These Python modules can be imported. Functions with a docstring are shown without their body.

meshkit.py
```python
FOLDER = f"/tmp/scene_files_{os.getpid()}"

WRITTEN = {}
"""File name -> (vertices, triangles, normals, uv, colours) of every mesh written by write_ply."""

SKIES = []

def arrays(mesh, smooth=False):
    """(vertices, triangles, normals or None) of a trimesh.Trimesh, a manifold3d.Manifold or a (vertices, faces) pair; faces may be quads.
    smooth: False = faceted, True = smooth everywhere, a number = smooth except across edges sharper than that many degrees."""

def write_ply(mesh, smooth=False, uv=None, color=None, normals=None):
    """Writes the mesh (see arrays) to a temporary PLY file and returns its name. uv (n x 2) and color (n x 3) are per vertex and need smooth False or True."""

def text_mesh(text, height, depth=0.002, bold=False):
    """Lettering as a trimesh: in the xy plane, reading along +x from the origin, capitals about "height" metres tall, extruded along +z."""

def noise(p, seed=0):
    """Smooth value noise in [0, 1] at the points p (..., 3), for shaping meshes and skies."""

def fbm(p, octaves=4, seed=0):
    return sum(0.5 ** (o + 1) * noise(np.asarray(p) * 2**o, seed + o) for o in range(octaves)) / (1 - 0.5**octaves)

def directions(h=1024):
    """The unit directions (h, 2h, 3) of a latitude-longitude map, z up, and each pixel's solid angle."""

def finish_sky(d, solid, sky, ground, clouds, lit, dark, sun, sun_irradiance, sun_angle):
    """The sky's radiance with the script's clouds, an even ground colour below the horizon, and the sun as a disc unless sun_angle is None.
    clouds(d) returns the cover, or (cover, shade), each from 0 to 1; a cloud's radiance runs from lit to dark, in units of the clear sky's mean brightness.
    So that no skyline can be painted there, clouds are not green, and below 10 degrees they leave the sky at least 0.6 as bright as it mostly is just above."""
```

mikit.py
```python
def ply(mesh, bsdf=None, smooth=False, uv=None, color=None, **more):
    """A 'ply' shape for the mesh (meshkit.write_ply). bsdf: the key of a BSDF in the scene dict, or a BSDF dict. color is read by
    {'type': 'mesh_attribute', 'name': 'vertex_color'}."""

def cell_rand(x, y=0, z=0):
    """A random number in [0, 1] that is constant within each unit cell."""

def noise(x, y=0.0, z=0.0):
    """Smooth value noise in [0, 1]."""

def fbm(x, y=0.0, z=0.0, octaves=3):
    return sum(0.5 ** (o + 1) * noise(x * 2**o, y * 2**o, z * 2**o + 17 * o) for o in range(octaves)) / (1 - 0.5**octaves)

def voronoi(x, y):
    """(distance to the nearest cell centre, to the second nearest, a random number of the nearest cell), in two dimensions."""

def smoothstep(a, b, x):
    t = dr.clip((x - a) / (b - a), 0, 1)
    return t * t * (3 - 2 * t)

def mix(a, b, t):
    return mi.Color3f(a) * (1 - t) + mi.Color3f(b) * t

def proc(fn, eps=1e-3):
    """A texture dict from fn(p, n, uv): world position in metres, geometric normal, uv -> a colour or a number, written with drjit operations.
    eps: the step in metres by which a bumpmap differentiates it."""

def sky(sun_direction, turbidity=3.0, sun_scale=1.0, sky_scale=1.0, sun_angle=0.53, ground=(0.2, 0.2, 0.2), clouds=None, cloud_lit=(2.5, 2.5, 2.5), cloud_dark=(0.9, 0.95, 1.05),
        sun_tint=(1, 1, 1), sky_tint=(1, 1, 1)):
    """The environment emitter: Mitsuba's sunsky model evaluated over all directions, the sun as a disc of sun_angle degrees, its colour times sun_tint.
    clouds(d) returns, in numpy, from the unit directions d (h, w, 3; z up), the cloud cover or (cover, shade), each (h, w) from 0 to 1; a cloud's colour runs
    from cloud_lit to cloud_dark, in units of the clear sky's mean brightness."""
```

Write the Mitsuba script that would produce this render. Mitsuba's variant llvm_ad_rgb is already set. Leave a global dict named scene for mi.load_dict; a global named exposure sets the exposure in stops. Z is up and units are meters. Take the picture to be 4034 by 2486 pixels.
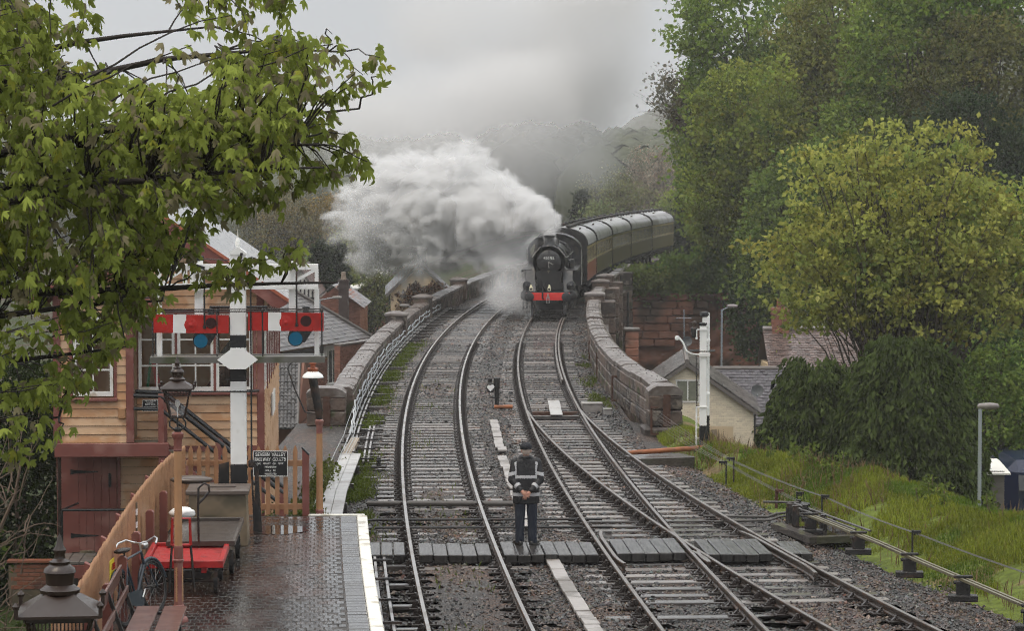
import math
import numpy as np, trimesh, manifold3d as m3
import drjit as dr, mitsuba as mi
import mikit, meshkit
from mikit import proc, noise, fbm, cell_rand, smoothstep, mix, voronoi
from scipy.spatial import ConvexHull
TF = mi.ScalarTransform4f
PI = math.pi
rng = np.random.default_rng(43106)
scene, labels = {}, {}

# ------------------------------------------------------------------ camera, sky, air, exposure
exposure = 2.7
EYE = (0.0, 0.0, 6.549)
PITCH = 0.0507
scene['camera'] = {'type': 'perspective', 'fov': 2 * math.degrees(math.atan(2017 / 10776.0)), 'fov_axis': 'x',
                   'near_clip': 0.5, 'far_clip': 9000.0,
                   'to_world': TF().look_at(origin=list(EYE), target=[0, math.cos(PITCH), EYE[2] - math.sin(PITCH)], up=[0, 0, 1]),
                   'medium': {'type': 'ref', 'id': 'haze_air'}}


def overcast(d):                       # an even overcast: three times as bright overhead as at the horizon, with faint cloud texture
    up = np.clip(d[..., 2], 0, 1)
    n = meshkit.fbm(d * [3, 3, 9]) - 0.5
    return np.ones(d.shape[:2]), np.clip(1 - up + 0.10 * n, 0, 1)


scene['daylight'] = mikit.sky([-0.35, -0.25, 0.9], turbidity=3, sun_scale=0.12, sun_angle=25, clouds=overcast,
                              cloud_lit=(2.9, 2.95, 3.0), cloud_dark=(0.885, 0.93, 0.985), ground=(0.12, 0.12, 0.10))
HAZE = 0.00035
scene['haze_air'] = {'type': 'homogeneous', 'albedo': 0.96, 'sigma_t': HAZE}
scene['haze'] = {'type': 'cube', 'to_world': TF().translate([0, 1250, 34]).scale([1500, 1600, 46]),
                 'bsdf': {'type': 'null'}, 'interior': {'type': 'ref', 'id': 'haze_air'}}
labels['haze'] = {'label': 'grey rain haze that fades the far hills and trees', 'category': 'haze', 'kind': 'stuff'}


# ------------------------------------------------------------------ helpers: meshes
def rotz(a):
    c, s = math.cos(a), math.sin(a)
    return np.array([[c, -s, 0], [s, c, 0], [0, 0, 1.0]])


def rotx(a):
    c, s = math.cos(a), math.sin(a)
    return np.array([[1, 0, 0], [0, c, -s], [0, s, c]], float)


def roty(a):
    c, s = math.cos(a), math.sin(a)
    return np.array([[c, 0, s], [0, 1, 0], [-s, 0, c]], float)


def _chamfer_template():
    P = []
    for s in np.ndindex(2, 2, 2):
        q = np.array(s) * 2 - 1
        for k in range(3):
            P.append((q, k))
    v = np.array([q * np.where(np.arange(3) == k, 1.0, 0.9 - 0.01 * np.arange(3)) for q, k in P])
    h = ConvexHull(v)
    f = []
    for t, eq in zip(h.simplices, h.equations):
        n = np.cross(v[t[1]] - v[t[0]], v[t[2]] - v[t[0]])
        f.append(t if n @ eq[:3] > 0 else t[::-1])
    return np.array([q for q, k in P], float), np.array([k for q, k in P]), np.array(f)


CQ, CK, CF = _chamfer_template()
BV = np.array([[x, y, z] for x in (-1, 1) for y in (-1, 1) for z in (-1, 1)], float)
BF = np.array([[0, 1, 3], [0, 3, 2], [4, 6, 7], [4, 7, 5], [0, 4, 5], [0, 5, 1], [2, 3, 7], [2, 7, 6], [0, 2, 6], [0, 6, 4], [1, 5, 7], [1, 7, 3]])


def boxm(c, s, R=None, ch=0.0):
    """A box of full size s about c, its edges chamfered by ch."""
    h = np.array(s, float) / 2
    if ch > 0:
        v = CQ * h - CQ * np.where(np.arange(3)[None] == CK[:, None], 0, min(ch, 0.9 * h.min()))
        f = CF
    else:
        v, f = BV * h, BF
    if R is not None:
        v = v @ np.asarray(R).T
    return v + np.array(c, float), f


def tubem(pts, r, n=8, caps=True):
    pts = np.asarray(pts, float)
    r = np.broadcast_to(np.asarray(r, float), len(pts))
    t = np.gradient(pts, axis=0)
    t /= np.linalg.norm(t, axis=1, keepdims=True) + 1e-12
    a = np.array([0, 0, 1.0]) if abs(t[0][2]) < 0.9 else np.array([1.0, 0, 0])
    x = np.cross(t[0], a); x /= np.linalg.norm(x)
    ang = np.arange(n) * 2 * PI / n
    V = []
    for i in range(len(pts)):
        x = x - t[i] * (x @ t[i]); x /= np.linalg.norm(x) + 1e-12
        y = np.cross(t[i], x)
        V.append(pts[i] + r[i] * (np.cos(ang)[:, None] * x + np.sin(ang)[:, None] * y))
    V = np.vstack(V)
    F = []
    for i in range(len(pts) - 1):
        a0 = i * n + np.arange(n); a1 = i * n + (np.arange(n) + 1) % n
        F += [np.stack([a0, a1, a1 + n], 1), np.stack([a0, a1 + n, a0 + n], 1)]
    F = np.vstack(F)
    if caps:
        k = len(V); e = (len(pts) - 1) * n
        V = np.vstack([V, pts[0], pts[-1]])
        i0 = np.arange(n); i1 = (i0 + 1) % n
        F = np.vstack([F, np.stack([i1, i0, i0 * 0 + k], 1), np.stack([e + i0, e + i1, i0 * 0 + k + 1], 1)])
    return V, F


def rodm(a, b, r, n=8):
    return tubem([a, b], r, n)


def barm(a, b, w, h, up=(0, 0, 1), ch=0.0):
    """A rectangular bar from a to b, w wide and h high."""
    a, b = np.array(a, float), np.array(b, float)
    d = b - a; L = np.linalg.norm(d); d /= L
    u = np.array(up, float)
    if abs(u @ d) > 0.98:
        u = np.array([0, 1.0, 0])
    x = np.cross(d, u); x /= np.linalg.norm(x)
    z = np.cross(x, d)
    return boxm((a + b) / 2, (w, L, h), np.stack([x, d, z], 1), ch)


def lathem(prof, n=20, c=(0, 0, 0), R=None):
    """prof: (radius, z) pairs from bottom to top."""
    prof = np.array(prof, float)
    ang = np.arange(n) * 2 * PI / n
    V = np.vstack([np.stack([r * np.cos(ang), r * np.sin(ang), np.full(n, z)], 1) for r, z in prof])
    F = []
    for i in range(len(prof) - 1):
        a0 = i * n + np.arange(n); a1 = i * n + (np.arange(n) + 1) % n
        F += [np.stack([a0, a1, a1 + n], 1), np.stack([a0, a1 + n, a0 + n], 1)]
    k = len(V)
    V = np.vstack([V, [[0, 0, prof[0][1]], [0, 0, prof[-1][1]]]])
    i0 = np.arange(n); i1 = (i0 + 1) % n; e = (len(prof) - 1) * n
    F += [np.stack([i1, i0, i0 * 0 + k], 1), np.stack([e + i0, e + i1, i0 * 0 + k + 1], 1)]
    V, F = V, np.vstack(F)
    if R is not None:
        V = V @ np.asarray(R).T
    return V + np.array(c, float), F


def prismm(poly, d0, d1, frame='xz', R=None, c=(0, 0, 0)):
    """A 2-D outline extruded: frame xz -> along y, xy -> along z, yz -> along x."""
    from shapely.geometry import Polygon
    t = trimesh.creation.extrude_polygon(poly if hasattr(poly, 'exterior') else Polygon(poly), abs(d1 - d0), engine='earcut')
    v, f = np.array(t.vertices), np.array(t.faces)
    v[:, 2] += min(d0, d1)
    if frame == 'xz':
        v = np.stack([v[:, 0], v[:, 2], v[:, 1]], 1); f = f[:, ::-1]
    elif frame == 'yz':
        v = np.stack([v[:, 2], v[:, 0], v[:, 1]], 1)
    if R is not None:
        v = v @ np.asarray(R).T
    return v + np.array(c, float), f


def join(*ms):
    V, F, n = [], [], 0
    for v, f in ms:
        V.append(v); F.append(np.asarray(f) + n); n += len(v)
    return np.vstack(V), np.vstack(F)


def mv(m, c=(0, 0, 0), rz=0.0, R=None, s=1.0):
    v = np.asarray(m[0]) * s
    if R is not None:
        v = v @ np.asarray(R).T
    if rz:
        v = v @ rotz(rz).T
    return v + np.array(c, float), m[1]


def many(m, mats, locs, cols=None):
    """Copies of m under rotation-scale matrices (n,3,3) and places (n,3), as one mesh; cols (n,3) -> per-vertex colours."""
    v, f = m
    V = np.einsum('kij,nj->kni', mats, v) + locs[:, None]
    F = f[None] + (np.arange(len(locs)) * len(v))[:, None, None]
    out = (V.reshape(-1, 3), F.reshape(-1, 3))
    return out if cols is None else (*out, np.repeat(cols, len(v), 0))


def rand_rot(n, r, tilt=None):
    """n random rotation matrices; tilt limits the lean from upright."""
    a = r.uniform(0, 2 * PI, n)
    b = np.arccos(r.uniform(-1, 1, n)) if tilt is None else r.normal(0, tilt, n)
    c = r.uniform(0, 2 * PI, n)
    ca, sa, cb, sb, cc, sc = np.cos(a), np.sin(a), np.cos(b), np.sin(b), np.cos(c), np.sin(c)
    z = np.zeros(n); o = np.ones(n)
    A = np.stack([ca, -sa, z, sa, ca, z, z, z, o], 1).reshape(-1, 3, 3)
    B = np.stack([cb, z, sb, z, o, z, -sb, z, cb], 1).reshape(-1, 3, 3)
    C = np.stack([cc, -sc, z, sc, cc, z, z, z, o], 1).reshape(-1, 3, 3)
    return A @ B @ C


def grid(xs, ys, zf):
    X, Y = np.meshgrid(xs, ys)
    Z = zf(X, Y)
    n, m = len(xs), len(ys)
    i = np.arange(n * m).reshape(m, n)
    a, b, c, d = i[:-1, :-1], i[:-1, 1:], i[1:, 1:], i[1:, :-1]
    F = np.concatenate([np.stack([a, b, c], -1).reshape(-1, 3), np.stack([a, c, d], -1).reshape(-1, 3)])
    return np.stack([X.ravel(), Y.ravel(), Z.ravel()], 1), F


# ------------------------------------------------------------------ helpers: entries
_used = {}


def key(base):
    n = _used.get(base, 0)
    _used[base] = n + 1
    return base if n == 0 else f'{base}_{n:03d}'


def tag(k, label=None, cat=None, group=None, kind=None):
    d = labels.setdefault(k, {})
    for a, b in (('label', label), ('category', cat), ('group', group), ('kind', kind)):
        if b:
            d[a] = b
    return k


def thing(name, label, cat, group=None):
    return tag(key(name), label, cat, group)


def obj(name, mesh, mat, parent=None, smooth=False, color=None, label=None, cat=None, group=None, kind=None, uv=None):
    k = key(name if parent is None else parent + '__' + name)
    if color is None and len(mesh) == 3:
        mesh, color = mesh[:2], mesh[2]
    scene[k] = mikit.ply(mesh, mat, smooth=smooth, color=color, uv=uv)
    if label or cat or group or kind:
        tag(k, label, cat, group, kind)
    return k


def put(name, ply, parent, M=None):
    """One more entry of a shared ply dict under the 4x4 matrix M."""
    k = key(name if parent is None else parent + '__' + name)
    scene[k] = dict(ply) if M is None else {**ply, 'to_world': TF(M.tolist())}
    return k


def M4(c, rz=0.0, R=None, s=1.0):
    m = np.eye(4)
    m[:3, :3] = (rotz(rz) if R is None else np.asarray(R)) * s
    m[:3, 3] = c
    return m


# ------------------------------------------------------------------ materials
def mat(name, color, rough=0.6, spec=0.4, metal=0.0, two=False, bump=None, bscale=0.01, **more):
    d = {'type': 'principled', 'roughness': rough, 'metallic': metal, 'specular': spec, **more}
    if callable(color):
        d['base_color'] = proc(color)
    elif isinstance(color, str):
        d['base_color'] = {'type': 'mesh_attribute', 'name': 'vertex_color'}
    else:
        d['base_color'] = {'type': 'rgb', 'value': list(color)}
    if callable(rough):
        d['roughness'] = proc(rough)
    if bump is not None:
        d = {'type': 'bumpmap', 'arbitrary': proc(bump), 'scale': bscale, 'bsdf': d}
    if two:
        d = {'type': 'twosided', 'bsdf': d}
    scene[name] = d
    return name


def tint(c, amt=0.35, k=6.0, dirt=None, dk=2.0, lo=0.5, hi=0.75):
    """A colour with grain, and patches of a second colour."""
    def f(p, n, uv):
        g = 1 - amt / 2 + amt * fbm(p.x * k, p.y * k, p.z * k, 3)
        col = mi.Color3f(c) * g
        if dirt is not None:
            col = mix(col, mi.Color3f(dirt) * g, smoothstep(lo, hi, fbm(p.x * dk + 31, p.y * dk, p.z * dk, 4)))
        return col
    return f


# wet, weathered things; every colour is the thing's own
mat('vc', 'v', 0.55, 0.4)
mat('vc_wet', 'v', 0.3, 0.5)
mat('vc_matt', 'v', 0.85, 0.2)
mat('black_paint', (0.012, 0.012, 0.013), 0.35, 0.5)
mat('black_iron', tint((0.016, 0.015, 0.015), 0.6, 9, (0.045, 0.026, 0.018), 5), 0.42, 0.5)
mat('white_paint', tint((0.78, 0.78, 0.76), 0.08, 8, (0.55, 0.53, 0.47), 3, 0.62, 0.8), 0.35, 0.5)
mat('red_paint', tint((0.33, 0.012, 0.012), 0.35, 7, (0.20, 0.012, 0.012), 5), 0.3, 0.5)
mat('maroon_paint', tint((0.185, 0.062, 0.050), 0.35, 5, (0.25, 0.115, 0.095), 2.5), 0.38, 0.5)
mat('stone_paint', tint((0.37, 0.195, 0.095), 0.3, 5, (0.40, 0.25, 0.15), 2.2), 0.4, 0.5)


# ------------------------------------------------------------------ the line: two concentric tracks curving right; rail tops at z = 0
XC, YC, RL = 761.917, 94.027, 764.331
G2 = 0.7525                             # half the distance between rail centres
RIGHT = -3.375                          # the right-hand track's offset (offsets grow to the left)


def trk(off, y, z=0.0):
    """The point of the curve at this offset that lies about beside y, and its heading."""
    a = np.arcsin((np.asarray(y, float) - YC) / RL)
    r = RL + off
    return np.stack(np.broadcast_arrays(XC - r * np.cos(a), YC + r * np.sin(a), z), -1)


def head(y):
    return -math.asin((y - YC) / RL)


def xat(off, y):
    return XC - np.sqrt((RL + off) ** 2 - (np.asarray(y) - YC) ** 2)


def div(y):
    """How far the turnout's left rail has left the right-hand track's left rail."""
    t = np.clip(77.0 - np.asarray(y, float), 0, None)
    return 0.026 * t + 0.00102 * t * t


# ------------------------------------------------------------------ ground
def land(X, Y):
    n = meshkit.fbm(np.stack([X * 0.02, Y * 0.02, X * 0], -1), 3) - 0.5
    z = -9.4 + 1.2 * n
    sm = lambda a, b, t: np.clip((t - a) / (b - a), 0, 1) ** 2 * (3 - 2 * np.clip((t - a) / (b - a), 0, 1))
    z += sm(190, 300, Y) * sm(-20, 5, X) * 7.5
    z += sm(300, 420, Y) * 3 * sm(20, -20, X)
    z += sm(420, 1900, Y) * 36 + 5 * (meshkit.fbm(np.stack([X * 0.05, Y * 0.03, X * 0 + 2], -1), 3) - 0.5) * sm(900, 1200, Y) + 12 * (meshkit.fbm(np.stack([X * 0.006, Y * 0.004, X * 0 + 5], -1), 3) - 0.5) * sm(500, 900, Y)
    z += sm(6, 60, X - 0.22 * np.clip(Y - 170, 0, 300)) * sm(120, 190, Y) * 34      # the wooded hill on the right
    return z


def soil(p, n, uv):
    a = fbm(p.x * 0.25, p.y * 0.25, p.z * 0.25, 4)
    b = fbm(p.x * 2.1, p.y * 2.1, p.z * 2.1, 3)
    return mix((0.026, 0.036, 0.012), (0.040, 0.031, 0.020), smoothstep(0.42, 0.62, a)) * (0.6 + 0.8 * b)


mat('earth', soil, 0.9, 0.1)
g1 = np.concatenate([np.linspace(-900, -60, 30), np.linspace(-52, 70, 62), np.linspace(80, 900, 30)])
g2 = np.concatenate([np.linspace(-60, 100, 20), np.linspace(108, 420, 70), np.linspace(435, 2600, 90)])
obj('ground', grid(g1, g2, land), 'earth', smooth=True, kind='structure', label='valley ground and far hills below and beyond the railway')


def front_x0(y):
    return np.interp(y, [30, 33, 42, 45.1, 48.8, 55.6, 60.7, 64.5, 68, 72], [11.6, 10.6, 7.91, 7.09, 6.3, 5.35, 4.77, 4.23, 3.95, 3.9])


# ballast, between the viaduct walls and on the bank this side of them
def bed_z(X, Y):
    off = np.hypot(X - XC, Y - YC) - RL
    n = meshkit.fbm(np.stack([X * 1.1, Y * 0.8, X * 0], -1), 3) - 0.5
    n2 = meshkit.noise(np.stack([X * 7, Y * 7, X * 0], -1), 4) - 0.5
    z = -0.225 + 0.05 * n + 0.022 * n2
    z += 0.035 * np.exp(-((off + 1.7) / 0.7) ** 2)
    four = np.exp(-(off / 0.55) ** 2)                                                  # between the left track's rails: dirt up to the sleeper tops in places
    z += four * np.where((Y < 47.2) | ((Y > 54.6) & (Y < 59.5)) | ((Y > 49) & (Y < 52.4)) | ((Y > 83) & (Y < 89)), 0.045, 0.0)
    right = np.where(Y < 77, -4.9 - np.clip(div(Y), 0, 3), -4.9)
    z -= 0.10 * np.clip((right - off) / 0.8, 0, 1.2) + 0.10 * np.clip((off - 1.45) / 0.5, 0, 1.5)
    return z


def ballast_col(p, n, uv):
    d1, d2, r = voronoi(p.x * 16, p.y * 16)
    big = fbm(p.x * 0.6, p.y * 0.35, 3.0, 3)
    c = mix((0.020, 0.017, 0.015), (0.085, 0.074, 0.066), r * r)
    c = c * (0.45 + 0.9 * smoothstep(0.0, 0.25, d2 - d1))
    brown = smoothstep(0.45, 0.62, fbm(p.x * 1.1 + 5, p.y * 0.5, 1.0, 4))
    return mix(c, c * mi.Color3f(1.15, 0.80, 0.62), brown) * (0.45 + 1.1 * big)


def ballast_bump(p, n, uv):
    d1, d2, r = voronoi(p.x * 16, p.y * 16)
    return smoothstep(0.0, 0.5, d2 - d1) * (0.4 + r)


mat('ballast', ballast_col, 0.42, 0.45, bump=ballast_bump, bscale=0.02)
xs = np.arange(-6.0, 9.6, 0.11); ys = np.concatenate([np.arange(30, 62, 0.13), np.arange(62, 76.5, 0.2)])
v, f = grid(xs, ys, bed_z)
keep = ((v[:, 0] > xat(1.62, v[:, 1]) - np.where(v[:, 1] > 45.5, 2.4, 0)) & (v[:, 0] < front_x0(v[:, 1]) + 0.7))
bed_near = (v, f[keep[f].all(1)])
oo = np.arange(2.3, -5.6, -0.16); aa = np.arange(76.0, 290, 0.35)
A, O = np.meshgrid(aa, oo, indexing='ij')
P = trk(O.ravel(), A.ravel())
P[:, 2] = bed_z(P[:, 0], P[:, 1])
ii = np.arange(A.size).reshape(A.shape)
q = np.stack([ii[:-1, :-1], ii[1:, :-1], ii[1:, 1:], ii[:-1, 1:]], -1).reshape(-1, 4)[:, ::-1]
qf = np.vstack([q[:, [0, 1, 2]], q[:, [0, 2, 3]]])
if np.cross(P[qf[0, 1]] - P[qf[0, 0]], P[qf[0, 2]] - P[qf[0, 0]])[2] < 0:
    qf = qf[:, ::-1]
obj('trackbed', join(bed_near, (P, qf)), 'ballast', smooth=True, kind='structure', label='grey stone ballast bed under and between the tracks')

# loose ballast stones
hull = ConvexHull(np.array([[0.62, 0.1, 0.1], [-0.6, 0.2, -0.05], [0.1, 0.5, 0.0], [-0.05, -0.52, 0.1], [0.15, 0.05, 0.42], [-0.1, 0, -0.4], [0.4, -0.3, 0.25], [-0.35, 0.3, 0.3]]))
sv = hull.points
sf = np.array([t if np.dot(np.cross(sv[t[1]] - sv[t[0]], sv[t[2]] - sv[t[0]]), e[:3]) > 0 else t[::-1] for t, e in zip(hull.simplices, hull.equations)])
SPOT = []
for y0, y1, dens, size in ((33, 52, 170, 0.052), (52, 66, 95, 0.058), (66, 84, 55, 0.065), (84, 128, 26, 0.075)):
    w0, w1 = 2.2, (-9.5 if y0 < 66 else -5.4)
    n = int((y1 - y0) * (w0 - w1) * dens)
    yy = rng.uniform(y0, y1, n); of = rng.uniform(w1, w0, n)
    p = trk(of, yy)
    hz = bed_z(p[:, 0], p[:, 1])
    edge = front_x0(yy) + 0.25 + rng.normal(0, 0.25, n)
    thin = meshkit.fbm(np.stack([p[:, 0] * 0.5, yy * 0.4, yy * 0], -1), 3)
    dirt = (np.abs(of) < 0.6) & ((yy < 47.2) | ((yy > 54.6) & (yy < 59.5)))
    ok = (p[:, 0] < edge) & ((of < 1.5) | (yy > 46)) & (rng.uniform(size=n) < np.where(dirt, 0.28, 0.5 + thin))
    p[:, 2] = hz + 0.004
    SPOT.append((p[ok], np.full(ok.sum(), size)))
sp = np.vstack([a for a, b in SPOT]); sz = np.concatenate([b for a, b in SPOT]) * rng.lognormal(0, 0.28, len(sp))
tone = rng.uniform(0, 1, len(sp))[:, None] ** 2.0
cols = (0.018 + 0.105 * tone) * np.array([1.0, 0.93, 0.87]) * (1 + 0.12 * rng.normal(size=(len(sp), 3)) * [1, .4, .7])
pt_ = meshkit.fbm(np.stack([sp[:, 0] * 1.1, sp[:, 1] * .45, sp[:, 0] * 0], -1), 4)[:, None]
cols = cols * np.clip(0.35 + 1.3 * pt_, .4, 1.5) * np.where(pt_ > 0.55, np.array([1.2, 0.9, 0.72]), 1.0)
obj('ballast_stones', many((sv, sf), rand_rot(len(sp), rng) * sz[:, None, None], sp, cols.clip(0.02, 0.4)), 'vc_wet', kind='stuff',
    label='loose grey and brown ballast stones lying round the sleepers', cat='ballast')

# ------------------------------------------------------------------ rails, sleepers, chairs
mat('rail_rust', tint((0.035, 0.026, 0.021), 0.6, 12, (0.07, 0.035, 0.02), 6), 0.45, 0.45)
mat('rail_top', tint((0.42, 0.41, 0.40), 0.25, 3, (0.30, 0.27, 0.24), 1.5), 0.33, 0.5, metal=0.75)
mat('rail_dull', tint((0.20, 0.185, 0.17), 0.4, 4, (0.12, 0.09, 0.07), 2.0), 0.34, 0.5, metal=0.6)


def timber_col(p, n, uv):
    g = fbm(p.x * 2.2, p.y * 42, p.z * 30, 3)
    b = fbm(p.x * 1.3, p.y * 1.7, 1.0, 3)
    return mix((0.026, 0.022, 0.020), (0.085, 0.076, 0.070), g) * (0.55 + 0.9 * b)


mat('sleeper_wood', timber_col, 0.12, 0.9)
mat('sleeper_pale', lambda p, n, uv: timber_col(p, n, uv) * 2.6 + 0.02, 0.2, 0.7)
mat('sleeper_concrete', tint((0.15, 0.13, 0.115), 0.4, 5, (0.075, 0.06, 0.05), 2.2, 0.4, 0.7), 0.3, 0.5)
mat('chair_iron', tint((0.028, 0.022, 0.020), 0.5, 15), 0.36, 0.5)

RAIL = np.array([(-0.03, -0.148), (0.03, -0.148), (0.032, -0.125), (0.011, -0.105), (0.010, -0.055), (0.034, -0.038), (0.035, -0.008), (0.030, -0.003), (-0.030, -0.003), (-0.035, -0.008), (-0.034, -0.038), (-0.010, -0.055), (-0.011, -0.105), (-0.032, -0.125)])
CAP = np.array([(-0.027, -0.003), (0.027, -0.003), (0.027, 0.0), (-0.027, 0.0)])


def sweep(P, prof):
    """A profile (sideways, up) drawn along level points P."""
    P = np.asarray(P, float)
    t = np.gradient(P[:, :2], axis=0); t /= np.linalg.norm(t, axis=1, keepdims=True)
    side = np.stack([t[:, 1], -t[:, 0], t[:, 0] * 0], 1)
    k, n = len(prof), len(P)
    V = (P[:, None] + prof[None, :, :1] * side[:, None] + prof[None, :, 1:] * np.array([0, 0, 1.0])).reshape(-1, 3)
    i = np.arange(n - 1)[:, None] * k; j = np.arange(k)[None]; j1 = (j + 1) % k
    a, b, c, d = i + j, i + j1, i + k + j1, i + k + j
    F = np.concatenate([np.stack([a, b, c], -1).reshape(-1, 3), np.stack([a, c, d], -1).reshape(-1, 3)])
    caps = np.array([[0, m + 1, m] for m in range(1, k - 1)])
    return V, np.vstack([F[:, ::-1], caps[:, ::-1], caps + (n - 1) * k])


def rail(parent, P, top='rail_top', name='rail', lab=None):
    r = obj(name, sweep(P, RAIL), 'rail_rust', parent, smooth=35, label=lab)
    obj('running_surface', sweep(P, CAP), top, r)
    return r


def stations(y0, y1, d=0.9):
    return np.linspace(y0, y1, int((y1 - y0) / d) + 2)


def chair_mesh():
    base = boxm((0, 0, 0.02), (0.40, 0.20, 0.04), ch=0.008)
    hump = boxm((0, 0, 0.05), (0.14, 0.15, 0.03), ch=0.01)
    outer = prismm([(-0.045, 0.04), (-0.15, 0.04), (-0.095, 0.10), (-0.075, 0.155), (-0.045, 0.155)], -0.045, 0.045)
    rib = prismm([(-0.07, 0.04), (-0.175, 0.04), (-0.10, 0.125)], -0.012, 0.012)
    inner = prismm([(0.043, 0.04), (0.13, 0.04), (0.08, 0.085), (0.06, 0.12), (0.043, 0.12)], -0.035, 0.035)
    keyw = boxm((-0.035, 0.0, 0.105), (0.035, 0.20, 0.05), ch=0.004)
    bolts = [boxm((x, y, 0.052), (0.035, 0.035, 0.03)) for x, y in ((-0.165, 0.055), (-0.165, -0.055), (0.165, 0.0))]
    return join(base, hump, outer, rib, inner, keyw, *bolts)


def sleeper_mesh(L, r, concrete=False):
    if concrete:
        xs_ = np.array([-L / 2, -L / 2 + 0.03, -0.52, -0.36, 0.36, 0.52, L / 2 - 0.03, L / 2])
        zs_ = np.array([-0.015, 0, 0, -0.045, -0.045, 0, 0, -0.015])
        V, F = [], []
        for x, z in zip(xs_, zs_):
            for yy, dz in ((-0.125, -0.17), (-0.10, -0.012), (-0.085, 0), (0.085, 0), (0.10, -0.012), (0.125, -0.17)):
                V.append((x, yy, (z if dz > -0.1 else 0) + dz))
        for i in range(len(xs_) - 1):
            for j in range(5):
                a = i * 6 + j
                F += [(a, a + 6, a + 7), (a, a + 7, a + 1)]
        F += [(0, 1, 2), (0, 2, 3), (0, 3, 4), (0, 4, 5)] + [(e + 42, b + 42, a + 42) for a, b, e in ((0, 1, 2), (0, 2, 3), (0, 3, 4), (0, 4, 5))]
        return np.array(V, float), np.array(F)[:, ::-1]
    v, f = boxm((0, 0, -0.065), (L, 0.255, 0.13), ch=0.012)
    v = v.copy()
    v[:, 0] += r.normal(0, 0.015); v[:, 2] += r.normal(0, 0.004)
    v[:, 1] += 0.006 * np.sign(v[:, 0]) * r.normal()
    return v, f


_chair = mikit.ply(chair_mesh(), 'chair_iron')
_chair_new = mikit.ply(chair_mesh(), mat('chair_tan', tint((0.22, 0.17, 0.11), 0.3, 9), 0.5, 0.3))
_wood = {L: [mikit.ply(sleeper_mesh(L, rng), 'sleeper_wood' if q_ < 3 else 'sleeper_pale') for q_ in range(5)] for L in (2.6,)}
_conc = mikit.ply(sleeper_mesh(2.5, rng, True), 'sleeper_concrete')
SP = 0.762


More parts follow.
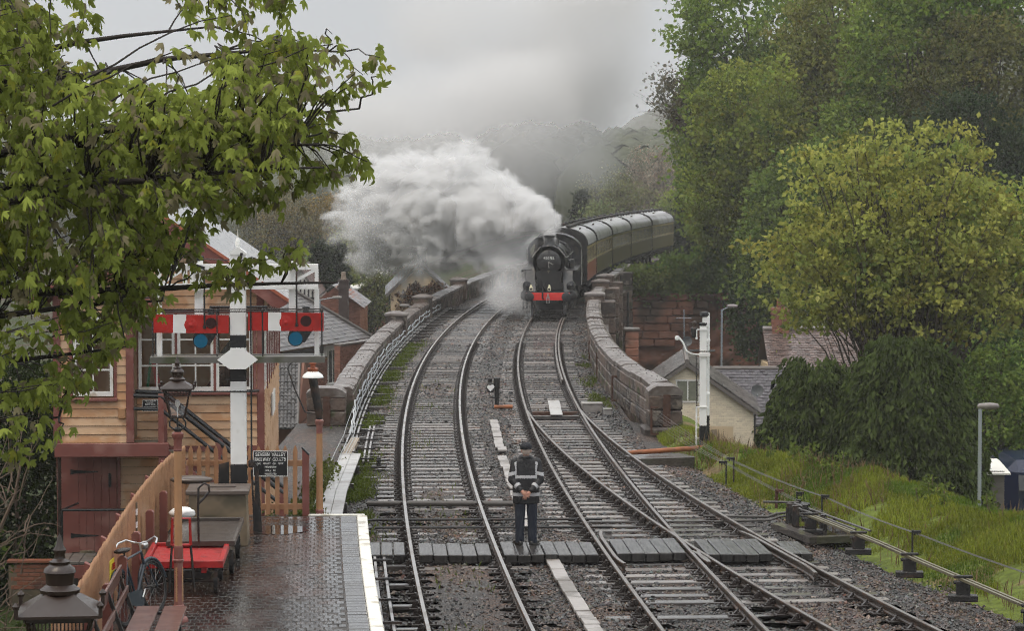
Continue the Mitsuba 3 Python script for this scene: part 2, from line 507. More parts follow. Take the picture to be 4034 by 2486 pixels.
def sleepers(parent, off, y0, y1, concrete=lambda y: False, chair_to=110):
    a = math.asin((y0 - YC) / RL); k = 0
    while True:
        y = YC + RL * math.sin(a); a += SP / (RL + off)
        if y > y1:
            break
        k += 1
        conc = concrete(y)
        rz = head(y) + rng.normal(0, 0.006)
        p = trk(off + rng.normal(0, 0.02), y, -0.19)
        s = put('sleeper', _conc if conc else _wood[2.6][rng.integers(5)], parent, M4(p, rz))
        if y < chair_to:
            for sgn in (1, -1):
                put('chair', _chair, s, M4(trk(off + sgn * G2, y, -0.19), rz + (0 if sgn > 0 else PI)))


TL = thing('railway_track', 'left-hand running line with bright rails, curving past the platform', 'railway track')
sleepers(TL, 0.0, 33.2, 150, lambda y: y < 46.6 or 52.6 < y < 54.5)
for sg in (1, -1):
    rail(TL, trk(sg * G2, stations(31, 290)))
TR = thing('railway_track', 'right-hand running line that the steam train stands on', 'railway track')
yT = 43.6                                                                               # nearer than this each route has its own sleepers
sleepers(TR, RIGHT, 33.0, yT - 0.4, lambda y: y < 42.6 and not 41.2 < y < 41.9)
sleepers(TR, RIGHT, 77.4, 141)
for sg in (1, -1):
    rail(TR, trk(RIGHT + sg * G2, stations(31, 300)), 'rail_dull')
P = trk(RIGHT - G2 + 0.11, stations(88, 136)); P[:, 2] = 0.005
rail(TR, P, 'rail_dull', 'check_rail', 'check rail inside the curve in front of the engine')
TS = thing('railway_track', 'siding line that leaves the right-hand line at the points and runs along the grass', 'railway track')
OC = RIGHT + G2


def siding(y, side=0.0):
    """side: distance to the right of the siding's left rail."""
    o = OC - div(y) - side
    return trk(o, y)


def shead(y):
    a, b = siding(y - 0.3), siding(y + 0.3)
    return -math.atan2(b[0] - a[0], b[1] - a[1])


ysid = stations(31, 76.6, 0.7)
rail(TS, siding(ysid), 'rail_dull')
rail(TS, siding(stations(31, 77.5, 0.7), 1.505), 'rail_dull')
y = 33.0
while y < yT - 0.3:                                                                      # the siding's own sleepers
    c = siding(y, 0.7525); c[2] = -0.19
    rz = shead(y) + rng.normal(0, 0.006)
    s = put('sleeper', _conc if y < 42.4 else _wood[2.6][rng.integers(5)], TS, M4(c, rz))
    for sd, flip in ((0, 0), (1.505, PI)):
        q = siding(y, sd); q[2] = -0.19
        put('chair', _chair, s, M4(q, rz + flip))
    y += SP
y = yT
while y < 77:                                                                            # long turnout timbers under both routes
    x0 = trk(OC + 0.55, y); x1 = siding(y, 1.505 + 0.55)
    L = float(np.linalg.norm(x1 - x0)); rz = math.atan2(x1[1] - x0[1], x1[0] - x0[0]) + rng.normal(0, 0.004)
    L += float(rng.choice([0, 0, 0.15]))
    c = (x0 + x1) / 2; c[2] = -0.19
    s = put('sleeper', mikit.ply(sleeper_mesh(L, rng), 'sleeper_wood' if rng.uniform() < 0.6 else 'sleeper_pale'), TS, M4(c, rz))
    ends = [(trk(OC, y), 0)] + ([(trk(OC - 1.505, y), PI), (siding(y, 0), 0)] if div(y) > 0.32 else []) + [(siding(y, 1.505), PI)]
    for q, flip in ends:
        if abs(div(y) - 1.505) < 0.22 and flip != 0 and abs(q[0] - trk(OC - 1.505, y)[0]) < 0.01:
            continue
        q = q.copy(); q[2] = -0.19
        put('chair', _chair, s, M4(q, rz + flip))
    y += 0.735
# wing rails, check rails with flared ends
def flared(parent, fn, y0, y1, lab=None, flare=0.07, sgn=1):
    yy = stations(y0, y1, 0.5)
    P = np.array([fn(t) for t in yy], float)
    e = np.clip(1 - np.minimum(yy - y0, y1 - yy) / 0.7, 0, 1) * flare * sgn
    P[:, 0] += e; P[:, 2] = 0.004
    rail(parent, P, 'rail_dull', 'check_rail', lab)


flared(TR, lambda t: trk(OC - 0.115, t), 45.9, 50.2, 'short flared check rail beside the left rail')
flared(TS, lambda t: siding(t, 1.505 - 0.115), 44.6, 50.0, 'short flared check rail beside the right rail', sgn=-1)
flared(TS, lambda t: siding(t) + [-0.10 * 0, 0, 0] - [0.075, 0, 0], 46.0, 47.4, 'flared wing rail at the crossing', 0.06, -1)
flared(TR, lambda t: trk(OC - 1.505, t) + [0.075, 0, 0], 46.0, 47.4, 'flared wing rail at the crossing', 0.06, 1)


# ------------------------------------------------------------------ yard beside the platform, platform of bricks with a painted edge
ZP = 0.915
PE = 1.55                                # offset of the platform edge


def yard_z(X, Y):
    s = lambda a, b, t: np.clip((t - a) / (b - a), 0, 1) ** 2 * (3 - 2 * np.clip((t - a) / (b - a), 0, 1))
    z = -0.42 - 1.1 * s(-5.4, -9.0, X) - 7.9 * s(-11, -24, X) - 8.6 * s(60, 78, Y) * s(-4.1, -5.6, X)
    return z + 0.12 * (meshkit.fbm(np.stack([X, Y, X * 0], -1), 3) - 0.5)


obj('yard', grid(np.linspace(-30, -3.6, 90), np.linspace(20, 82, 120), yard_z), 'earth', smooth=True, kind='structure', label='dark earth yard below the platform and signal box')


def brick_col(p, n, uv):
    a = fbm(p.x * 0.9, p.y * 0.5, 0.0, 4)
    b = fbm(p.x * 14, p.y * 14, 0.0, 2)
    red = smoothstep(0.42, 0.6, a)
    return mix((0.013, 0.011, 0.010), (0.032, 0.015, 0.011), red) * (0.5 + 0.9 * b)


def brick_rough(p, n, uv):
    return 0.05 + 0.17 * smoothstep(0.35, 0.65, fbm(p.x * 1.4, p.y * 0.8, 2.0, 4))


mat('platform_brick', brick_col, brick_rough, 0.8, bump=lambda p, n, uv: fbm(p.x * 30, p.y * 30, p.z * 30, 3), bscale=0.004)
mat('edge_tile', tint((0.045, 0.043, 0.043), 0.5, 9, (0.024, 0.022, 0.021), 1.2), brick_rough, 0.8)
mat('coping_white', tint((0.66, 0.65, 0.59), 0.18, 9, (0.40, 0.37, 0.30), 4.5, 0.55, 0.72), 0.45, 0.4)
mat('joint_sand', tint((0.030, 0.024, 0.020), 0.5, 12), 0.5, 0.4)
mat('platform_wall', tint((0.05, 0.042, 0.038), 0.5, 8), 0.6, 0.3)


def fence_x(y):
    return np.interp(y, [24, 29.8, 30.7, 32.7, 34.7, 37.2, 39.7, 42.1, 43.9, 45.5], [-4.5, -4.74, -4.79, -4.93, -5.06, -5.22, -5.35, -5.45, -5.47, -5.43])


PF = 'platform'
tag(PF, 'wet brick station platform with a white painted edge', 'platform', kind='structure')
PY0, PY1 = 20.0, 45.38
yy = np.linspace(PY0, PY1 - 0.02, 40)
ed = trk(PE - 0.01, yy)[:, :2]
back = np.stack([fence_x(yy) - 0.25, yy], 1)
core = prismm(np.vstack([ed, back[::-1]]), -1.3, ZP - 0.075, 'xy')
obj('core', core, 'platform_wall', PF)
obj('joint_bed', prismm(np.vstack([trk(PE + 0.16, yy)[:, :2], back[::-1] + [0.05, 0]]), ZP - 0.075, ZP - 0.011, 'xy'), 'joint_sand', PF)
Lc = 0.9
na = int((PY1 - PY0) / Lc)
for i in range(na):                                                                       # painted coping slabs
    y0 = PY1 - Lc * i; ym = y0 - Lc / 2
    c = trk(PE + 0.083, ym, ZP - 0.035)
    obj('coping_slab', boxm(c, (0.17, Lc - 0.006, 0.078), rotz(head(ym)), 0.012), 'coping_white', PF)
endc = [(-2.45, 45.36), (-3.2, 45.34)]
obj('coping_slab', boxm((-2.93, 45.42, ZP - 0.03), (0.95, 0.09, 0.07), rotz(0.02), 0.012), 'coping_white', PF)
tiles = []
y = PY1 - 0.06
while y > PY0:
    c = trk(PE + 0.17 + 0.14, y - 0.11, ZP - 0.04 + rng.normal(0, 0.002))
    tiles.append((float(y), boxm(c, (0.265 + rng.normal(0, .004), 0.208, 0.08), rotz(head(y) + rng.normal(0, 0.012)) @ rotx(rng.normal(0, .012)), 0.008)))
    y -= 0.222
for y, m in tiles:
    obj('edge_tile', m, 'edge_tile', PF)
bricks = []
y = PY1 - 0.08; row = 0
while y > PY0:
    row += 1
    o = PE + 0.17 + 0.285
    xl = fence_x(y) + 0.02
    o += 0.058 * (row % 2)
    while True:
        c = trk(o + 0.055, y - 0.112, ZP - 0.045 + rng.normal(0, 0.0025) - 0.006 * meshkit.noise(np.array([y * .9, o * 1.2, 0])))
        if c[0] < xl:
            break
        bricks.append((y, boxm(c, (0.107 + rng.normal(0, .002), 0.218, 0.09), rotz(head(y) + rng.normal(0, 0.012)) @ rotx(rng.normal(0, .014)) @ roty(rng.normal(0, .014)), 0.007)))
        o += 0.116
    y -= 0.232
seen = [b for b in bricks if b[0] > 33.4]
seen.sort(key=lambda b: b[0])
for y, m in seen[:290]:
    obj('brick', m, 'platform_brick', PF)
tag(obj('brickwork', join(*[m for y, m in seen[290:]], *[m for y, m in bricks if y <= 33.4]), 'platform_brick', PF), kind='stuff')
from shapely.geometry import Polygon as SP_, Point
pd = SP_([(-4.12, 43.0), (-3.62, 42.92), (-3.36, 43.25), (-3.40, 43.75), (-3.72, 43.92), (-4.08, 43.72)]).buffer(0.14).buffer(-0.06)
mat('water_film', (0.012, 0.010, 0.009), 0.03, 0.6)
obj('puddle', prismm(pd, ZP + 0.001, ZP + 0.0035, 'xy'), 'water_film', kind='structure', label='shallow rain puddle on the platform bricks by the picket fence')

# ------------------------------------------------------------------ fences
mat('fence_paint', tint((0.36, 0.19, 0.098), 0.35, 6, (0.26, 0.125, 0.065), 2.6), 0.42, 0.4)
def picket(w, h, t=0.022, tip=0.07):
    return prismm([(-w / 2, 0), (w / 2, 0), (w / 2, h - tip), (0, h), (-w / 2, h - tip)], -t / 2, t / 2)


FB = thing('board_fence', 'long close-boarded tan fence with pointed tops along the back of the platform', 'fence')
_pk = [mikit.ply(picket(0.092, 1.17 + d), 'fence_paint') for d in (-0.012, 0, 0.01)]
y = 45.3
while y > 27.5:
    sl = (fence_x(y + 0.1) - fence_x(y - 0.1)) / 0.2
    put('picket', _pk[rng.integers(3)], FB, M4((fence_x(y) - 0.01, y, ZP + 0.005), R=rotz(-PI / 2 - math.atan(sl)) @ roty(rng.normal(0, .004))))
    y -= 0.101
yy = np.linspace(45.2, 27.4, 30)
for zz in (0.25, 0.92):
    obj('fence_rail', tubem(np.stack([fence_x(yy) - 0.055, yy, yy * 0 + ZP + zz], 1), 0.04, 4), 'fence_paint', FB)
for y in (43.6, 41.35, 39.0, 36.6, 34.25, 31.9, 29.5):
    h = 0.86
    post = prismm([(-0.055, 0), (0.055, 0), (0.055, h - 0.03), (0.03, h), (-0.03, h), (-0.055, h - 0.03)], -0.06, 0.06)
    obj('support_post', mv(post, (fence_x(y) + 0.125, y, ZP)), 'maroon_paint', FB)
    hb = prismm([(-0.06, 0), (0.06, 0), (0.06, 1.1), (-0.06, 1.16)], -0.06, 0.06)
    obj('rear_post', mv(hb, (fence_x(y) - 0.14, y + 0.4, ZP - 0.1)), 'maroon_paint', FB)

FP = thing('picket_fence', 'open tan picket fence across the end of the platform', 'fence')
_pp = mikit.ply(picket(0.074, 1.17, 0.02, 0.09), 'fence_paint')
for x in np.concatenate([np.arange(-5.36, -4.6, 0.146), np.arange(-4.36, -3.5, 0.148)]):
    put('picket', _pp, FP, M4((x, 45.40 + rng.normal(0, .002), ZP), R=roty(rng.normal(0, 0.008))))
for zz in (0.13, 0.86):
    obj('fence_rail', boxm((-4.43, 45.435, ZP + zz), (2.0, 0.045, 0.10), ch=0.006), 'fence_paint', FP)
gp = prismm([(-0.055, 0), (0.055, 0), (0.055, 1.03), (-0.055, 1.13)], -0.055, 0.055)
obj('gate_post', mv(gp, (-3.44, 45.43, ZP - 0.02)), 'maroon_paint', FP, label='maroon end post with a sloping black cap')
obj('post_cap', barm((-3.505, 45.43, ZP + 1.125), (-3.375, 45.43, ZP + 1.0), 0.13, 0.022), 'black_paint', 'picket_fence__gate_post')

# ------------------------------------------------------------------ lettering
mat('letter_white', (0.72, 0.72, 0.70), 0.5, 0.3)


def text_at(txt, h, origin, R, depth=0.004, bold=True, width=None):
    t = meshkit.text_mesh(txt, h, depth, bold)
    v = np.array(t.vertices)
    x0, x1 = v[:, 0].min(), v[:, 0].max()
    v[:, 0] -= (x0 + x1) / 2
    if width:
        v[:, 0] *= width / (x1 - x0)
    v = np.stack([v[:, 0], -v[:, 2], v[:, 1]], 1)
    return v @ np.asarray(R).T + np.array(origin), np.array(t.faces)


SG = thing('trespass_sign', 'black cast sign with white capitals about trespassers on the picket fence', 'sign')
sc = (-4.02, 45.36, 1.775)
obj('plate', boxm(sc, (0.575, 0.02, 0.43), ch=0.006), 'black_paint', SG)
fr = [boxm((sc[0], sc[1] - 0.012, sc[2] + s * 0.209), (0.575, 0.012, 0.010)) for s in (1, -1)] + [boxm((sc[0] + s * 0.2825, sc[1] - 0.012, sc[2]), (0.010, 0.012, 0.406)) for s in (1, -1)]
obj('rim', join(*fr), 'letter_white', SG)
for txt, h, dz, w in (('SEVERN  VALLEY', 0.055, 0.125, 0.50), ('RAILWAY  CO. LTD', 0.055, 0.045, 0.52), ('NO   RIGHT   OF   WAY', 0.026, -0.012, 0.43), ('TRESPASSERS', 0.027, -0.070, 0.20), ('WILL   BE', 0.027, -0.128, 0.17), ('PROSECUTED', 0.027, -0.186, 0.19)):
    obj('lettering', text_at(txt, h, (sc[0], sc[1] - 0.0105, sc[2] + dz), np.eye(3), width=w), 'letter_white', SG)

# ------------------------------------------------------------------ lamps
mat('lamp_brown', tint((0.028, 0.017, 0.013), 0.4, 14), 0.3, 0.5)
scene['lamp_glass'] = {'type': 'thindielectric', 'int_ior': 1.5}
mat('copper', tint((0.34, 0.10, 0.045), 0.5, 20, (0.10, 0.035, 0.02), 9), 0.35, 0.5, metal=0.3)


def column(k, x, y, z0, top, straight=False):
    h = top - z0
    obj('base', lathem([(0.12, 0), (0.12, 0.03), (0.10, 0.06), (0.075, 0.075), (0.085, 0.11), (0.062, 0.17), (0.072, 0.20), (0.060, 0.22)], 24, (x, y, z0)), 'maroon_paint', k, smooth=40)
    if straight:
        obj('shaft', lathem([(0.058, 0.215), (0.050, h - 0.24)], 20, (x, y, z0)), 'stone_paint', k, smooth=40)
    else:
        obj('lower_shaft', lathem([(0.060, 0.215), (0.056, 0.76)], 8, (x, y, z0)), 'maroon_paint', k)
        for a in range(4):
            an = PI / 8 + a * PI / 2 - PI / 8
            for s in (0, PI / 4):
                q = (x + 0.056 * math.cos(an + s + PI / 8), y + 0.056 * math.sin(an + s + PI / 8))
            obj('inlay', boxm((q[0], q[1], z0 + 0.48), (0.012, 0.024, 0.44), rotz(an + PI / 4 + PI / 8), 0.004), 'stone_paint', k)
        obj('collar', lathem([(0.056, 0.755), (0.068, 0.77), (0.068, 0.79), (0.058, 0.80), (0.060, 0.95), (0.052, 0.97)], 20, (x, y, z0)), 'maroon_paint', k, smooth=40)
        obj('shaft', lathem([(0.050, 0.965), (0.047, h - 0.24)], 20, (x, y, z0)), 'stone_paint', k, smooth=40)
    obj('capital', lathem([(0.047, h - 0.245), (0.058, h - 0.23), (0.05, h - 0.21), (0.055, h - 0.10), (0.062, h - 0.085), (0.075, h - 0.05), (0.075, h - 0.02), (0.05, h)], 20, (x, y, z0)), 'maroon_paint', k, smooth=40)


def lantern(k, x, y, z, R=None):
    """Square tapering glazed lantern; z is the bottom of the frog, the glass starts 0.17 above."""
    b, t, z0, z1 = 0.085, 0.165, z + 0.19, z + 0.54
    R = np.eye(3) if R is None else R
    c0 = (x, y, 0)
    W = lambda m: mv(m, c0, R=R)
    cross = [tubem([(0.03, 0, z + 0.02), (0.10, 0, z + 0.07), (0.10, 0, z + 0.13), (0.05, 0, z + 0.19)], 0.012, 6), tubem([(-0.03, 0, z + 0.02), (-0.10, 0, z + 0.07), (-0.10, 0, z + 0.13), (-0.05, 0, z + 0.19)], 0.012, 6), rodm((0, 0, z), (0, 0, z + 0.19), 0.012), lathem([(0.04, z - 0.01), (0.045, z + 0.04), (0.03, z + 0.06)], 10)]
    obj('bracket', W(join(*cross)), 'black_iron', k)
    sg = [(-1, -1), (1, -1), (1, 1), (-1, 1)]
    fr = []
    for (sx, sy) in sg:
        fr.append(barm((sx * b, sy * b, z0), (sx * t, sy * t, z1), 0.016, 0.016))
    for (p, q) in zip(sg, sg[1:] + sg[:1]):
        fr += [barm((p[0] * b, p[1] * b, z0), (q[0] * b, q[1] * b, z0), 0.02, 0.02), barm((p[0] * t, p[1] * t, z1), (q[0] * t, q[1] * t, z1), 0.03, 0.03)]
        m = np.array([(p[0] + q[0]) / 2, (p[1] + q[1]) / 2])
        d = np.array([q[0] - p[0], q[1] - p[1]]) / 2
        for j in np.linspace(-0.75, 0.75, 14):                                            # the pierced gallery under the roof
            e = m * t * 0.985 + d * t * j
            fr.append(barm((e[0], e[1], z1 - 0.065), (e[0], e[1], z1 - 0.012), 0.007, 0.007))
        fr.append(barm((p[0] * t * .965, p[1] * t * .965, z1 - 0.068), (q[0] * t * .965, q[1] * t * .965, z1 - 0.068), 0.012, 0.012))
    obj('frame', W(join(*fr)), 'lamp_brown', k)
    for (p, q) in zip(sg, sg[1:] + sg[:1]):
        a = 0.985
        v = np.array([(p[0] * b * a, p[1] * b * a, z0), (q[0] * b * a, q[1] * b * a, z0), (q[0] * t * a, q[1] * t * a, z1 - .07), (p[0] * t * a, p[1] * t * a, z1 - .07)])
        obj('glass_pane', W((v, np.array([[0, 1, 2], [0, 2, 3]]))), 'lamp_glass', k)
    o = t + 0.048
    prof = [(o * 1.414, z1 + 0.005), (o * 1.414, z1 + 0.02), (0.085 * 1.414, z1 + 0.105), (0.075 * 1.3, z1 + 0.115)]
    obj('roof', W(mv(lathem(prof, 4), R=rotz(PI / 4))), 'lamp_brown', k)
    zt = z1 + 0.11
    obj('chimney', W(lathem([(0.10, zt), (0.105, zt + 0.02), (0.07, zt + 0.045), (0.075, zt + 0.10), (0.085, zt + 0.11), (0.078, zt + 0.13), (0.05, zt + 0.15), (0.055, zt + 0.165), (0.03, zt + 0.18), (0.026, zt + 0.20), (0.034, zt + 0.225), (0.02, zt + 0.25), (0.012, zt + 0.285), (0.0015, zt + 0.31)], 20)), 'lamp_brown', k, smooth=40)
    ear = [mv(join(boxm((0, 0, 0.035), (0.02, 0.02, 0.05)), lathem([(0.014, 0.06), (0.02, 0.075), (0.004, 0.095)], 6)), (sx * o, sy * o, z1)) for sx, sy in sg]
    for q_ in ear:
        obj('corner_finial', W(q_), 'lamp_brown', k)
    obj('burner', W(join(rodm((0, 0, z0), (0, 0, z0 + 0.13), 0.008), lathem([(0.012, z0 + 0.12), (0.03, z0 + 0.15), (0.03, z0 + 0.2), (0.01, z0 + 0.22)], 10))), 'white_paint', k, smooth=40)


LP = thing('platform_lamp', 'tall platform lamp on a tan and maroon column standing in front of the red trolley', 'lamp', 'platform lanterns')
column(LP, -4.22, 34.41, ZP, 3.33)
lantern(LP, -4.22, 34.41, 3.33, rotz(0.07))
LP = thing('platform_lamp', 'big dark lantern cut by the lower picture edge, before the board fence', 'lamp', 'platform lanterns')
column(LP, -2.345, 14.1, ZP, 3.74)
lantern(LP, -2.345, 14.1, 3.74, rotz(0.12))
LP = thing('platform_lamp', 'platform lamp with a round white enamel shade and copper top at the fence end', 'lamp')
column(LP, -3.22, 45.56, ZP - 0.15, 2.50, True)
obj('mast', tubem([(-3.22, 45.56, 2.48), (-3.24, 45.56, 2.7), (-3.33, 45.56, 3.2)], [0.045, 0.07, 0.075], 10), 'black_iron', LP, smooth=40)
sx, sz = -3.32, 3.2
obj('shade', lathem([(0.165, sz + 0.015), (0.175, sz), (0.178, sz + 0.008), (0.16, sz + 0.05), (0.085, sz + 0.105), (0.05, sz + 0.11)], 28, (sx, 45.50, 0)), 'white_paint', LP, smooth=40)
obj('copper_top', lathem([(0.085, sz + 0.105), (0.085, sz + 0.15), (0.10, sz + 0.155), (0.045, sz + 0.175), (0.04, sz + 0.215), (0.065, sz + 0.235), (0.06, sz + 0.26), (0.035, sz + 0.28), (0.03, sz + 0.30), (0.004, sz + 0.33)], 20, (sx, 45.50, 0)), 'copper', LP, smooth=40)
obj('lamp_globe', lathem([(0.01, sz - 0.10), (0.05, sz - 0.08), (0.07, sz - 0.03), (0.06, sz + 0.02)], 16, (sx, 45.50, 0)), 'lamp_glass', LP, smooth=True)
obj('feed_pipe', tubem([(-3.28, 45.5, 2.60), (-3.45, 45.5, 2.62), (-3.62, 45.5, 3.0), (-3.74, 45.5, 3.35), (-3.70, 45.5, 3.43), (-3.55, 45.5, 3.52), (-3.5, 45.5, 3.62)], 0.013, 6), 'black_iron', LP, smooth=40)

# ------------------------------------------------------------------ bench, trolleys, bin
mat('bench_wood', tint((0.085, 0.036, 0.028), 0.5, 8, (0.12, 0.06, 0.045), 3), 0.25, 0.5)
BN = thing('platform_bench', 'dark red slatted bench with its back to the board fence', 'bench')
yy0, yy1 = 29.0, 32.75
for dx in (0.55, 0.88):
    a, b = (fence_x(yy0) + dx, yy0, 1.36), (fence_x(yy1) + dx, yy1, 1.36)
    obj('seat_plank', barm(a, b, 0.27, 0.035, ch=0.006), 'bench_wood', BN)
for dx, zz, w in ((0.30, 1.58, 0.10), (0.22, 1.80, 0.16)):
    obj('back_rail', barm((fence_x(yy0) + dx, yy0, zz), (fence_x(yy1) + dx, yy1, zz), 0.03, w, ch=0.006), 'bench_wood', BN)
for y in (yy1 - 0.25, 30.9, yy0 + 0.2):
    x = fence_x(y)
    obj('leg', join(barm((x + 0.95, y, ZP), (x + 0.92, y, 1.35), 0.05, 0.05), barm((x + 0.32, y, ZP), (x + 0.40, y, 1.36), 0.05, 0.05), barm((x + 0.36, y, 1.33), (x + 1.0, y, 1.33), 0.05, 0.03), barm((x + 0.38, y, 1.34), (x + 0.19, y, 1.86), 0.05, 0.04)), 'black_iron', BN)


def wheel(c, r, w, axis=(1, 0, 0), spokes=8, mat_='black_iron', n=20):
    rr = lathem([(r * 0.84, -w / 2), (r, -w / 2), (r, w / 2), (r * 0.84, w / 2), (r * 0.84, -w / 2)], n)
    rr = (rr[0][:-2], rr[1][:-2 * n])
    hub = lathem([(r * 0.2, -w * 0.7), (r * 0.2, w * 0.7)], 10)
    sp = [rodm((0, 0, 0), (r * 0.87 * math.cos(a), r * 0.87 * math.sin(a), 0), 0.012, 5) for a in np.arange(spokes) * 2 * PI / spokes]
    return mv(join(rr, hub, *sp), c, R=roty(PI / 2))


RT = thing('luggage_trolley', 'bright red slatted luggage trolley behind the tall platform lamp', 'trolley')
cx, y0, y1, zt, rz = -4.47, 36.5, 38.3, 1.35, 0.055
TT = lambda m: mv(m, (cx, (y0 + y1) / 2, 0), rz)
for j, t in enumerate(np.linspace(-0.85, 0.85, 15)):
    obj('slat', TT(boxm((0, t, zt - 0.012), (0.94, 0.10, 0.022), ch=0.004)), 'red_paint', RT)
for s in (-1, 1):
    obj('side_rail', TT(boxm((s * 0.51, 0, zt + 0.01), (0.07, 1.86, 0.09), ch=0.008)), 'red_paint', RT)
    obj('end_rail', TT(boxm((0, s * 0.93, zt), (1.09, 0.05, 0.10), ch=0.008)), 'red_paint', RT)
    obj('bearer', TT(boxm((s * 0.28, 0, zt - 0.08), (0.07, 1.8, 0.09), ch=0.006)), 'red_paint', RT)
    obj('axle', TT(rodm((-0.42, s * 0.6, 1.08), (0.42, s * 0.6, 1.08), 0.022)), 'black_iron', RT)
    obj('axle_frame', TT(join(boxm((0, s * 0.6, 1.17), (0.7, 0.09, 0.10)), *[prismm([(-0.09, 0), (0.09, 0), (0.02, -0.13), (-0.02, -0.13)], -0.02, 0.02, c=(e * 0.3, s * 0.6, 1.2)) for e in (-1, 1)])), 'black_iron', RT)
    for e in (-1, 1):
        obj('wheel', TT(wheel((e * 0.43, s * 0.6, ZP + 0.165), 0.165, 0.05)), 'black_iron', RT, smooth=30)
hz = [(-0.18, 0.98), (-0.135, 1.62), (-0.125, 1.98), (0.105, 1.98), (0.115, 1.62), (0.16, 0.98)]
hy = -0.98
obj('handle', TT(join(tubem([(hz[0][0], hy + .02, hz[0][1]), (hz[1][0], hy - .02, hz[1][1])], 0.017), tubem([(hz[5][0], hy + .02, hz[5][1]), (hz[4][0], hy - .02, hz[4][1])], 0.017), rodm((-0.16, hy, 1.28), (0.14, hy, 1.28), 0.015))), 'black_iron', RT, smooth=40)
obj('handle_grip', TT(join(tubem([(a, hy - .02, b) for a, b in hz[1:5]], 0.02), rodm((hz[1][0], hy - .02, hz[1][1]), (hz[4][0], hy - .02, hz[4][1]), 0.02))), 'red_paint', RT, label='red loop grip', smooth=40)

mat('dark_board', tint((0.050, 0.040, 0.034), 0.5, 8), 0.22, 0.5)
DT = thing('luggage_trolley', 'dark wet luggage trolley parked between the red one and the grit bin', 'trolley')
cx, y0, y1, zt, rz = -4.43, 38.15, 40.7, 1.40, 0.05
for t in np.linspace(-1.2, 1.2, 17):
    obj('deck_board', TT(boxm((0, t, zt - 0.012), (0.84, 0.138, 0.024), ch=0.004)), 'dark_board', DT)
for s in (-1, 1):
    obj('side_rail', TT(boxm((s * 0.455, 0, zt + 0.012), (0.05, 2.6, 0.08), ch=0.008)), 'dark_board', DT)
    obj('end_rail', TT(boxm((0, s * 1.3, zt + 0.012), (0.96, 0.05, 0.08), ch=0.008)), 'dark_board', DT)
    obj('bearer', TT(boxm((s * 0.25, 0, zt - 0.09), (0.08, 2.4, 0.10))), 'black_iron', DT)
    for e in (-1, 1):
        obj('wheel', TT(wheel((e * 0.41, s * 0.85, ZP + 0.17), 0.17, 0.06)), 'black_iron', DT, smooth=30)
obj('pull_handle', TT(tubem([(-0.02, -1.3, 1.3), (-0.03, -1.36, 1.85), (-0.02, -1.38, 2.2), (0.06, -1.38, 2.27), (0.12, -1.38, 2.24), (0.13, -1.38, 2.15), (0.05, -1.37, 2.05), (-0.02, -1.36, 1.98)], 0.016), ), 'black_iron', DT, smooth=40)

mat('bin_concrete', tint((0.17, 0.13, 0.085), 0.4, 7, (0.085, 0.07, 0.045), 2.4, 0.4, 0.65), 0.55, 0.35)
mat('bin_lid', tint((0.10, 0.080, 0.068), 0.4, 6), 0.25, 0.5)
GB = thing('grit_bin', 'brown concrete grit bin with a flat slab lid beside the tall white signal post', 'bin')
BB = lambda m: mv(m, (-4.52, 41.95, 0), 0.06)
obj('body', BB(prismm([(-0.46, ZP), (0.46, ZP), (0.43, 1.70), (-0.43, 1.70)], -0.44, 0.44)), 'bin_concrete', GB)
obj('lid', BB(boxm((0, 0, 1.735), (0.96, 0.98, 0.07), ch=0.012)), 'bin_lid', GB)
obj('hatch', BB(boxm((0.05, 0.05, 1.782), (0.42, 0.22, 0.03), rotz(0.04), 0.006)), 'bin_lid', GB)
tag(obj('white_sack', mv((trimesh.creation.icosphere(2).vertices * [0.2, 0.14, 0.09] * (1 + 0.25 * (meshkit.noise(np.array(trimesh.creation.icosphere(2).vertices) * 2.5)[:, None] - .5)), np.array(trimesh.creation.icosphere(2).faces)), (-4.95, 40.9, 1.50)), 'white_paint', smooth=True), 'crumpled white sack lying at the far end of the dark trolley', 'sack')
tag(obj('folded_sheet', mv((trimesh.creation.icosphere(2).vertices * [0.34, 0.2, 0.07], np.array(trimesh.creation.icosphere(2).faces)), (-5.05, 42.9, 1.78)), 'bin_lid', smooth=True), 'brown sheeting heaped behind the grit bin', 'sheeting')
YS = thing('fence_notice', 'small yellow notice with a red word on the board fence beside the bicycle', 'notice')
y = 33.95
mat('yellow_sign', (0.62, 0.50, 0.03), 0.4, 0.4)
obj('plate', boxm((fence_x(y) + 0.012, y, 1.62), (0.012, 0.40, 0.30)), 'yellow_sign', YS)
obj('lettering', text_at('COLLIER', 0.075, (fence_x(y) + 0.018, y, 1.64), rotz(PI / 2 - 0.06), width=0.34), 'red_paint', YS)
st = [boxm((fence_x(38.1) + 0.012, 38.1, 1.50 + 0.09 * i), (0.012, 0.10, 0.088)) for i in range(6)]
WS = thing('fence_notice', 'narrow white and grey strip notice on the board fence above the bicycle handlebar', 'notice')
for i, q_ in enumerate(st):
    obj('panel', q_, 'bin_concrete' if i % 2 else 'white_paint', WS)

# ------------------------------------------------------------------ bicycle, leaning on the fence, facing away
mat('bike_blue', (0.018, 0.028, 0.042), 0.3, 0.5)
mat('tyre', (0.014, 0.013, 0.013), 0.55, 0.3)
mat('chrome', (0.62, 0.62, 0.62), 0.18, 0.5, metal=1.0)
mat('rod_grey', (0.2, 0.2, 0.2), 0.4, 0.4, metal=0.5)
mat('leather', (0.022, 0.016, 0.013), 0.45, 0.4)
BK = thing('bicycle', 'old dark blue roadster bicycle with chrome handlebars leaning on the board fence', 'bicycle')
bd = math.atan2(35.08 - 34.0, -4.58 + 4.83)
Rb = rotz(bd) @ rotx(-0.15)                              # x forward, y left, leaning to the left
BKm = lambda m: mv(m, (-4.83, 34.0, ZP + 0.004), R=Rb)


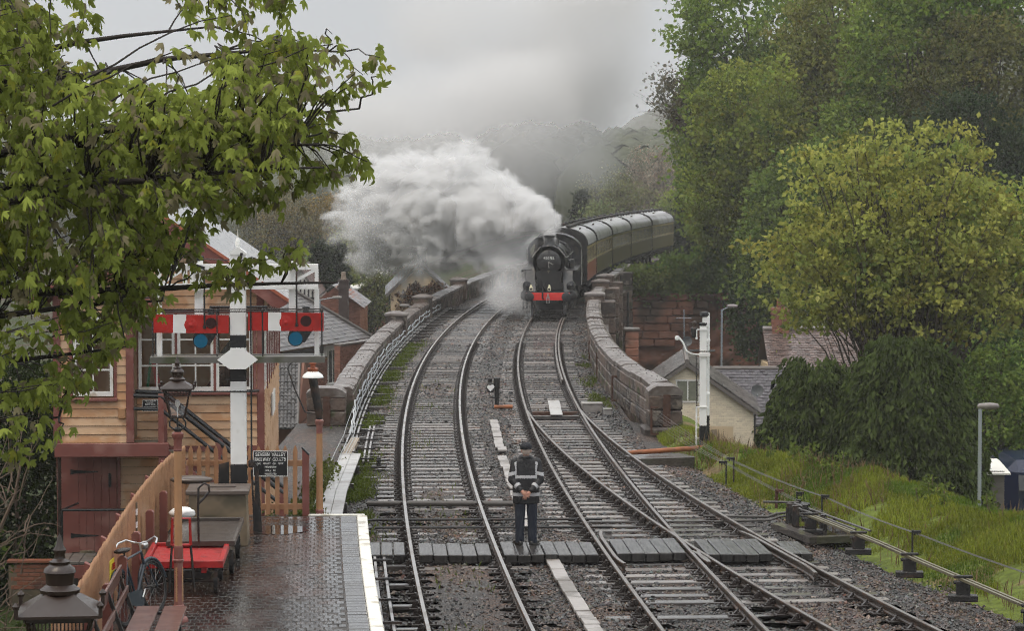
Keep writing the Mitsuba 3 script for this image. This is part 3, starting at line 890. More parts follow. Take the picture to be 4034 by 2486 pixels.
def ring(c, r, t, n=36, yaw=0.0):
    a = np.linspace(0, 2 * PI, n + 1)
    p = np.stack([r * np.cos(a), a * 0, r * np.sin(a)], 1) @ rotz(yaw).T + np.array(c)
    return tubem(p, t, 6, caps=False)


for nm_, c, yaw in (('rear_wheel', (0, 0, 0.345), 0.0), ('front_wheel', (1.10, 0, 0.345), -0.12)):
    w = obj(nm_, BKm(ring(c, 0.30, 0.012, yaw=yaw)), 'black_iron', BK, smooth=True)
    obj('tyre', BKm(ring(c, 0.328, 0.021, yaw=yaw)), 'tyre', w, smooth=True)
    sp = []
    for i in range(18):
        a = i * 2 * PI / 18
        e = np.array([0.30 * math.cos(a), 0, 0.30 * math.sin(a)]) @ rotz(yaw).T + np.array(c)
        sp.append(rodm(np.array(c) + [0, 0.03 * (-1) ** i, 0], e, 0.0025, 4))
    obj('spokes', BKm(join(*sp)), 'rod_grey', w, kind='stuff')
    obj('hub', BKm(rodm(np.array(c) + [0, -0.06, 0], np.array(c) + [0, 0.06, 0], 0.022)), 'black_iron', w)
    a = np.linspace(-0.3, PI * 0.95, 20) if nm_ == 'rear_wheel' else np.linspace(0.2, PI * 1.05, 20)
    if nm_ == 'rear_wheel':
        a = np.linspace(0.35, PI + 0.35, 20)
    p = np.stack([0.368 * np.cos(a), a * 0, 0.368 * np.sin(a)], 1) @ rotz(yaw).T + np.array(c)
    obj('mudguard', BKm(tubem(p, 0.024, 6)), 'bike_blue', w, smooth=True)
bbk, seat_t, head_t, head_b = (0.47, 0, 0.29), (0.30, 0, 0.80), (0.86, 0, 0.84), (0.90, 0, 0.66)
frm = [rodm(bbk, seat_t, 0.016), rodm(seat_t, head_t, 0.015), rodm(bbk, head_b, 0.017), rodm(head_b, head_t, 0.019)]
for s in (-1, 1):
    frm += [rodm((0, 0.06 * s, 0.345), (bbk[0], 0.03 * s, bbk[2]), 0.010), rodm((0, 0.06 * s, 0.345), (seat_t[0], 0.02 * s, seat_t[2] - 0.03), 0.009), tubem([(0.91, 0.045 * s, 0.66), (1.0, 0.055 * s, 0.5), (1.10, 0.06 * s, 0.345)], 0.011)]
obj('frame', BKm(join(*frm)), 'bike_blue', BK, smooth=40)
hb = [(0.70, -0.28, 0.93), (0.80, -0.27, 0.98), (0.90, -0.2, 1.0), (0.92, -0.08, 0.95), (0.86, 0, 0.94), (0.92, 0.08, 0.95), (0.90, 0.2, 1.0), (0.80, 0.27, 0.98), (0.70, 0.28, 0.93)]
obj('handlebar', BKm(join(tubem(hb, 0.013, 8), rodm(head_t, (0.85, 0, 0.95), 0.014))), 'chrome', BK, smooth=40)
obj('headlamp', BKm(mv(lathem([(0.02, 0), (0.05, 0.03), (0.055, 0.08), (0.05, 0.09)], 14), (0.94, 0, 0.90), R=roty(PI / 2))), 'chrome', BK, smooth=40)
obj('saddle', BKm(join(mv((trimesh.creation.icosphere(2).vertices * [0.15, 0.10, 0.035], np.array(trimesh.creation.icosphere(2).faces)), (0.24, 0, 0.93)), boxm((0.40, 0, 0.925), (0.16, 0.05, 0.03), ch=0.01), rodm((0.30, 0, 0.79), (0.29, 0, 0.90), 0.012))), 'leather', BK, smooth=40)
obj('chain_case', BKm(join(prismm([(0.0, 0.28), (0.05, 0.40), (0.40, 0.40), (0.52, 0.38), (0.58, 0.29), (0.52, 0.19), (0.42, 0.18), (0.05, 0.26)], -0.075, -0.05))), 'bike_blue', BK)
for a_, b_, s_ in (((0.47, -0.09, 0.29), (0.60, -0.10, 0.40), -0.05), ((0.47, 0.09, 0.29), (0.34, 0.09, 0.18), 0.05)):
    cr = obj('crank', BKm(rodm(a_, b_, 0.010)), 'chrome', BK)
    obj('pedal', BKm(boxm((b_[0], b_[1] + s_, b_[2]), (0.09, 0.09, 0.02))), 'black_iron', cr)


# ------------------------------------------------------------------ bracket signal with two arms on the platform
mat('signal_red', tint((0.43, 0.020, 0.015), 0.25, 5, (0.30, 0.016, 0.012), 4), 0.32, 0.45)
mat('signal_white', tint((0.80, 0.80, 0.78), 0.06, 8), 0.32, 0.45)
mat('blue_lens', (0.0, 0.105, 0.20), 0.12, 0.6)
mat('red_lens', (0.035, 0.006, 0.008), 0.1, 0.6)
mat('wet_plank', tint((0.12, 0.115, 0.105), 0.5, 5, (0.055, 0.065, 0.03), 3), 0.25, 0.5)
SIG = thing('bracket_signal', 'tall white bracket signal post with two red semaphore arms and a white diamond', 'signal')
so, sr = (-4.33, 43.19, 0.0), head(43.2)
S = lambda m: mv(m, so, sr)
pz = [(0.13, ZP, 2.0, 'black_paint', 'post_foot'), (0.125, 2.0, 3.32, 'white_paint', 'post'), (0.125, 3.32, 3.53, 'black_paint', 'black_band'), (0.125, 3.53, 3.85, 'white_paint', 'post'), (0.125, 3.85, 4.05, 'black_paint', 'black_band'), (0.125, 4.05, 5.32, 'white_paint', 'post')]
for h, a, b, m_, n_ in pz:
    obj(n_, S(boxm((0, 0, (a + b) / 2), (2 * h, 2 * h, b - a), ch=0.008)), m_, SIG)
obj('post_cap', S(join(prismm([(-0.14, 5.32), (0.14, 5.32), (0.14, 5.35), (0.02, 5.44), (-0.02, 5.44), (-0.14, 5.35)], -0.14, 0.14), lathem([(0.02, 5.43), (0.045, 5.48), (0.04, 5.53), (0.012, 5.6), (0.003, 5.72)], 10))), 'white_paint', SIG)
obj('diamond', S(prismm([(-0.32, 3.68), (-0.125, 3.53), (0.125, 3.53), (0.32, 3.68), (0.125, 3.83), (-0.125, 3.83)], -0.385, -0.37)), 'signal_white', SIG)
for sy, nm_ in ((-0.135, 'front_truss'), (0.16, 'rear_truss')):                                # lattice beam
    ch_ = []
    for z0_, z1_ in ((5.085, 5.165), (4.78, 4.86)):
        ch_.append(boxm((0, sy, (z0_ + z1_) / 2), (2.53, 0.012, z1_ - z0_)))
        ch_.append(boxm((0, sy + 0.03 * np.sign(sy) * -1, z1_ if z0_ > 5 else z0_), (2.53, 0.06, 0.012)))
    obj(nm_, S(join(*ch_)), 'white_paint', SIG)
    for x in (-1.24, -0.83, -0.72, -0.235, 0.235, 0.72, 0.80, 1.24):
        obj('truss_upright', S(boxm((x, sy - 0.006 * np.sign(sy), 4.972), (0.058, 0.022, 0.225))), 'white_paint', SIG)
    for a, b in (((-0.68, 5.08), (-0.27, 4.865)), ((-1.2, 4.865), (-0.86, 5.08)), ((0.27, 4.865), (0.69, 5.08)), ((0.83, 4.865), (1.22, 5.08))):
        obj('truss_diagonal', S(barm((a[0], sy + 0.012, a[1]), (b[0], sy + 0.012, b[1]), 0.012, 0.045, up=(0, 1, 0)) if False else prismm(SP_([(a[0], a[1] + .025), (a[0], a[1] - .025), (b[0], b[1] - .025), (b[0], b[1] + .025)]), sy + 0.004, sy + 0.016)), 'white_paint', SIG)
    bl = [lathem([(0.013, 0), (0.013, 0.006), (0.006, 0.011)], 8, (x, sy - 0.006, z), rotx(PI / 2)) for x in np.arange(-1.22, 1.25, 0.163) for z in (5.12, 4.815)]
    if sy < 0:
        obj('rivets', S(join(*bl)), 'white_paint', SIG); tag(SIG + '__rivets', kind='stuff')
for x in (-1.24, 1.24):
    obj('hanger', S(boxm((x, 0.1, 4.22), (0.078, 0.078, 1.13), ch=0.006)), 'white_paint', SIG)
for x in (-0.615, 0.865):
    obj('doll', S(boxm((x, 0.02, 4.62), (0.132, 0.132, 1.22), ch=0.006)), 'white_paint', SIG)
    obj('doll_cap', S(join(lathem([(0.078, 5.225), (0.08, 5.235), (0.08, 5.29), (0.072, 5.305), (0.01, 5.31)], 18, (x, 0.02, 0)))), 'black_paint', SIG, smooth=40)
wk = []
for j, yy_ in enumerate((-0.26, -0.11, 0.26)):
    obj('walkway_plank', S(boxm((-0.004 * j, yy_, 3.705), (2.74, 0.14, 0.045), ch=0.006)), 'wet_plank', SIG)
obj('walkway_bearer', S(join(boxm((0, -0.31, 3.66), (2.74, 0.045, 0.07)), boxm((0, 0.31, 3.66), (2.74, 0.045, 0.07)))), 'wet_plank', SIG)
for zz, r in ((4.47, 0.009), (4.435, 0.011)):
    for yy_ in (-0.30,) if zz > 4.45 else (-0.31, 0.31):
        obj('handrail', S(rodm((-1.32, yy_, zz), (1.33, yy_, zz), r)), 'black_iron', SIG)
for x in (-1.32, -0.32, 0.39, 1.32):
    for yy_ in (-0.31, 0.31):
        obj('stanchion', S(join(rodm((x, yy_, 3.63), (x, yy_, 4.46), 0.011), lathem([(0.02, 4.42), (0.024, 4.44), (0.02, 4.47), (0.01, 4.485)], 8, (x, yy_, 0)))), 'black_iron', SIG)
obj('lamp_arm', S(join(rodm((-0.45, 0.0, 4.49), (-0.13, 0, 4.49), 0.022), rodm((0.13, 0, 4.49), (0.43, 0, 4.49), 0.022), lathem([(0.022, -0.03), (0.03, 0.0), (0.012, 0.02)], 8, (0.44, 0, 4.49), roty(PI / 2)))), 'black_iron', SIG)
obj('conduit', S(join(rodm((-0.85, -0.1, 3.16), (0.3, -0.15, 3.16), 0.012), rodm((0.13, 0, 3.16), (0.33, 0, 3.16), 0.022))), 'black_iron', SIG)
for sx, dz in ((-0.735, 0.0), (0.755, 0.03)):
    aR = roty(0.012)
    AR = lambda m: S(mv(m, (sx, -0.16, 4.235 + dz), R=aR))
    am = thing('x', '', '') if False else None
    L0, L1, st0, st1 = -0.595, 0.595, -0.28, -0.075
    for x0_, x1_, m_ in ((L0, st0, 'signal_red'), (st0, st1, 'signal_white'), (st1, L1, 'signal_red')):
        c_ = [(x0_, -0.145), (x1_, -0.145), (x1_, 0.145), (x0_, 0.145)]
        pl = SP_(c_)
        if x1_ == L1:
            pl = pl.difference(Point(0.315, 0.012).buffer(0.088))
        obj('arm_end' if m_ == 'signal_red' and x0_ == L0 else ('arm_stripe' if m_ == 'signal_white' else 'arm'), AR(prismm(pl, -0.006, 0.006)), m_, SIG)
    rr = lathem([(0.088, -0.012), (0.104, -0.012), (0.104, 0.006), (0.088, 0.006)], 24, (0.315, -0.004, 0.012), rotx(PI / 2))
    obj('spectacle_rim', AR((rr[0][:-2], rr[1][:-48])), 'signal_red', SIG)
    obj('red_glass', AR(lathem([(0.088, -0.003), (0.088, 0.003)], 24, (0.315, 0.01, 0.012), rotx(PI / 2))), 'red_lens', SIG)
    obj('boss', AR(join(lathem([(0.103, 0), (0.103, 0.012), (0.096, 0.016), (0.03, 0.018), (0.042, 0.02), (0.042, 0.032), (0.028, 0.034), (0.026, 0.05), (0.012, 0.055)], 24, (0.0, -0.006, -0.012), rotx(PI / 2)), *[lathem([(0.014, 0.012), (0.014, 0.026), (0.006, 0.028)], 8, (0.068 * math.cos(a), -0.006, -0.012 + 0.068 * math.sin(a)), rotx(PI / 2)) for a in (2.4, 3.6, 1.4)])), 'signal_red', SIG, smooth=35)
    bv = [lathem([(0.011, 0), (0.008, 0.009)], 7, (x, -0.006, z), rotx(PI / 2)) for x, z in ((0.18, 0.1), (0.18, -0.02), (0.43, 0.1), (0.43, -0.1), (-0.45, 0.1), (0.16, -0.12), (0.44, 0.0))]
    tag(obj('arm_rivets', AR(join(*bv)), 'signal_red', SIG), kind='stuff')
    # casting below the arm with the blue glass, seen tilted
    cs = SP_([(0.06, -0.14), (0.42, -0.14), (0.40, -0.17), (0.30, -0.33), (0.06, -0.30), (0.04, -0.22)]).union(Point(0.155, -0.265).buffer(0.125)).difference(Point(0.155, -0.268).buffer(0.108))
    obj('spectacle', AR(prismm(cs, 0.004, 0.022)), 'black_paint', SIG)
    obj('blue_glass', AR(lathem([(0.109, -0.004), (0.109, 0.004)], 28, (0.155, 0.014, -0.268), rotx(PI / 2))), 'blue_lens', SIG)
    obj('arm_lamp', AR(lathem([(0.05, 0.148), (0.055, 0.155), (0.045, 0.19), (0.06, 0.20), (0.06, 0.235), (0.05, 0.24), (0.01, 0.245)], 14, (0.315, 0.05, 0))), 'black_paint', SIG, smooth=40)
for x, zb in ((-0.52, 4.19), (0.925, 4.22), (0.205, 2.02)):                                     # cranks on the beam and their rods
    xc_, zc = x - 0.19, 5.18
    if x > 0.5 or x == 0.205:
        obj('crank', S(join(prismm([(xc_ - 0.028, zc - 0.02), (xc_ + 0.03, zc - 0.02), (xc_ + 0.075, zc + 0.17), (xc_ + 0.035, zc + 0.18)], -0.185, -0.165), prismm([(xc_ - 0.02, zc + 0.03), (xc_ - 0.02, zc - 0.03), (x - 0.01, zc - 0.095), (x + 0.02, zc - 0.06)], -0.19, -0.168), lathem([(0.04, 0), (0.04, 0.06), (0.02, 0.065)], 10, (xc_, -0.13, zc), rotx(PI / 2)))), 'black_iron', SIG)
    else:
        obj('crank', S(join(prismm([(xc_ - 0.08, zc + 0.05), (xc_ - 0.08, zc), (x - 0.01, zc - 0.085), (x + 0.02, zc - 0.05)], -0.19, -0.168), lathem([(0.04, 0), (0.04, 0.06), (0.02, 0.065)], 10, (xc_, -0.13, zc), rotx(PI / 2)))), 'black_iron', SIG)
    obj('down_rod', S(join(rodm((x, -0.2, zc - 0.08), (x, -0.2 if zb > 3 else -0.145, zb), 0.0135), lathem([(0.024, zb - 0.03), (0.024, zb + 0.02)], 8, (x, -0.2 if zb > 3 else -0.145, 0)))), 'black_iron', SIG)
obj('rod_chair', S(join(boxm((0.20, 0, 2.0), (0.10, 0.1, 0.12), ch=0.02), barm((0.2, 0.05, 1.9), (0.24, 0.05, 1.0), 0.03, 0.03))), 'black_iron', SIG)
obj('cross_wire', S(tubem([(x, 0.2, 5.33 - 0.10 * math.cos(x * 1.1)) for x in np.linspace(-1.1, 1.1, 16)], 0.008, 5)), 'black_iron', SIG)
lean = [S(prismm([(0.22, ZP), (0.36, ZP), (0.30, 1.95), (0.26, 2.0)], 0.04, 0.16))]
tag(obj('leaning_board', lean[0], 'black_iron'), 'black weathered board leaning behind the foot of the white signal post', 'board')
tag(obj('leaning_board', S(prismm([(-0.36, ZP), (-0.15, ZP), (-0.16, 2.02), (-0.32, 1.98)], 0.1, 0.14)), 'black_iron'), 'black board standing behind the grit bin left of the signal post', 'board')


# ------------------------------------------------------------------ timber signal box
mat('box_board', tint((0.47, 0.245, 0.115), 0.3, 4, (0.55, 0.36, 0.215), 2.8, 0.42, 0.6), 0.38, 0.45)
mat('box_board_pale', tint((0.52, 0.325, 0.19), 0.25, 4, (0.40, 0.205, 0.10), 2.6, 0.5, 0.7), 0.38, 0.45)
mat('window_white', tint((0.72, 0.71, 0.67), 0.15, 12, (0.48, 0.42, 0.34), 7, 0.55, 0.75), 0.42, 0.4)
mat('room_wood', tint((0.24, 0.155, 0.095), 0.3, 4), 0.7, 0.2)
scene['window_glass'] = {'type': 'thindielectric', 'int_ior': 1.52}
mat('slate_roof', tint((0.075, 0.075, 0.08), 0.5, 6, (0.10, 0.095, 0.08), 1.6), 0.28, 0.5)
mat('felt_roof', tint((0.17, 0.17, 0.17), 0.3, 9, (0.05, 0.05, 0.05), 9, 0.60, 0.66), 0.18, 0.6)
SB = thing('signal_box', 'tan weatherboarded signal box with maroon timbers, white sash windows and an outside stair', 'signal box')
bo, br = (-4.47, 49.0, 0.0), head(49.0)
B = lambda m: mv(m, bo, br)


def boards(x0, x1, z0, z1, y, holes=(), top=None, bh=0.15, mt='box_board', parent=SB, facing=-1, name='weatherboard'):
    """Lapped boards on an end wall; holes are (xa, xb, za, zb); top(x) gives a sloping upper limit as (left, right) at height z."""
    z = z0
    while z < z1 - 0.02:
        zt = min(z + bh, z1)
        a, b = x0, x1
        if top:
            l, r = top((z + zt) / 2 + 0.02)
            a, b = max(a, l), min(b, r)
        spans = [(a, b)]
        for xa, xb, za, zb in holes:
            if zt > za + 0.04 and z < zb - 0.04:
                spans = [q for p in spans for q in ((p[0], min(p[1], xa)), (max(p[0], xb), p[1])) if q[1] - q[0] > 0.02]
        for p in spans:
            if p[1] - p[0] < 0.03:
                continue
            j = rng.normal(0, 0.0015)
            pr = prismm([(y + facing * (0.036 + j), z + 0.004), (y + 0.0, z + 0.004), (y + 0.0, zt - 0.006), (y + facing * 0.010, zt - 0.006)], p[0], p[1], 'yz')
            obj(name, B(pr), mt if rng.uniform() < 0.8 else 'box_board_pale', parent)
        z = zt


def window(x0, x1, z0, z1, y, cols=2, rows=3, parent=SB, fw=0.055, label=None):
    w = obj('window', B(join(boxm((x0 + fw / 2, y, (z0 + z1) / 2), (fw, 0.05, z1 - z0)), boxm((x1 - fw / 2, y, (z0 + z1) / 2), (fw, 0.05, z1 - z0)), boxm(((x0 + x1) / 2, y, z1 - fw / 2), (x1 - x0 - 2 * fw, 0.05, fw)), boxm(((x0 + x1) / 2, y, z0 + fw * .75), (x1 - x0 - 2 * fw, 0.05, fw * 1.5)))), 'window_white', parent, label=label)
    for i in range(1, cols):
        x = x0 + (x1 - x0) * i / cols
        obj('glazing_bar', B(boxm((x, y - 0.004, (z0 + z1) / 2), (0.026, 0.03, z1 - z0 - 2 * fw))), 'window_white', w)
    for i in range(1, rows):
        z = z0 + (z1 - z0) * i / rows
        obj('glazing_bar', B(boxm(((x0 + x1) / 2, y + 0.002, z), (x1 - x0 - 2 * fw, 0.034, 0.028))), 'window_white', w)
    v = np.array([[x0 + fw, y + 0.01, z0 + fw], [x1 - fw, y + 0.01, z0 + fw], [x1 - fw, y + 0.01, z1 - fw], [x0 + fw, y + 0.01, z1 - fw]])
    obj('pane', B((v, np.array([[0, 1, 2], [0, 2, 3]]))), 'window_glass', w)


EV, SL, APX = 4.57, 0.69, -1.825
roof_top = lambda z: (APX - max(0, (EV + 1.825 * SL - z)) / SL, APX + max(0, (EV + 1.825 * SL - z)) / SL) if z > EV else (-3.65, 0.0)
wx0, wx1, wz0, wz1 = -2.24, -0.17, 2.70, 4.10
boards(-3.5, -0.09, -0.15, 1.62, 0.0, holes=((-3.5, -2.60, -1, 1.62),))
boards(-3.65, -0.09, 1.72, 5.75, 0.0, holes=((wx0 - 0.05, wx1 + 0.05, wz0 - 0.05, wz1 + 0.05), (-3.6, -2.3, 1.7, 4.6)), top=roof_top)
obj('sill_beam', B(boxm((-1.83, -0.02, 1.67), (3.6, 0.06, 0.10))), 'maroon_paint', SB)
obj('window_sill', B(boxm((-1.2, -0.05, 2.665), (2.2, 0.13, 0.055), ch=0.01)), 'maroon_paint', SB)
w3 = (wx1 - wx0) / 3
for i in range(3):
    window(wx0 + i * w3 + 0.02, wx0 + (i + 1) * w3 - 0.02, wz0, wz1, -0.005)
    if i:
        obj('mullion', B(boxm((wx0 + i * w3, -0.01, (wz0 + wz1) / 2), (0.045, 0.07, wz1 - wz0))), 'maroon_paint', SB)
obj('window_head', B(boxm((-1.2, -0.02, wz1 + 0.03), (2.2, 0.07, 0.06))), 'maroon_paint', SB)
for x in (wx0 - 0.025, wx1 + 0.025):
    obj('window_jamb', B(boxm((x, -0.01, (wz0 + wz1) / 2), (0.05, 0.07, wz1 - wz0 + 0.05))), 'maroon_paint', SB)
for x, y in ((-0.045, 0.0), (-3.62, 0.0)):
    obj('corner_post', B(boxm((x, y + 0.02, 2.05), (0.13, 0.13, 5.05), ch=0.008)), 'maroon_paint', SB)
LB = 10.0
# the track side, seen very obliquely, and the far end
obj('side_wall', B(boxm((-0.02, LB / 2, 0.75), (0.06, LB - 0.15, 1.95))), 'box_board_pale', SB)
for z in np.arange(1.75, 2.7, 0.15):
    obj('side_board', B(prismm([(-0.01, z - 0.01), (0.035, z - 0.01), (0.012, z + 0.15), (-0.01, z + 0.15)], 0.09, LB)), 'box_board_pale', SB)
for i in range(8):
    y0_ = 0.12 + i * (LB - 0.2) / 8
    y1_ = y0_ + (LB - 0.2) / 8 - 0.08
    s_ = obj('side_window', B(join(*[boxm((0.0, yy_, 3.4), (0.05, 0.05, 1.4)) for yy_ in (y0_, (y0_ + y1_) / 2, y1_)], *[boxm((0.0, (y0_ + y1_) / 2, z), (0.05, y1_ - y0_, 0.05)) for z in (2.72, 3.17, 3.63, 4.09)])), 'window_white', SB)
    v = np.array([[-0.01, y0_, 2.72], [-0.01, y1_, 2.72], [-0.01, y1_, 4.09], [-0.01, y0_, 4.09]])
    obj('pane', B((v, np.array([[0, 1, 2], [0, 2, 3]]))), 'window_glass', s_)
    obj('side_post', B(boxm((0.005, y1_ + 0.04, 3.4), (0.09, 0.07, 1.5))), 'maroon_paint', SB)
obj('eaves_wall', B(join(boxm((-0.02, LB / 2, 4.36), (0.06, LB - .15, 0.46)), boxm((-3.62, LB / 2, 2.2), (0.06, LB, 4.7)))), 'box_board', SB)
obj('far_wall', B(join(boxm((-1.83, LB, 2.0), (3.6, 0.08, 4.3)), prismm([(-3.65, 4.1), (0, 4.1), (0, EV), (APX, 5.82), (-3.65, EV)], LB - 0.04, LB + 0.04))), 'box_board', SB)
obj('backing', B(join(boxm((-1.83, 0.02, 0.75), (3.5, 0.02, 1.9)), boxm((-1.83, 0.02, 2.2), (3.5, 0.02, 0.9)), boxm((-1.83, 0.02, 4.40), (3.5, 0.02, 0.5)), boxm((-2.75, 0.03, 3.4), (0.95, 0.02, 2.4)))), 'room_wood', SB)
obj('upper_floor', B(boxm((-1.83, LB / 2, 1.78), (3.5, LB - 0.2, 0.1))), 'room_wood', SB)
obj('lever_frame', B(join(boxm((-1.0, 5.0, 2.15), (0.5, 7.5, 0.62)), *[rodm((-0.9, 1.6 + 0.22 * i, 2.4), (-0.93, 1.6 + 0.22 * i, 3.15), 0.018, 6) for i in range(30)])), 'black_iron', SB); tag(SB + '__lever_frame', kind='stuff')
obj('green_flag', B(boxm((-2.05, 0.25, 3.0), (0.05, 0.02, 0.55), roty(0.12))), mat('green_cloth', (0.02, 0.12, 0.05), 0.8, 0.2), SB)
obj('red_flag', B(boxm((-1.93, 0.25, 3.0), (0.09, 0.02, 0.6), roty(-0.2))), 'red_paint', SB)
for s in (-1, 1):                                                                          # roof slopes and bargeboards
    q = np.array([[APX, 0], [APX + s * (1.825 + 0.46), -(1.825 + 0.46) * SL]])
    z_ap = EV + 1.825 * SL + 0.09
    v = np.array([[q[0, 0], -0.42, z_ap], [q[1, 0], -0.42, z_ap + q[1, 1]], [q[1, 0], LB + 0.4, z_ap + q[1, 1]], [q[0, 0], LB + 0.4, z_ap]])
    v = np.vstack([v, v - [0, 0, 0.06]])
    f = np.array([[0, 1, 2], [0, 2, 3], [4, 6, 5], [4, 7, 6], [0, 4, 5], [0, 5, 1], [1, 5, 6], [1, 6, 2], [2, 6, 7], [2, 7, 3]])
    if s < 0:
        f = f[:, ::-1]
    obj('roof_slope', B((v, f)), 'felt_roof', SB)
    e = APX + s * (1.825 + 0.46); ze = z_ap - 2.285 * SL
    bb = SP_([(APX, z_ap - 0.02), (e, ze - 0.02), (e - s * 0.02, ze - 0.06), (e - s * 0.15, ze - 0.13), (e - s * 0.3, ze - 0.09), (e - s * 0.42, ze + 0.02), (APX, z_ap - 0.30)])
    obj('bargeboard', B(prismm(bb, -0.46, -0.415)), 'maroon_paint', SB)
    tr = SP_([(APX, z_ap + 0.035), (e + s * 0.02, ze + 0.035), (e + s * 0.02, ze - 0.03), (APX, z_ap - 0.03)])
    obj('verge', B(prismm(tr, -0.49, -0.46)), mat('verge_paint', tint((0.36, 0.105, 0.06), 0.3, 7), 0.3, 0.5), SB)
# porch on the left, with its own gable
px0, px1, py = -3.58, -2.24, -1.2
PT = -2.91
ptop = lambda z: (PT - max(0, (5.12 - z)) / SL, PT + max(0, (5.12 - z)) / SL) if z > 4.66 else (px0, px1)
boards(px0 + 0.1, px1 - 0.1, 1.9, 5.05, py, holes=((-3.28, -2.55, 2.70, 4.12),), top=ptop)
window(-3.26, -2.57, 2.72, 4.10, py - 0.005, 2, 3, label='small sash window of the porch')
obj('porch_sill', B(boxm((-2.92, py - 0.05, 2.66), (0.86, 0.12, 0.06), ch=0.01)), 'maroon_paint', SB)
for x in (-3.30, -2.53):
    obj('window_jamb', B(boxm((x, py - 0.02, 3.4), (0.05, 0.06, 1.45))), 'maroon_paint', SB)
for x in (px0 + 0.04, px1 - 0.04):
    obj('corner_post', B(boxm((x, py, 3.28), (0.13, 0.13, 2.76), ch=0.008)), 'maroon_paint', SB)
obj('porch_wall', B(join(boxm((px0 + 0.02, py / 2, 3.28), (0.05, -py - .1, 2.7)), boxm((px1 - 0.02, py / 2, 4.3), (0.05, -py - .1, 0.7)))), 'box_board', SB)
obj('porch_beam', B(boxm((-2.6, py - 0.02, 1.775), (1.98, 0.12, 0.24), ch=0.01)), 'maroon_paint', SB)
obj('landing_floor', B(boxm((-2.65, py / 2, 1.80), (1.8, -py, 0.07))), 'wet_plank', SB)
obj('porch_back', B(boxm((-2.9, -0.05, 3.2), (1.3, 0.04, 2.6))), 'room_wood', SB)
for s in (-1, 1):
    e = PT + s * (0.67 + 0.47); za = 5.12 + 0.09; ze = za - 1.14 * SL
    v = np.array([[PT, py - 0.35, za], [e, py - 0.35, ze], [e, 0.0, ze], [PT, 0.0, za]])
    v = np.vstack([v, v - [0, 0, 0.05]])
    f = np.array([[0, 1, 2], [0, 2, 3], [4, 6, 5], [4, 7, 6], [0, 4, 5], [0, 5, 1], [1, 5, 6], [1, 6, 2]])
    obj('porch_roof', B((v, f if s > 0 else f[:, ::-1])), 'felt_roof', SB)
    bb = SP_([(PT, za - 0.02), (e, ze - 0.02), (e - s * 0.02, ze - 0.05), (e - s * 0.12, ze - 0.10), (e - s * 0.25, ze - 0.06), (e - s * 0.34, ze + 0.03), (PT, za - 0.24)])
    obj('porch_bargeboard', B(prismm(bb, py - 0.39, py - 0.345)), 'maroon_paint', SB)
for x, z1 in ((-3.52, 1.66),):
    obj('porch_post', B(rodm((x, py + 0.02, -1.6), (x, py + 0.02, z1), 0.035)), 'lamp_brown', SB)
obj('bracket', B(boxm((-2.42, py - 0.04, 2.42), (0.13, 0.07, 0.20), ch=0.02)), 'stone_paint', SB)
# stair, falling to the right along the front
for yy_ in (py - 0.02, py + 0.80):
    st0, st1 = np.array([-1.72, 1.78]), np.array([0.42, 0.02])
    st = SP_([tuple(st0 + [0, 0.06]), tuple(st0 - [0, 0.22]), tuple(st1 - [0, 0.22]), tuple(st1 + [0, 0.06])])
    obj('stringer', B(prismm(st, yy_ - 0.025, yy_ + 0.025)), 'maroon_paint', SB)
    for dz, r_ in ((0.93, 0.042), (0.70, 0.034) if yy_ < -1 else (0.93, 0.03)):
        if yy_ < -1 or dz > 0.9:
            obj('handrail', B(tubem([(-2.25, yy_, 1.78 + dz + 0.02), (st0[0] - 0.02, yy_, st0[1] + dz), (st1[0] + 0.02, yy_, st1[1] + dz)], r_, 8)), 'black_paint', SB)
    for x, z in ((-1.74, 1.78), (-0.75, 0.965), (0.36, 0.07)):
        obj('newel', B(boxm((x, yy_, z + 0.36 if x > -1.7 else z + 0.1), (0.10, 0.07, 1.15 if x > -1.7 else 1.75), ch=0.006)), 'maroon_paint', SB)
for i in range(9):
    t = (i + 0.5) / 9
    obj('tread', B(boxm((-1.72 + 2.14 * t, py + 0.39, 1.78 - 1.76 * t), (0.26, 0.76, 0.035), ch=0.004)), 'wet_plank', SB)
# lower storey: planked door, rails, stage
for i in range(6):
    x = -3.36 + 0.135 * i
    obj('door_plank', B(boxm((x, -0.045 + 0.002 * (i % 2), 0.68), (0.131, 0.03, 1.72), ch=0.004)), 'maroon_paint', SB)
obj('door_post', B(join(boxm((-3.52, -0.04, 0.7), (0.20, 0.05, 1.85)), boxm((-2.58, -0.035, 0.7), (0.055, 0.05, 1.85)))), 'maroon_paint', SB)
for z in (1.27, 0.12):
    obj('strap_hinge', B(prismm([(-3.44, z + 0.05), (-3.44, z - 0.05), (-3.36, z - 0.03), (-2.95, z - 0.008), (-2.95, z + 0.008), (-3.36, z + 0.03)], -0.072, -0.062)), 'black_paint', SB)
obj('door_latch', B(boxm((-2.74, -0.068, 1.12), (0.05, 0.02, 0.24))), 'black_paint', SB)
for i in range(8):
    obj('stage_board', B(boxm((-3.5 + 0.21 * i, -0.62, -0.215), (0.20, 1.2, 0.05), ch=0.004)), 'wet_plank', SB)
obj('stage_beam', B(boxm((-2.75, -1.24, -0.36), (1.75, 0.06, 0.22))), 'maroon_paint', SB)
obj('stage_rail', B(join(rodm((-3.48, -1.2, 0.72), (-1.6, -1.2, 0.72), 0.022), rodm((-3.48, -1.2, -0.3), (-3.48, -1.2, 0.72), 0.022), rodm((-3.48, -1.2, 0.72), (-3.30, -0.2, 0.72), 0.02))), 'black_paint', SB)
obj('side_signboard', B(boxm((0.06, 4.4, 2.15), (0.03, 1.6, 0.42))), 'window_white', SB, label='white framed nameboard on the track side')
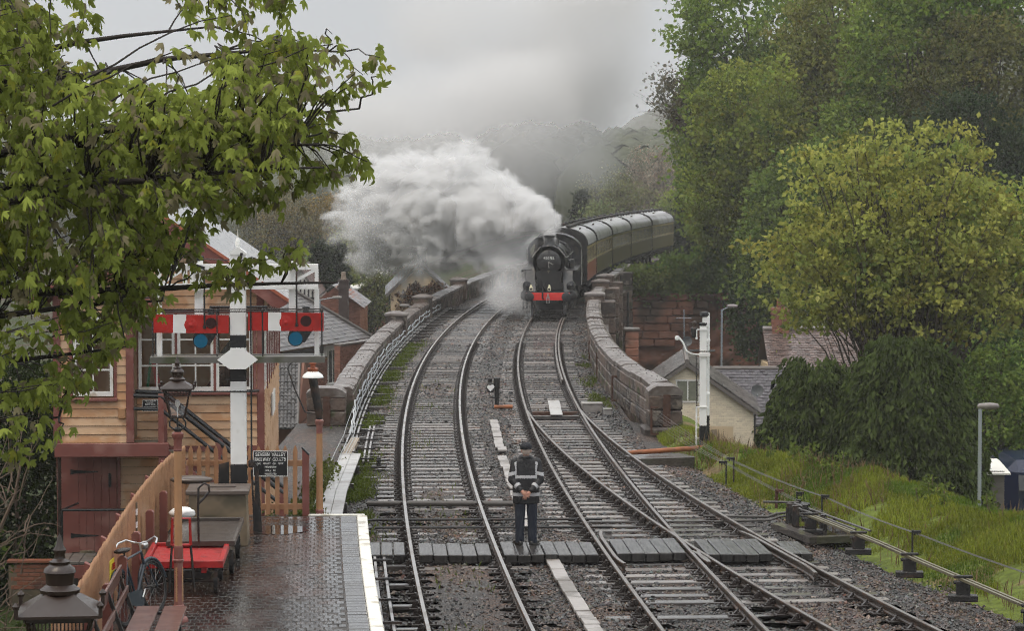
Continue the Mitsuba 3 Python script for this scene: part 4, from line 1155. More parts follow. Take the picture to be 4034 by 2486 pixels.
obj('base_wall', B(boxm((-1.83, LB / 2, -0.75), (3.5, LB - 0.1, 1.25))), 'platform_wall', SB)
NT = thing('notice_plate', 'small black notice plate with white letters on the signal box landing', 'notice')
nc = np.array([-6.36, 47.95, 2.53])
obj('plate', boxm(nc, (0.275, 0.012, 0.205), ch=0.004), 'black_paint', NT)
obj('rim', join(*[boxm(nc + [0, -0.008, s * 0.1], (0.275, 0.006, 0.006)) for s in (-1, 1)], *[boxm(nc + [s * 0.135, -0.008, 0], (0.006, 0.006, 0.194)) for s in (-1, 1)]), 'letter_white', NT)
for txt, h, dz, w in (('GREAT WESTERN', 0.019, 0.072, 0.20), ('RAILWAY', 0.019, 0.045, 0.12), ('NOTICE', 0.028, 0.004, 0.18), ('NO UNAUTHORIZED', 0.015, -0.030, 0.22), ('PERSON ALLOWED', 0.015, -0.055, 0.22), ('IN THIS BOX', 0.015, -0.080, 0.15)):
    obj('lettering', text_at(txt, h, nc + [0, -0.006, dz], np.eye(3), width=w), 'letter_white', NT)
# low brick walls and a stone ball pier left of the box
mat('brick_red', tint((0.22, 0.085, 0.05), 0.4, 9, (0.12, 0.06, 0.045), 3), 0.6, 0.3)
GW = thing('garden_wall', 'low red brick wall with a ball-topped pier below the signal box', 'wall')
for i in range(6):
    for j in range(12):
        obj('brick', boxm((-9.1 + 0.11 * (i % 2) + 0.225 * j, 50.0, -1.3 + 0.078 * i + 0.3), (0.213, 0.10, 0.066), ch=0.005), 'brick_red', GW)
obj('mortar', boxm((-7.8, 50.01, -1.0), (2.9, 0.085, 0.8)), 'bin_concrete', GW)
obj('coping', boxm((-7.8, 50.0, -0.515), (2.95, 0.18, 0.06), ch=0.01), 'brick_red', GW)
obj('pier', boxm((-7.62, 48.9, -0.75), (0.32, 0.32, 1.1), ch=0.01), 'brick_red', GW)
obj('ball', lathem([(0.20, -0.20), (0.20, -0.15), (0.06, -0.13), (0.06, -0.10), (0.11, -0.05), (0.125, 0.02), (0.10, 0.10), (0.02, 0.14)], 18, (-7.62, 48.9, 0)), 'bin_concrete', GW, smooth=40)


# ------------------------------------------------------------------ stone viaduct: parapets, end piers, pilasters
def stone_col(p, n, uv):
    a = fbm(p.x * 1.1, p.y * 1.1, p.z * 1.6, 4)
    b = fbm(p.x * 16, p.y * 16, p.z * 16, 3)
    c = fbm(p.x * 3.7 + 9, p.y * 3.7, p.z * 3.7, 3)
    col = mix((0.036, 0.028, 0.024), (0.105, 0.072, 0.056), smoothstep(0.35, 0.65, a))
    col = mix(col, (0.16, 0.135, 0.11), 0.75 * smoothstep(0.58, 0.72, c))
    return mix(col, (0.05, 0.052, 0.022), smoothstep(0.62, 0.72, fbm(p.x * 2 + 3, p.y * 2, p.z * 2 + 50, 3))) * (0.55 + 0.9 * b)


def stone_bump(p, n, uv):
    return fbm(p.x * 9, p.y * 9, p.z * 9, 4)


mat('old_stone', stone_col, 0.5, 0.4, bump=stone_bump, bscale=0.03)
mat('coping_stone', tint((0.135, 0.118, 0.108), 0.8, 9, (0.085, 0.065, 0.055), 1.7, 0.42, 0.6), 0.28, 0.5, bump=lambda p, n, uv: fbm(p.x * 11, p.y * 11, p.z * 11, 3), bscale=0.015)
VD = thing('stone_viaduct', 'dark red sandstone viaduct with coped parapets carrying both tracks', 'viaduct')


def rough(m, amt, seed, k=6.0):
    v = np.array(m[0], float)
    d = np.stack([meshkit.noise(v * k + 31 * i, seed) for i in range(3)], 1) - 0.5
    return v + d * amt, m[1]


def lump(c, s, R, ch, amt, seed):
    """A squared stone with worn edges."""
    return rough(boxm(c, s, R, ch), amt, seed)


def parapet(fo, y0, y1, side, zt, piers, label):
    """fo(y): offset of the inner face; side: +1 the wall grows to the left, -1 to the right."""
    P_ = obj('parapet', sweep(np.array([trk(fo(t) + side * 0.30, t) for t in np.arange(y0, y1, 1.0)]), np.array([(-0.27, -3.0), (0.27, -3.0), (0.27, zt - 0.2), (-0.27, zt - 0.2)])), 'old_stone', VD, label=label)
    y, k = y0, 0
    while y < y1 - 0.5:
        L = rng.uniform(0.95, 1.25); ym = y + L / 2
        p = trk(fo(ym) + side * 0.30, ym, zt - 0.09 + rng.normal(0, 0.012))
        a, b = trk(fo(y), y), trk(fo(y + L), y + L)
        rz = -math.atan2(b[0] - a[0], b[1] - a[1])
        top = prismm([(-0.30, -0.10), (0.30, -0.10), (0.31, 0.03), (0.20, 0.095), (-0.20, 0.095), (-0.31, 0.03)], -L / 2 + 0.012, L / 2 - 0.012)
        if y < 132:
            obj('coping_stone', rough(mv(top, p, rz), 0.05, k, 4.0), 'coping_stone', P_)
        else:
            obj('coping_stone', mv(top, p, rz), 'coping_stone', P_)
        for j in range(3 if y < 100 else 0):                                                # squared blocks of the face towards the track
            zc = zt - 0.2 - 0.36 * j - 0.18
            sh = 0.55 * (j % 2)
            ys = ym + sh
            q = trk(fo(ys) + side * 0.045, ys, zc)
            obj('wall_stone', lump(q, (0.13, L - 0.03, 0.335), rotz(rz), 0.028, 0.035, k * 7 + j), 'old_stone', P_)
        if rng.uniform() < 0.65 and y < 120:                                               # iron dowels left in the coping
            for dx in (-0.06, 0.09):
                d = p + np.array([dx, rng.normal(0, .1), 0.085])
                obj('iron_dowel', boxm(d, (0.022, 0.03, 0.07)), 'black_iron', P_)
        y += L; k += 1
    for yp in piers:
        c = trk(fo(yp) + side * 0.32, yp, 0)
        R = rotz(head(yp))
        pr = obj('pier', lump((c[0], c[1], zt - 0.33), (0.86, 0.9, 1.0), R, 0.03, 0.03, int(yp)), 'old_stone', P_)
        cap = lathem([(0.66, zt + 0.16), (0.69, zt + 0.22), (0.66, zt + 0.28), (0.15, zt + 0.38)], 4)
        obj('pier_cap', rough(mv(cap, (c[0], c[1], 0), R=R @ rotz(PI / 4)), 0.03, int(yp)), 'coping_stone', P_)
    return P_


PL = parapet(lambda y: 2.25, 76.6, 290, 1, 0.66, (112.5, 128.5, 150.0), 'parapet along the left-hand track')
fr_ = lambda y: np.interp(y, [70, 72.5, 76, 80, 84, 90, 100, 200], [-6.0, -5.95, -5.85, -5.62, -5.45, -5.34, -5.26, -5.26])
PR_ = parapet(lambda y: float(fr_(y)), 73.0, 175, -1, 0.98, (124.5, 139.5, 147.5), 'parapet along the right-hand track')


def end_pier(P_, cx, cy, w, d, zt, rz, label, side):
    R = rotz(rz)
    W = lambda x, y, z: np.array([cx, cy, z]) + R @ np.array([x, y, 0])
    n0 = 0
    for z0_, z1_ in ((zt - 0.62, zt - 0.24), (zt - 1.05, zt - 0.63)):
        for sx in (-1, 1):
            obj('pier_block', lump(W(sx * w / 4, 0, (z0_ + z1_) / 2), (w / 2 - 0.012, d, z1_ - z0_), R, 0.035, 0.04, int(cy) + n0), 'old_stone', P_); n0 += 1
    dome = prismm([(-w / 2 - 0.01, zt - 0.235), (w / 2 + 0.01, zt - 0.235), (w / 2 + 0.01, zt - 0.12), (w / 2 - 0.1, zt - 0.03), (w / 4, zt + 0.02), (-w / 4, zt + 0.02), (-w / 2 + 0.1, zt - 0.03), (-w / 2 - 0.01, zt - 0.12)], -d / 2, d / 2)
    obj('pier_top', rough(mv(dome, (cx, cy, 0), rz), 0.05, 3, 3.0), 'coping_stone', P_)
    obj('iron_strap', join(boxm(W(0.02 * side, -d / 2 - 0.01, zt - 0.64), (0.20, 0.05, 0.84), R), boxm(W(0.02 * side - 0.05, -d / 2 - 0.04, zt - 0.64), (0.025, 0.03, 0.84), R), boxm(W(0.02 * side + 0.05, -d / 2 - 0.04, zt - 0.64), (0.025, 0.03, 0.84), R)), mat('rust_iron', tint((0.075, 0.036, 0.024), 0.5, 12, (0.06, 0.03, 0.02), 6), 0.6, 0.3), P_, label='rusty iron strap let into the end pier')
    for i, (z0_, z1_, g) in enumerate(((zt - 1.42, zt - 1.07, 0.14), (zt - 1.75, zt - 1.43, -0.04), (zt - 2.1, zt - 1.76, -0.04), (zt - 2.6, zt - 2.11, -0.04))):
        obj('plinth_block', lump(W(0.0, 0, (z0_ + z1_) / 2), (w + 2 * g, d + 2 * g, z1_ - z0_ - 0.01), R, 0.05, 0.05, 90 + i), 'old_stone', P_)
    obj('pier_core', boxm(W(0, 0.1, -1.5), (w - 0.06, d - 0.1, 3.9), R), 'old_stone', P_)


end_pier(PL, -5.16, 76.0, 1.08, 0.95, 0.68, head(76), '', 1)
end_pier(PR_, 4.05, 72.6, 0.90, 0.90, 1.0, head(72.6) + 0.02, '', 1)
# outer faces, with pilasters that stand out on the right
for side, fo in ((1, lambda y: 2.85), (-1, lambda y: float(fr_(y)) - 0.60)):
    pts = np.array([trk(fo(t) - side * 0.1, t) for t in np.arange(74 if side < 0 else 77, 176, 2.0)])
    obj('spandrel_wall', sweep(pts, np.array([(-0.12, -9.5), (0.12, -9.5), (0.12, 0.25), (-0.12, 0.25)])), 'old_stone', VD)
for yp in (124.5, 139.5, 147.5, 162):
    c = trk(-6.05, yp, 0)
    for j in range(7):
        obj('pilaster_stone', lump((c[0], c[1], 0.55 - 0.75 * j), (0.95, 1.2, 0.73), rotz(head(yp)), 0.04, 0.05, j + int(yp)), 'old_stone', VD)
c = trk(-6.5, 131, 0)
obj('string_course', sweep(np.array([trk(-6.05, t, 0) for t in np.arange(78, 170, 2.0)]), np.array([(-0.12, -0.35), (0.16, -0.30), (0.16, -0.12), (-0.12, -0.10)])), 'coping_stone', VD)
obj('drain_pipe', rodm(trk(-6.75, 149, 0.3), trk(-6.75, 149, -8), 0.06), 'black_iron', VD)

# ------------------------------------------------------------------ lineside: rodding, cables, boards, pipes, wires
mat('rod_steel', tint((0.36, 0.35, 0.34), 0.35, 5, (0.10, 0.08, 0.07), 2.5, 0.5, 0.65), 0.3, 0.5, metal=0.55)
mat('rod_dark', tint((0.075, 0.068, 0.062), 0.5, 5), 0.3, 0.5, metal=0.3)
mat('grey_board', tint((0.34, 0.335, 0.325), 0.35, 4, (0.20, 0.185, 0.17), 1.7), 0.25, 0.5)
mat('lid_concrete', tint((0.27, 0.25, 0.235), 0.35, 5, (0.13, 0.115, 0.10), 2.2, 0.5, 0.7), 0.3, 0.45)
mat('cable_grey', tint((0.40, 0.42, 0.43), 0.3, 8), 0.4, 0.4)
mat('orange_pipe', tint((0.30, 0.10, 0.035), 0.5, 7, (0.10, 0.055, 0.035), 3), 0.45, 0.4)
mat('bleached_wood', tint((0.30, 0.245, 0.185), 0.4, 6, (0.14, 0.10, 0.075), 2), 0.5, 0.35)
CH = np.array([(-0.022, -0.02), (0.022, -0.02), (0.022, 0.02), (-0.022, 0.02)])


def run(name, label, offs, y0, y1, z, step, reach, mt='rod_steel', sleep=True, dz=0.0):
    k = thing(name, label, 'point rodding')
    for o in offs:
        obj('rod', sweep(np.array([trk(o, t, z) for t in np.arange(y0, y1 + 0.5, 1.0)]), CH), mt, k)
    y = y0 + 0.4; lo, hi = min(offs), max(offs)
    while y < y1:
        rz = head(y)
        m = (lo + hi) / 2
        obj('roller', join(boxm(trk(m, y, z + 0.03), (hi - lo + 0.26, 0.035, 0.035), rotz(rz)), *[rodm(trk(o + 0.045, y, z - 0.045), trk(o - 0.045, y, z - 0.045), 0.03, 8) for o in offs], boxm(trk(m, y + 0.08, z + 0.03), (hi - lo + 0.2, 0.03, 0.03), rotz(rz))), 'black_iron', k)
        if sleep:
            obj('stool', boxm(trk(m - 0.25, y, z - 0.12), (hi - lo + reach, 0.16, 0.13), rotz(rz), 0.01), 'sleeper_wood', k)
        y += step
    return k


run('point_rodding', 'three parallel signal rods on stools along the left parapet', (2.16, 2.05, 1.94), 60.5, 140, -0.10, 2.35, 0.75)
run('point_rodding', 'pair of signal rods beside the left-hand sleepers before the stone pier', (1.66, 1.55), 63.6, 72.6, -0.10, 2.35, 0.35)
run('point_rodding', 'pair of signal rods along the foot of the platform edge', (1.40, 1.24), 31.0, 49.5, -0.07, 2.2, 0.25)
CB = thing('lineside_cable', 'two grey wavy cables hooked along the left parapet', 'cable')
for z0_, o0, ph in ((0.30, 2.19, 0.0), (0.12, 2.17, 1.1)):
    yy = np.arange(69.5, 135, 0.22)
    P = np.array([trk(o0 - 0.10 * np.clip((78 - t) / 8, 0, 1) + 0.02 * math.sin(t * 2.9 + ph), t, z0_ - 0.07 * abs(math.sin(t * 0.9 + ph)) + 0.05 * math.sin(t * .21) + 0.025 * math.sin(t * 4.3 + ph) - 0.35 * np.clip((76 - t) / 7, 0, 1)) for t in yy])
    obj('cable', tubem(P, 0.022, 5), 'cable_grey', CB)
for o0, sh in ((2.0, 0), (2.05, 0.05), (1.98, 0.1), (2.1, 0.12)):
    yy = np.arange(54, 120, 1.0)
    P = np.array([trk(o0 + 0.0 + sh - 0.2 * np.clip((64 - t) / 10, 0, 1) * 0 + 0.35 * np.clip((68 - t) / 14, 0, 1), t, 0.02 + sh - 0.12 * np.clip((66 - t) / 10, 0, 1) - 0.02 * abs(math.sin(t * .4))) for t in yy])
    obj('wire', tubem(P, 0.007, 4), 'cable_grey', CB)
for t in (78, 84, 91, 99):
    obj('hanger_rod', rodm(trk(2.14, t, 0.25), trk(2.02, t, -0.3), 0.012), 'cable_grey', CB)
TK = thing('wooden_trunking', 'bleached tapering wooden trunking beside the rod boards', 'trunking')
obj('beam', barm((-3.97, 69.0, -0.12), (-3.92, 54.6, -0.14), 0.22, 0.14, ch=0.01), 'bleached_wood', TK)
for i, o in enumerate((-0.07, 0.0, 0.07)):
    obj('wire', rodm((-3.97 + o, 69.0, -0.02), (-3.92 + o, 54.0, -0.04), 0.006, 4), 'cable_grey', TK)
RB = thing('rod_cover', 'pale wet cover boards in two columns beyond the platform end', 'boards')
for ya, yb in ((52.0, 53.95), (53.98, 56.75), (56.78, 64.2)):
    for s in (0, 1):
        xa = np.interp([ya, yb], [52, 56.8, 64.2], [-3.72, -3.90, -4.02]) + 0.235 * s
        obj('cover_board', barm((xa[0] + 0.115, ya, 0.0 + .006 * s), (xa[1] + 0.115, yb, 0.01 + .006 * s), 0.228, 0.045, ch=0.006), 'grey_board', RB)
for y in (52.6, 55, 58.5, 62):
    obj('support', boxm((-3.62 - 0.02 * (y - 52), y, -0.14), (0.7, 0.14, 0.2)), 'sleeper_wood', RB)
LC = [((-3.06, 62.6, -0.06), 'small black rod compensator crank beside the sleepers past the cover boards'), ((-2.82, 51.6, -0.06), 'small black rod crank at the platform ramp end by the rail')]
for c, lab in LC:
    k = thing('rod_crank', lab, 'crank')
    obj('base', boxm(np.array(c) + [0, 0, -0.05], (0.34, 0.30, 0.05), ch=0.01), 'black_iron', k)
    obj('post', lathem([(0.06, -0.04), (0.06, 0.04), (0.04, 0.05), (0.045, 0.15), (0.02, 0.17)], 12, c), 'black_iron', k, smooth=40)
    obj('lever', boxm(np.array(c) + [0.1, 0, 0.10], (0.34, 0.05, 0.03), rotz(0.4), 0.008), 'black_iron', k)
tag(obj('cast_pipe', rodm((-2.95, 55.45, -0.11), (0.02, 55.38, -0.10), 0.058, 14), 'rod_dark', smooth=40), 'thick rust-dark pipe laid across under the left-hand rails', 'pipe')
for y, x0, x1, lab in ((52.75, -2.7, 1.75, 'thin black rod laid across the left-hand track, further of two'), (51.55, -2.6, 1.9, 'thin black rod laid across the left-hand track, nearer of two')):
    tag(obj('cross_rod', rodm((x0, y, -0.10), (x1, y + 0.12, -0.10), 0.026), 'black_iron', smooth=40), lab, 'rod')
k = thing('rusty_pipe', 'short orange pipe end lying between the tracks by the disc signal', 'pipe')
obj('tube', rodm((-0.52, 78.9, -0.11), (0.02, 78.9, -0.10), 0.055, 12), 'orange_pipe', k, smooth=40)
k = thing('rusty_pipe', 'long rusty orange pipe at the foot of the white signal', 'pipe')
obj('tube', rodm((2.75, 65.35, -0.08), (4.75, 66.0, 0.0), 0.06, 12), 'orange_pipe', k, smooth=40)
tag(obj('timber_block', lump((3.5, 64.3, -0.18), (1.42, 0.85, 0.30), rotz(0.36), 0.02, 0.02, 5), 'sleeper_wood'), 'big black timber block beside the rusty orange pipe', 'timber block')
PC = thing('point_lock_cover', 'flat grey steel cover plate between the rails at the points', 'cover plate')
for ya, yb, m_ in ((75.6, 78.0, 0), (78.05, 80.3, 0.05)):
    obj('plate', barm((1.24, ya, -0.05 - m_ * .2), (1.22, yb, -0.03 - m_ * .2), 0.34, 0.03, ch=0.004), 'grey_board', PC)
obj('locking_bar', boxm((1.22, 77.0, -0.13), (1.30, 0.20, 0.09), rotz(head(77))), 'rust_iron', PC)
obj('front_bar', boxm((1.22, 75.8, -0.14), (1.30, 0.22, 0.08), rotz(head(76))), 'sleeper_wood', PC)
MB_ = thing('junction_box', 'large grey lineside box right of the points', 'box')
obj('case', boxm((2.30, 78.4, -0.10), (0.56, 0.5, 0.26), rotz(0.05), 0.015), 'lid_concrete', MB_)
obj('lid', boxm((2.30, 78.4, 0.045), (0.60, 0.54, 0.04), rotz(0.05), 0.01), 'lid_concrete', MB_)
MB_ = thing('junction_box', 'small pale lineside box beside the larger grey one', 'box')
obj('case', boxm((2.72, 77.6, -0.14), (0.22, 0.3, 0.16), rotz(0.05), 0.01), 'grey_board', MB_)
obj('lid', boxm((2.72, 77.6, -0.05), (0.25, 0.33, 0.02), rotz(0.05), 0.006), 'grey_board', MB_)
TR_ = thing('cable_trough', 'line of flat grey trough lids between the tracks on the near side of the walkway', 'trough')
y = 33.2
while y < 46.6:
    o = -1.70 + 0.004 * (y - 40) + rng.normal(0, .006)
    obj('lid', boxm(trk(o, y + 0.31, -0.115 + rng.normal(0, .006)), (0.235, 0.62, 0.05), rotz(head(y) + rng.normal(0, 0.012)), 0.006), 'lid_concrete', TR_); y += 0.635
TR_ = thing('cable_trough', 'broken line of grey trough lids between the tracks beyond the walkway', 'trough')
for a, b, do in ((51.6, 56.8, 0.06), (58.2, 64.8, 0.03), (66.2, 74.2, 0.0)):
    y = a
    while y < b:
        obj('lid', boxm(trk(-1.66 + do + rng.normal(0, .012), y + 0.42, -0.12 + rng.normal(0, .008)), (0.22, 0.83, 0.05), rotz(head(y) + rng.normal(0, 0.02)), 0.006), 'lid_concrete', TR_); y += 0.85
# board crossing (each timber lies along the rails)
mat('crossing_wood', lambda p, n, uv: mix((0.010, 0.009, 0.009), (0.040, 0.037, 0.035), fbm(p.x * 26, p.y * 2.2, 0.0, 3)) * (0.55 + 0.9 * fbm(p.x * 2, p.y * 2, 3.0, 3)), 0.22, 0.55, bump=lambda p, n, uv: fbm(p.x * 30, p.y * 4, 0.0, 3), bscale=0.008)
BX = thing('board_crossing', 'black timber foot crossing laid flush across all the rails', 'crossing')
ym = 48.1


def xing(xa, xb, y0, y1, n, dz=0.0):
    w = (xb - xa) / n
    for i in range(n):
        obj('crossing_plank', rough(boxm((xa + w * (i + .5), (y0 + y1) / 2 + rng.normal(0, 0.02), -0.085 + dz + rng.normal(0, 0.006)), (w - 0.012, y1 - y0 + rng.normal(0, 0.03), 0.15), rotz(0.05), 0.014), 0.012, i), 'crossing_wood', BX)


xA, xB, xC = float(xat(G2, ym)), float(xat(-G2, ym)), float(xat(OC, ym))
xF = float(xat(OC - 1.505, ym)); xE = float(siding(ym)[0]); xG = float(siding(ym, 1.505)[0])
xing(xA - 0.75, xA - 0.10, 47.3, 48.9, 3, -0.01)
xing(xA + 0.13, xB - 0.10, 47.3, 48.8, 5, -0.02)
xing(xB + 0.10, xC - 0.12, 47.2, 48.9, 7)
xing(xC + 0.20, xF - 0.10, 47.4, 49.3, 5)
xing(max(xE, xF) + 0.16, xG - 0.20, 47.3, 49.3, 5)
xing(xG + 0.10, xG + 0.52, 47.4, 49.0, 2)

# disc signal between the tracks, seen from behind
DS = thing('disc_signal', 'short black disc signal with a white heart-shaped plate between the tracks', 'signal')
dx, dy = -0.47, 79.4
obj('post', lathem([(0.11, -0.22), (0.11, -0.16), (0.06, -0.14), (0.055, 0.1), (0.075, 0.12), (0.07, 0.38), (0.085, 0.40), (0.085, 0.66), (0.10, 0.67), (0.10, 0.70), (0.02, 0.72)], 14, (dx + 0.03, dy, 0)), 'black_iron', DS, smooth=40)
obj('disc_box', join(boxm((dx - 0.16, dy - 0.02, 0.42), (0.21, 0.16, 0.28), ch=0.03), lathem([(0.05, 0.55), (0.06, 0.60), (0.075, 0.68), (0.03, 0.70)], 12, (dx - 0.17, dy, 0))), 'black_iron', DS)
heart = Point(-0.045, 0.02).buffer(0.058).union(Point(0.05, 0.03).buffer(0.062)).union(SP_([(-0.1, 0.0), (0.11, 0.01), (0.0, -0.11)]))
obj('heart_plate', mv(prismm(heart, -0.006, 0.006), (dx - 0.155, dy - 0.11, 0.42)), 'white_paint', DS)
obj('lever', join(tubem([(dx - 0.2, dy - 0.05, 0.28), (dx - 0.16, dy - 0.08, 0.16), (dx - 0.02, dy - 0.06, 0.12)], 0.014, 6), tubem([(dx - 0.08, dy - 0.06, 0.2), (dx - 0.1, dy - 0.06, -0.2)], 0.01, 6)), 'black_iron', DS)
obj('foot_block', boxm((dx + 0.17, dy - 0.1, -0.19), (0.26, 0.3, 0.09), ch=0.01), 'lid_concrete', DS)

# white signal post seen from behind, right of the line
RS = thing('white_signal', 'white wooden signal post seen from behind beside the cream house, with hoop and ladder', 'signal')
qx, qy = 4.63, 66.1
obj('post', boxm((qx, qy, 1.75), (0.165, 0.165, 2.46), ch=0.008), 'signal_white', RS)
obj('post_foot', boxm((qx, qy, 0.05), (0.175, 0.175, 0.94), ch=0.008), 'black_paint', RS)
obj('rear_post', boxm((qx + 0.135, qy + 0.12, 2.0), (0.06, 0.06, 2.5), ch=0.006), 'signal_white', RS)
obj('rear_foot', boxm((qx + 0.135, qy + 0.12, 0.25), (0.065, 0.065, 1.0)), 'black_paint', RS)
obj('cap', lathem([(0.10, 2.98), (0.105, 2.99), (0.105, 3.06), (0.09, 3.09), (0.02, 3.10)], 18, (qx + 0.03, qy + .06, 0.18)), 'black_paint', RS, smooth=40)
obj('upper_post', boxm((qx + 0.06, qy + 0.06, 3.05), (0.15, 0.15, 0.26), ch=0.008), 'signal_white', RS)
obj('front_cap', lathem([(0.095, 2.95), (0.10, 2.96), (0.10, 3.01), (0.02, 3.03)], 18, (qx - 0.01, qy - 0.02, -0.0)), 'black_paint', RS, smooth=40)
hp = ring((qx - 0.10, qy - 0.02, 2.34), 0.30, 0.016, 28)
obj('hoop', mv((np.array(hp[0]) - [qx - .1, qy - .02, 2.34], hp[1]), (qx - 0.02, qy - 0.02, 2.34), R=rotx(PI / 2)), 'black_iron', RS, smooth=True)
obj('curved_arm', tubem([(qx - 0.02, qy - 0.1, 2.24), (qx - 0.3, qy - 0.11, 2.27), (qx - 0.42, qy - 0.11, 2.34), (qx - 0.50, qy - 0.12, 2.55), (qx - 0.58, qy - 0.12, 2.64), (qx - 0.64, qy - 0.12, 2.65)], [0.018, 0.02, 0.024, 0.022, 0.03, 0.035], 10), 'signal_white', RS, smooth=40)
obj('arm_disc', lathem([(0.055, 0), (0.06, 0.01), (0.055, 0.025), (0.02, 0.03)], 18, (qx - 0.64, qy - 0.15, 2.66), rotx(PI / 2)), 'signal_white', RS, smooth=40)
obj('signal_lamp', lathem([(0.05, 2.66), (0.075, 2.70), (0.08, 2.86), (0.10, 2.88), (0.05, 2.92), (0.05, 2.99), (0.065, 3.0), (0.06, 3.05), (0.02, 3.06)], 16, (qx - 0.22, qy - 0.05, 0)), 'black_iron', RS, smooth=40)
obj('lamp_bracket', join(boxm((qx - 0.04, qy - 0.1, 2.86), (0.34, 0.03, 0.035)), boxm((qx - 0.17, qy - 0.1, 2.78), (0.03, 0.03, 0.18)), boxm((qx - 0.17, qy - 0.1, 2.65), (0.05, 0.04, 0.06)), boxm((qx + 0.02, qy - 0.1, 2.25), (0.26, 0.05, 0.09)), boxm((qx - 0.02, qy - 0.1, 0.98), (0.30, 0.03, 0.025))), 'signal_white', RS)
for x, m_ in ((qx - 0.15, 'signal_white'),):
    obj('ladder_rail', join(rodm((x, qy + 0.02, -0.2), (x, qy - 0.0, 0.95), 0.012), rodm((x + 0.0, qy + 0.3, -0.2), (x, qy + 0.28, 0.95), 0.012)), 'signal_white', RS)
    obj('ladder_rail', rodm((x, qy, 0.95), (x - 0.02, qy, 2.25), 0.011), 'black_iron', RS)
for i in range(9):
    z = -0.05 + 0.26 * i
    obj('rung', join(rodm((qx - 0.15, qy, z), (qx - 0.08, qy, z), 0.008), rodm((qx - 0.15, qy, z), (qx - 0.15, qy + 0.3, z), 0.008)), 'signal_white' if z < 0.95 else 'black_iron', RS)
obj('bolt_plate', join(*[boxm((qx + 0.12, qy - 0.03, z), (0.09, 0.06, 0.07), ch=0.01) for z in (2.25, 2.6, 1.3)]), 'signal_white', RS); tag(RS + '__bolt_plate', kind='stuff')

# wire posts and the signal wires on the right
WP = []
for j, (x, y, z0_, h, mt_, lab) in enumerate(((2.86, 101, -0.25, 0.75, 'rust_iron', 'rusty wire post far along the right parapet'), (2.88, 92.5, -0.25, 0.85, 'rust_iron', 'rusty wire post against the middle of the right parapet'), (3.03, 82.5, -0.25, 0.8, 'rust_iron', 'rusty wire post near the flare of the right parapet'), (3.66, 71.6, -0.25, 0.78, 'rust_iron', 'rusty wire post in front of the right end pier'),
                                              (4.70, 59.8, -0.2, 0.52, 'black_iron', 'thin black wire post at the grass edge, left of a pair'), (4.90, 60.2, -0.2, 0.56, 'black_iron', 'thin black wire post at the grass edge, right of a pair'), (5.38, 55.4, -0.2, 0.40, 'rust_iron', 'stout rusty post beside the point cranks'), (5.84, 55.8, -0.2, 0.30, 'black_iron', 'short black wire post by the crank wheel'), (6.08, 53.4, -0.1, 0.42, 'black_iron', 'black wire pulley post above the rod run'), (7.02, 47.7, -0.1, 0.46, 'black_iron', 'black wire post in the grass above the rod stools'))):
    k = thing('wire_post', lab, 'post')
    obj('stake', boxm((x, y, z0_ + h / 2), (0.055 if mt_ == 'rust_iron' else 0.03, 0.05, h)), mt_, k)
    d = 0.16 if y > 65 else -0.14 if 59 < y < 61 else 0.12
    obj('pulley_bar', join(boxm((x + d / 2, y - 0.03, z0_ + h - 0.03), (abs(d) + 0.04, 0.05, 0.05)), *[lathem([(0.028, -0.012), (0.016, 0), (0.028, 0.012)], 8, (x + d * t, y - 0.04, z0_ + h - 0.07), roty(PI / 2)) for t in (0.3, 0.7)]), mt_, k)
    if y > 65:
        obj('foot_bar', boxm((x + 0.08, y - 0.02, z0_ + 0.04), (0.22, 0.05, 0.05)), mt_, k)
for g, zoff, xo, y_end, lab in ((6, 0.0, 0.0, 35, 'bundle of thin grey signal wires running down the right side'),):
    k = thing('signal_wires', lab, 'wires')
    for i in range(g):
        zz = 0.30 + 0.07 * (i % 3) - 0.30 * (i // 3) * 1.0
        a = [(2.86 + 0.05 * i, 112, zz - 0.05), (2.88 + 0.03 * i, 101, zz), (2.92 + 0.03 * i, 92.5, zz), (3.08 + 0.03 * i, 82.5, zz), (3.72 + 0.03 * i, 71.6, zz)]
        if i < 3:
            a += [(4.85 + 0.04 * i, 60.1, 0.28), (6.14 + 0.03 * i, 53.4, 0.26), (7.06 + 0.03 * i, 47.7, 0.30), (8.9 + 0.03 * i, 40.0, 0.30)]
        else:
            a += [(4.62 + 0.04 * i, 59.8, 0.22), (5.9 + 0.06 * i, 53.0, -0.02)]
        P = []
        for q0, q1 in zip(a[:-1], a[1:]):
            for t in np.linspace(0, 1, 7)[:-1]:
                p = np.array(q0) * (1 - t) + np.array(q1) * t
                p[2] -= 0.06 * 4 * t * (1 - t) * min(1, abs(q1[1] - q0[1]) / 10)
                P.append(p)
        P.append(np.array(a[-1]))
        obj('wire', tubem(P, 0.0045, 4), 'rod_dark', k)
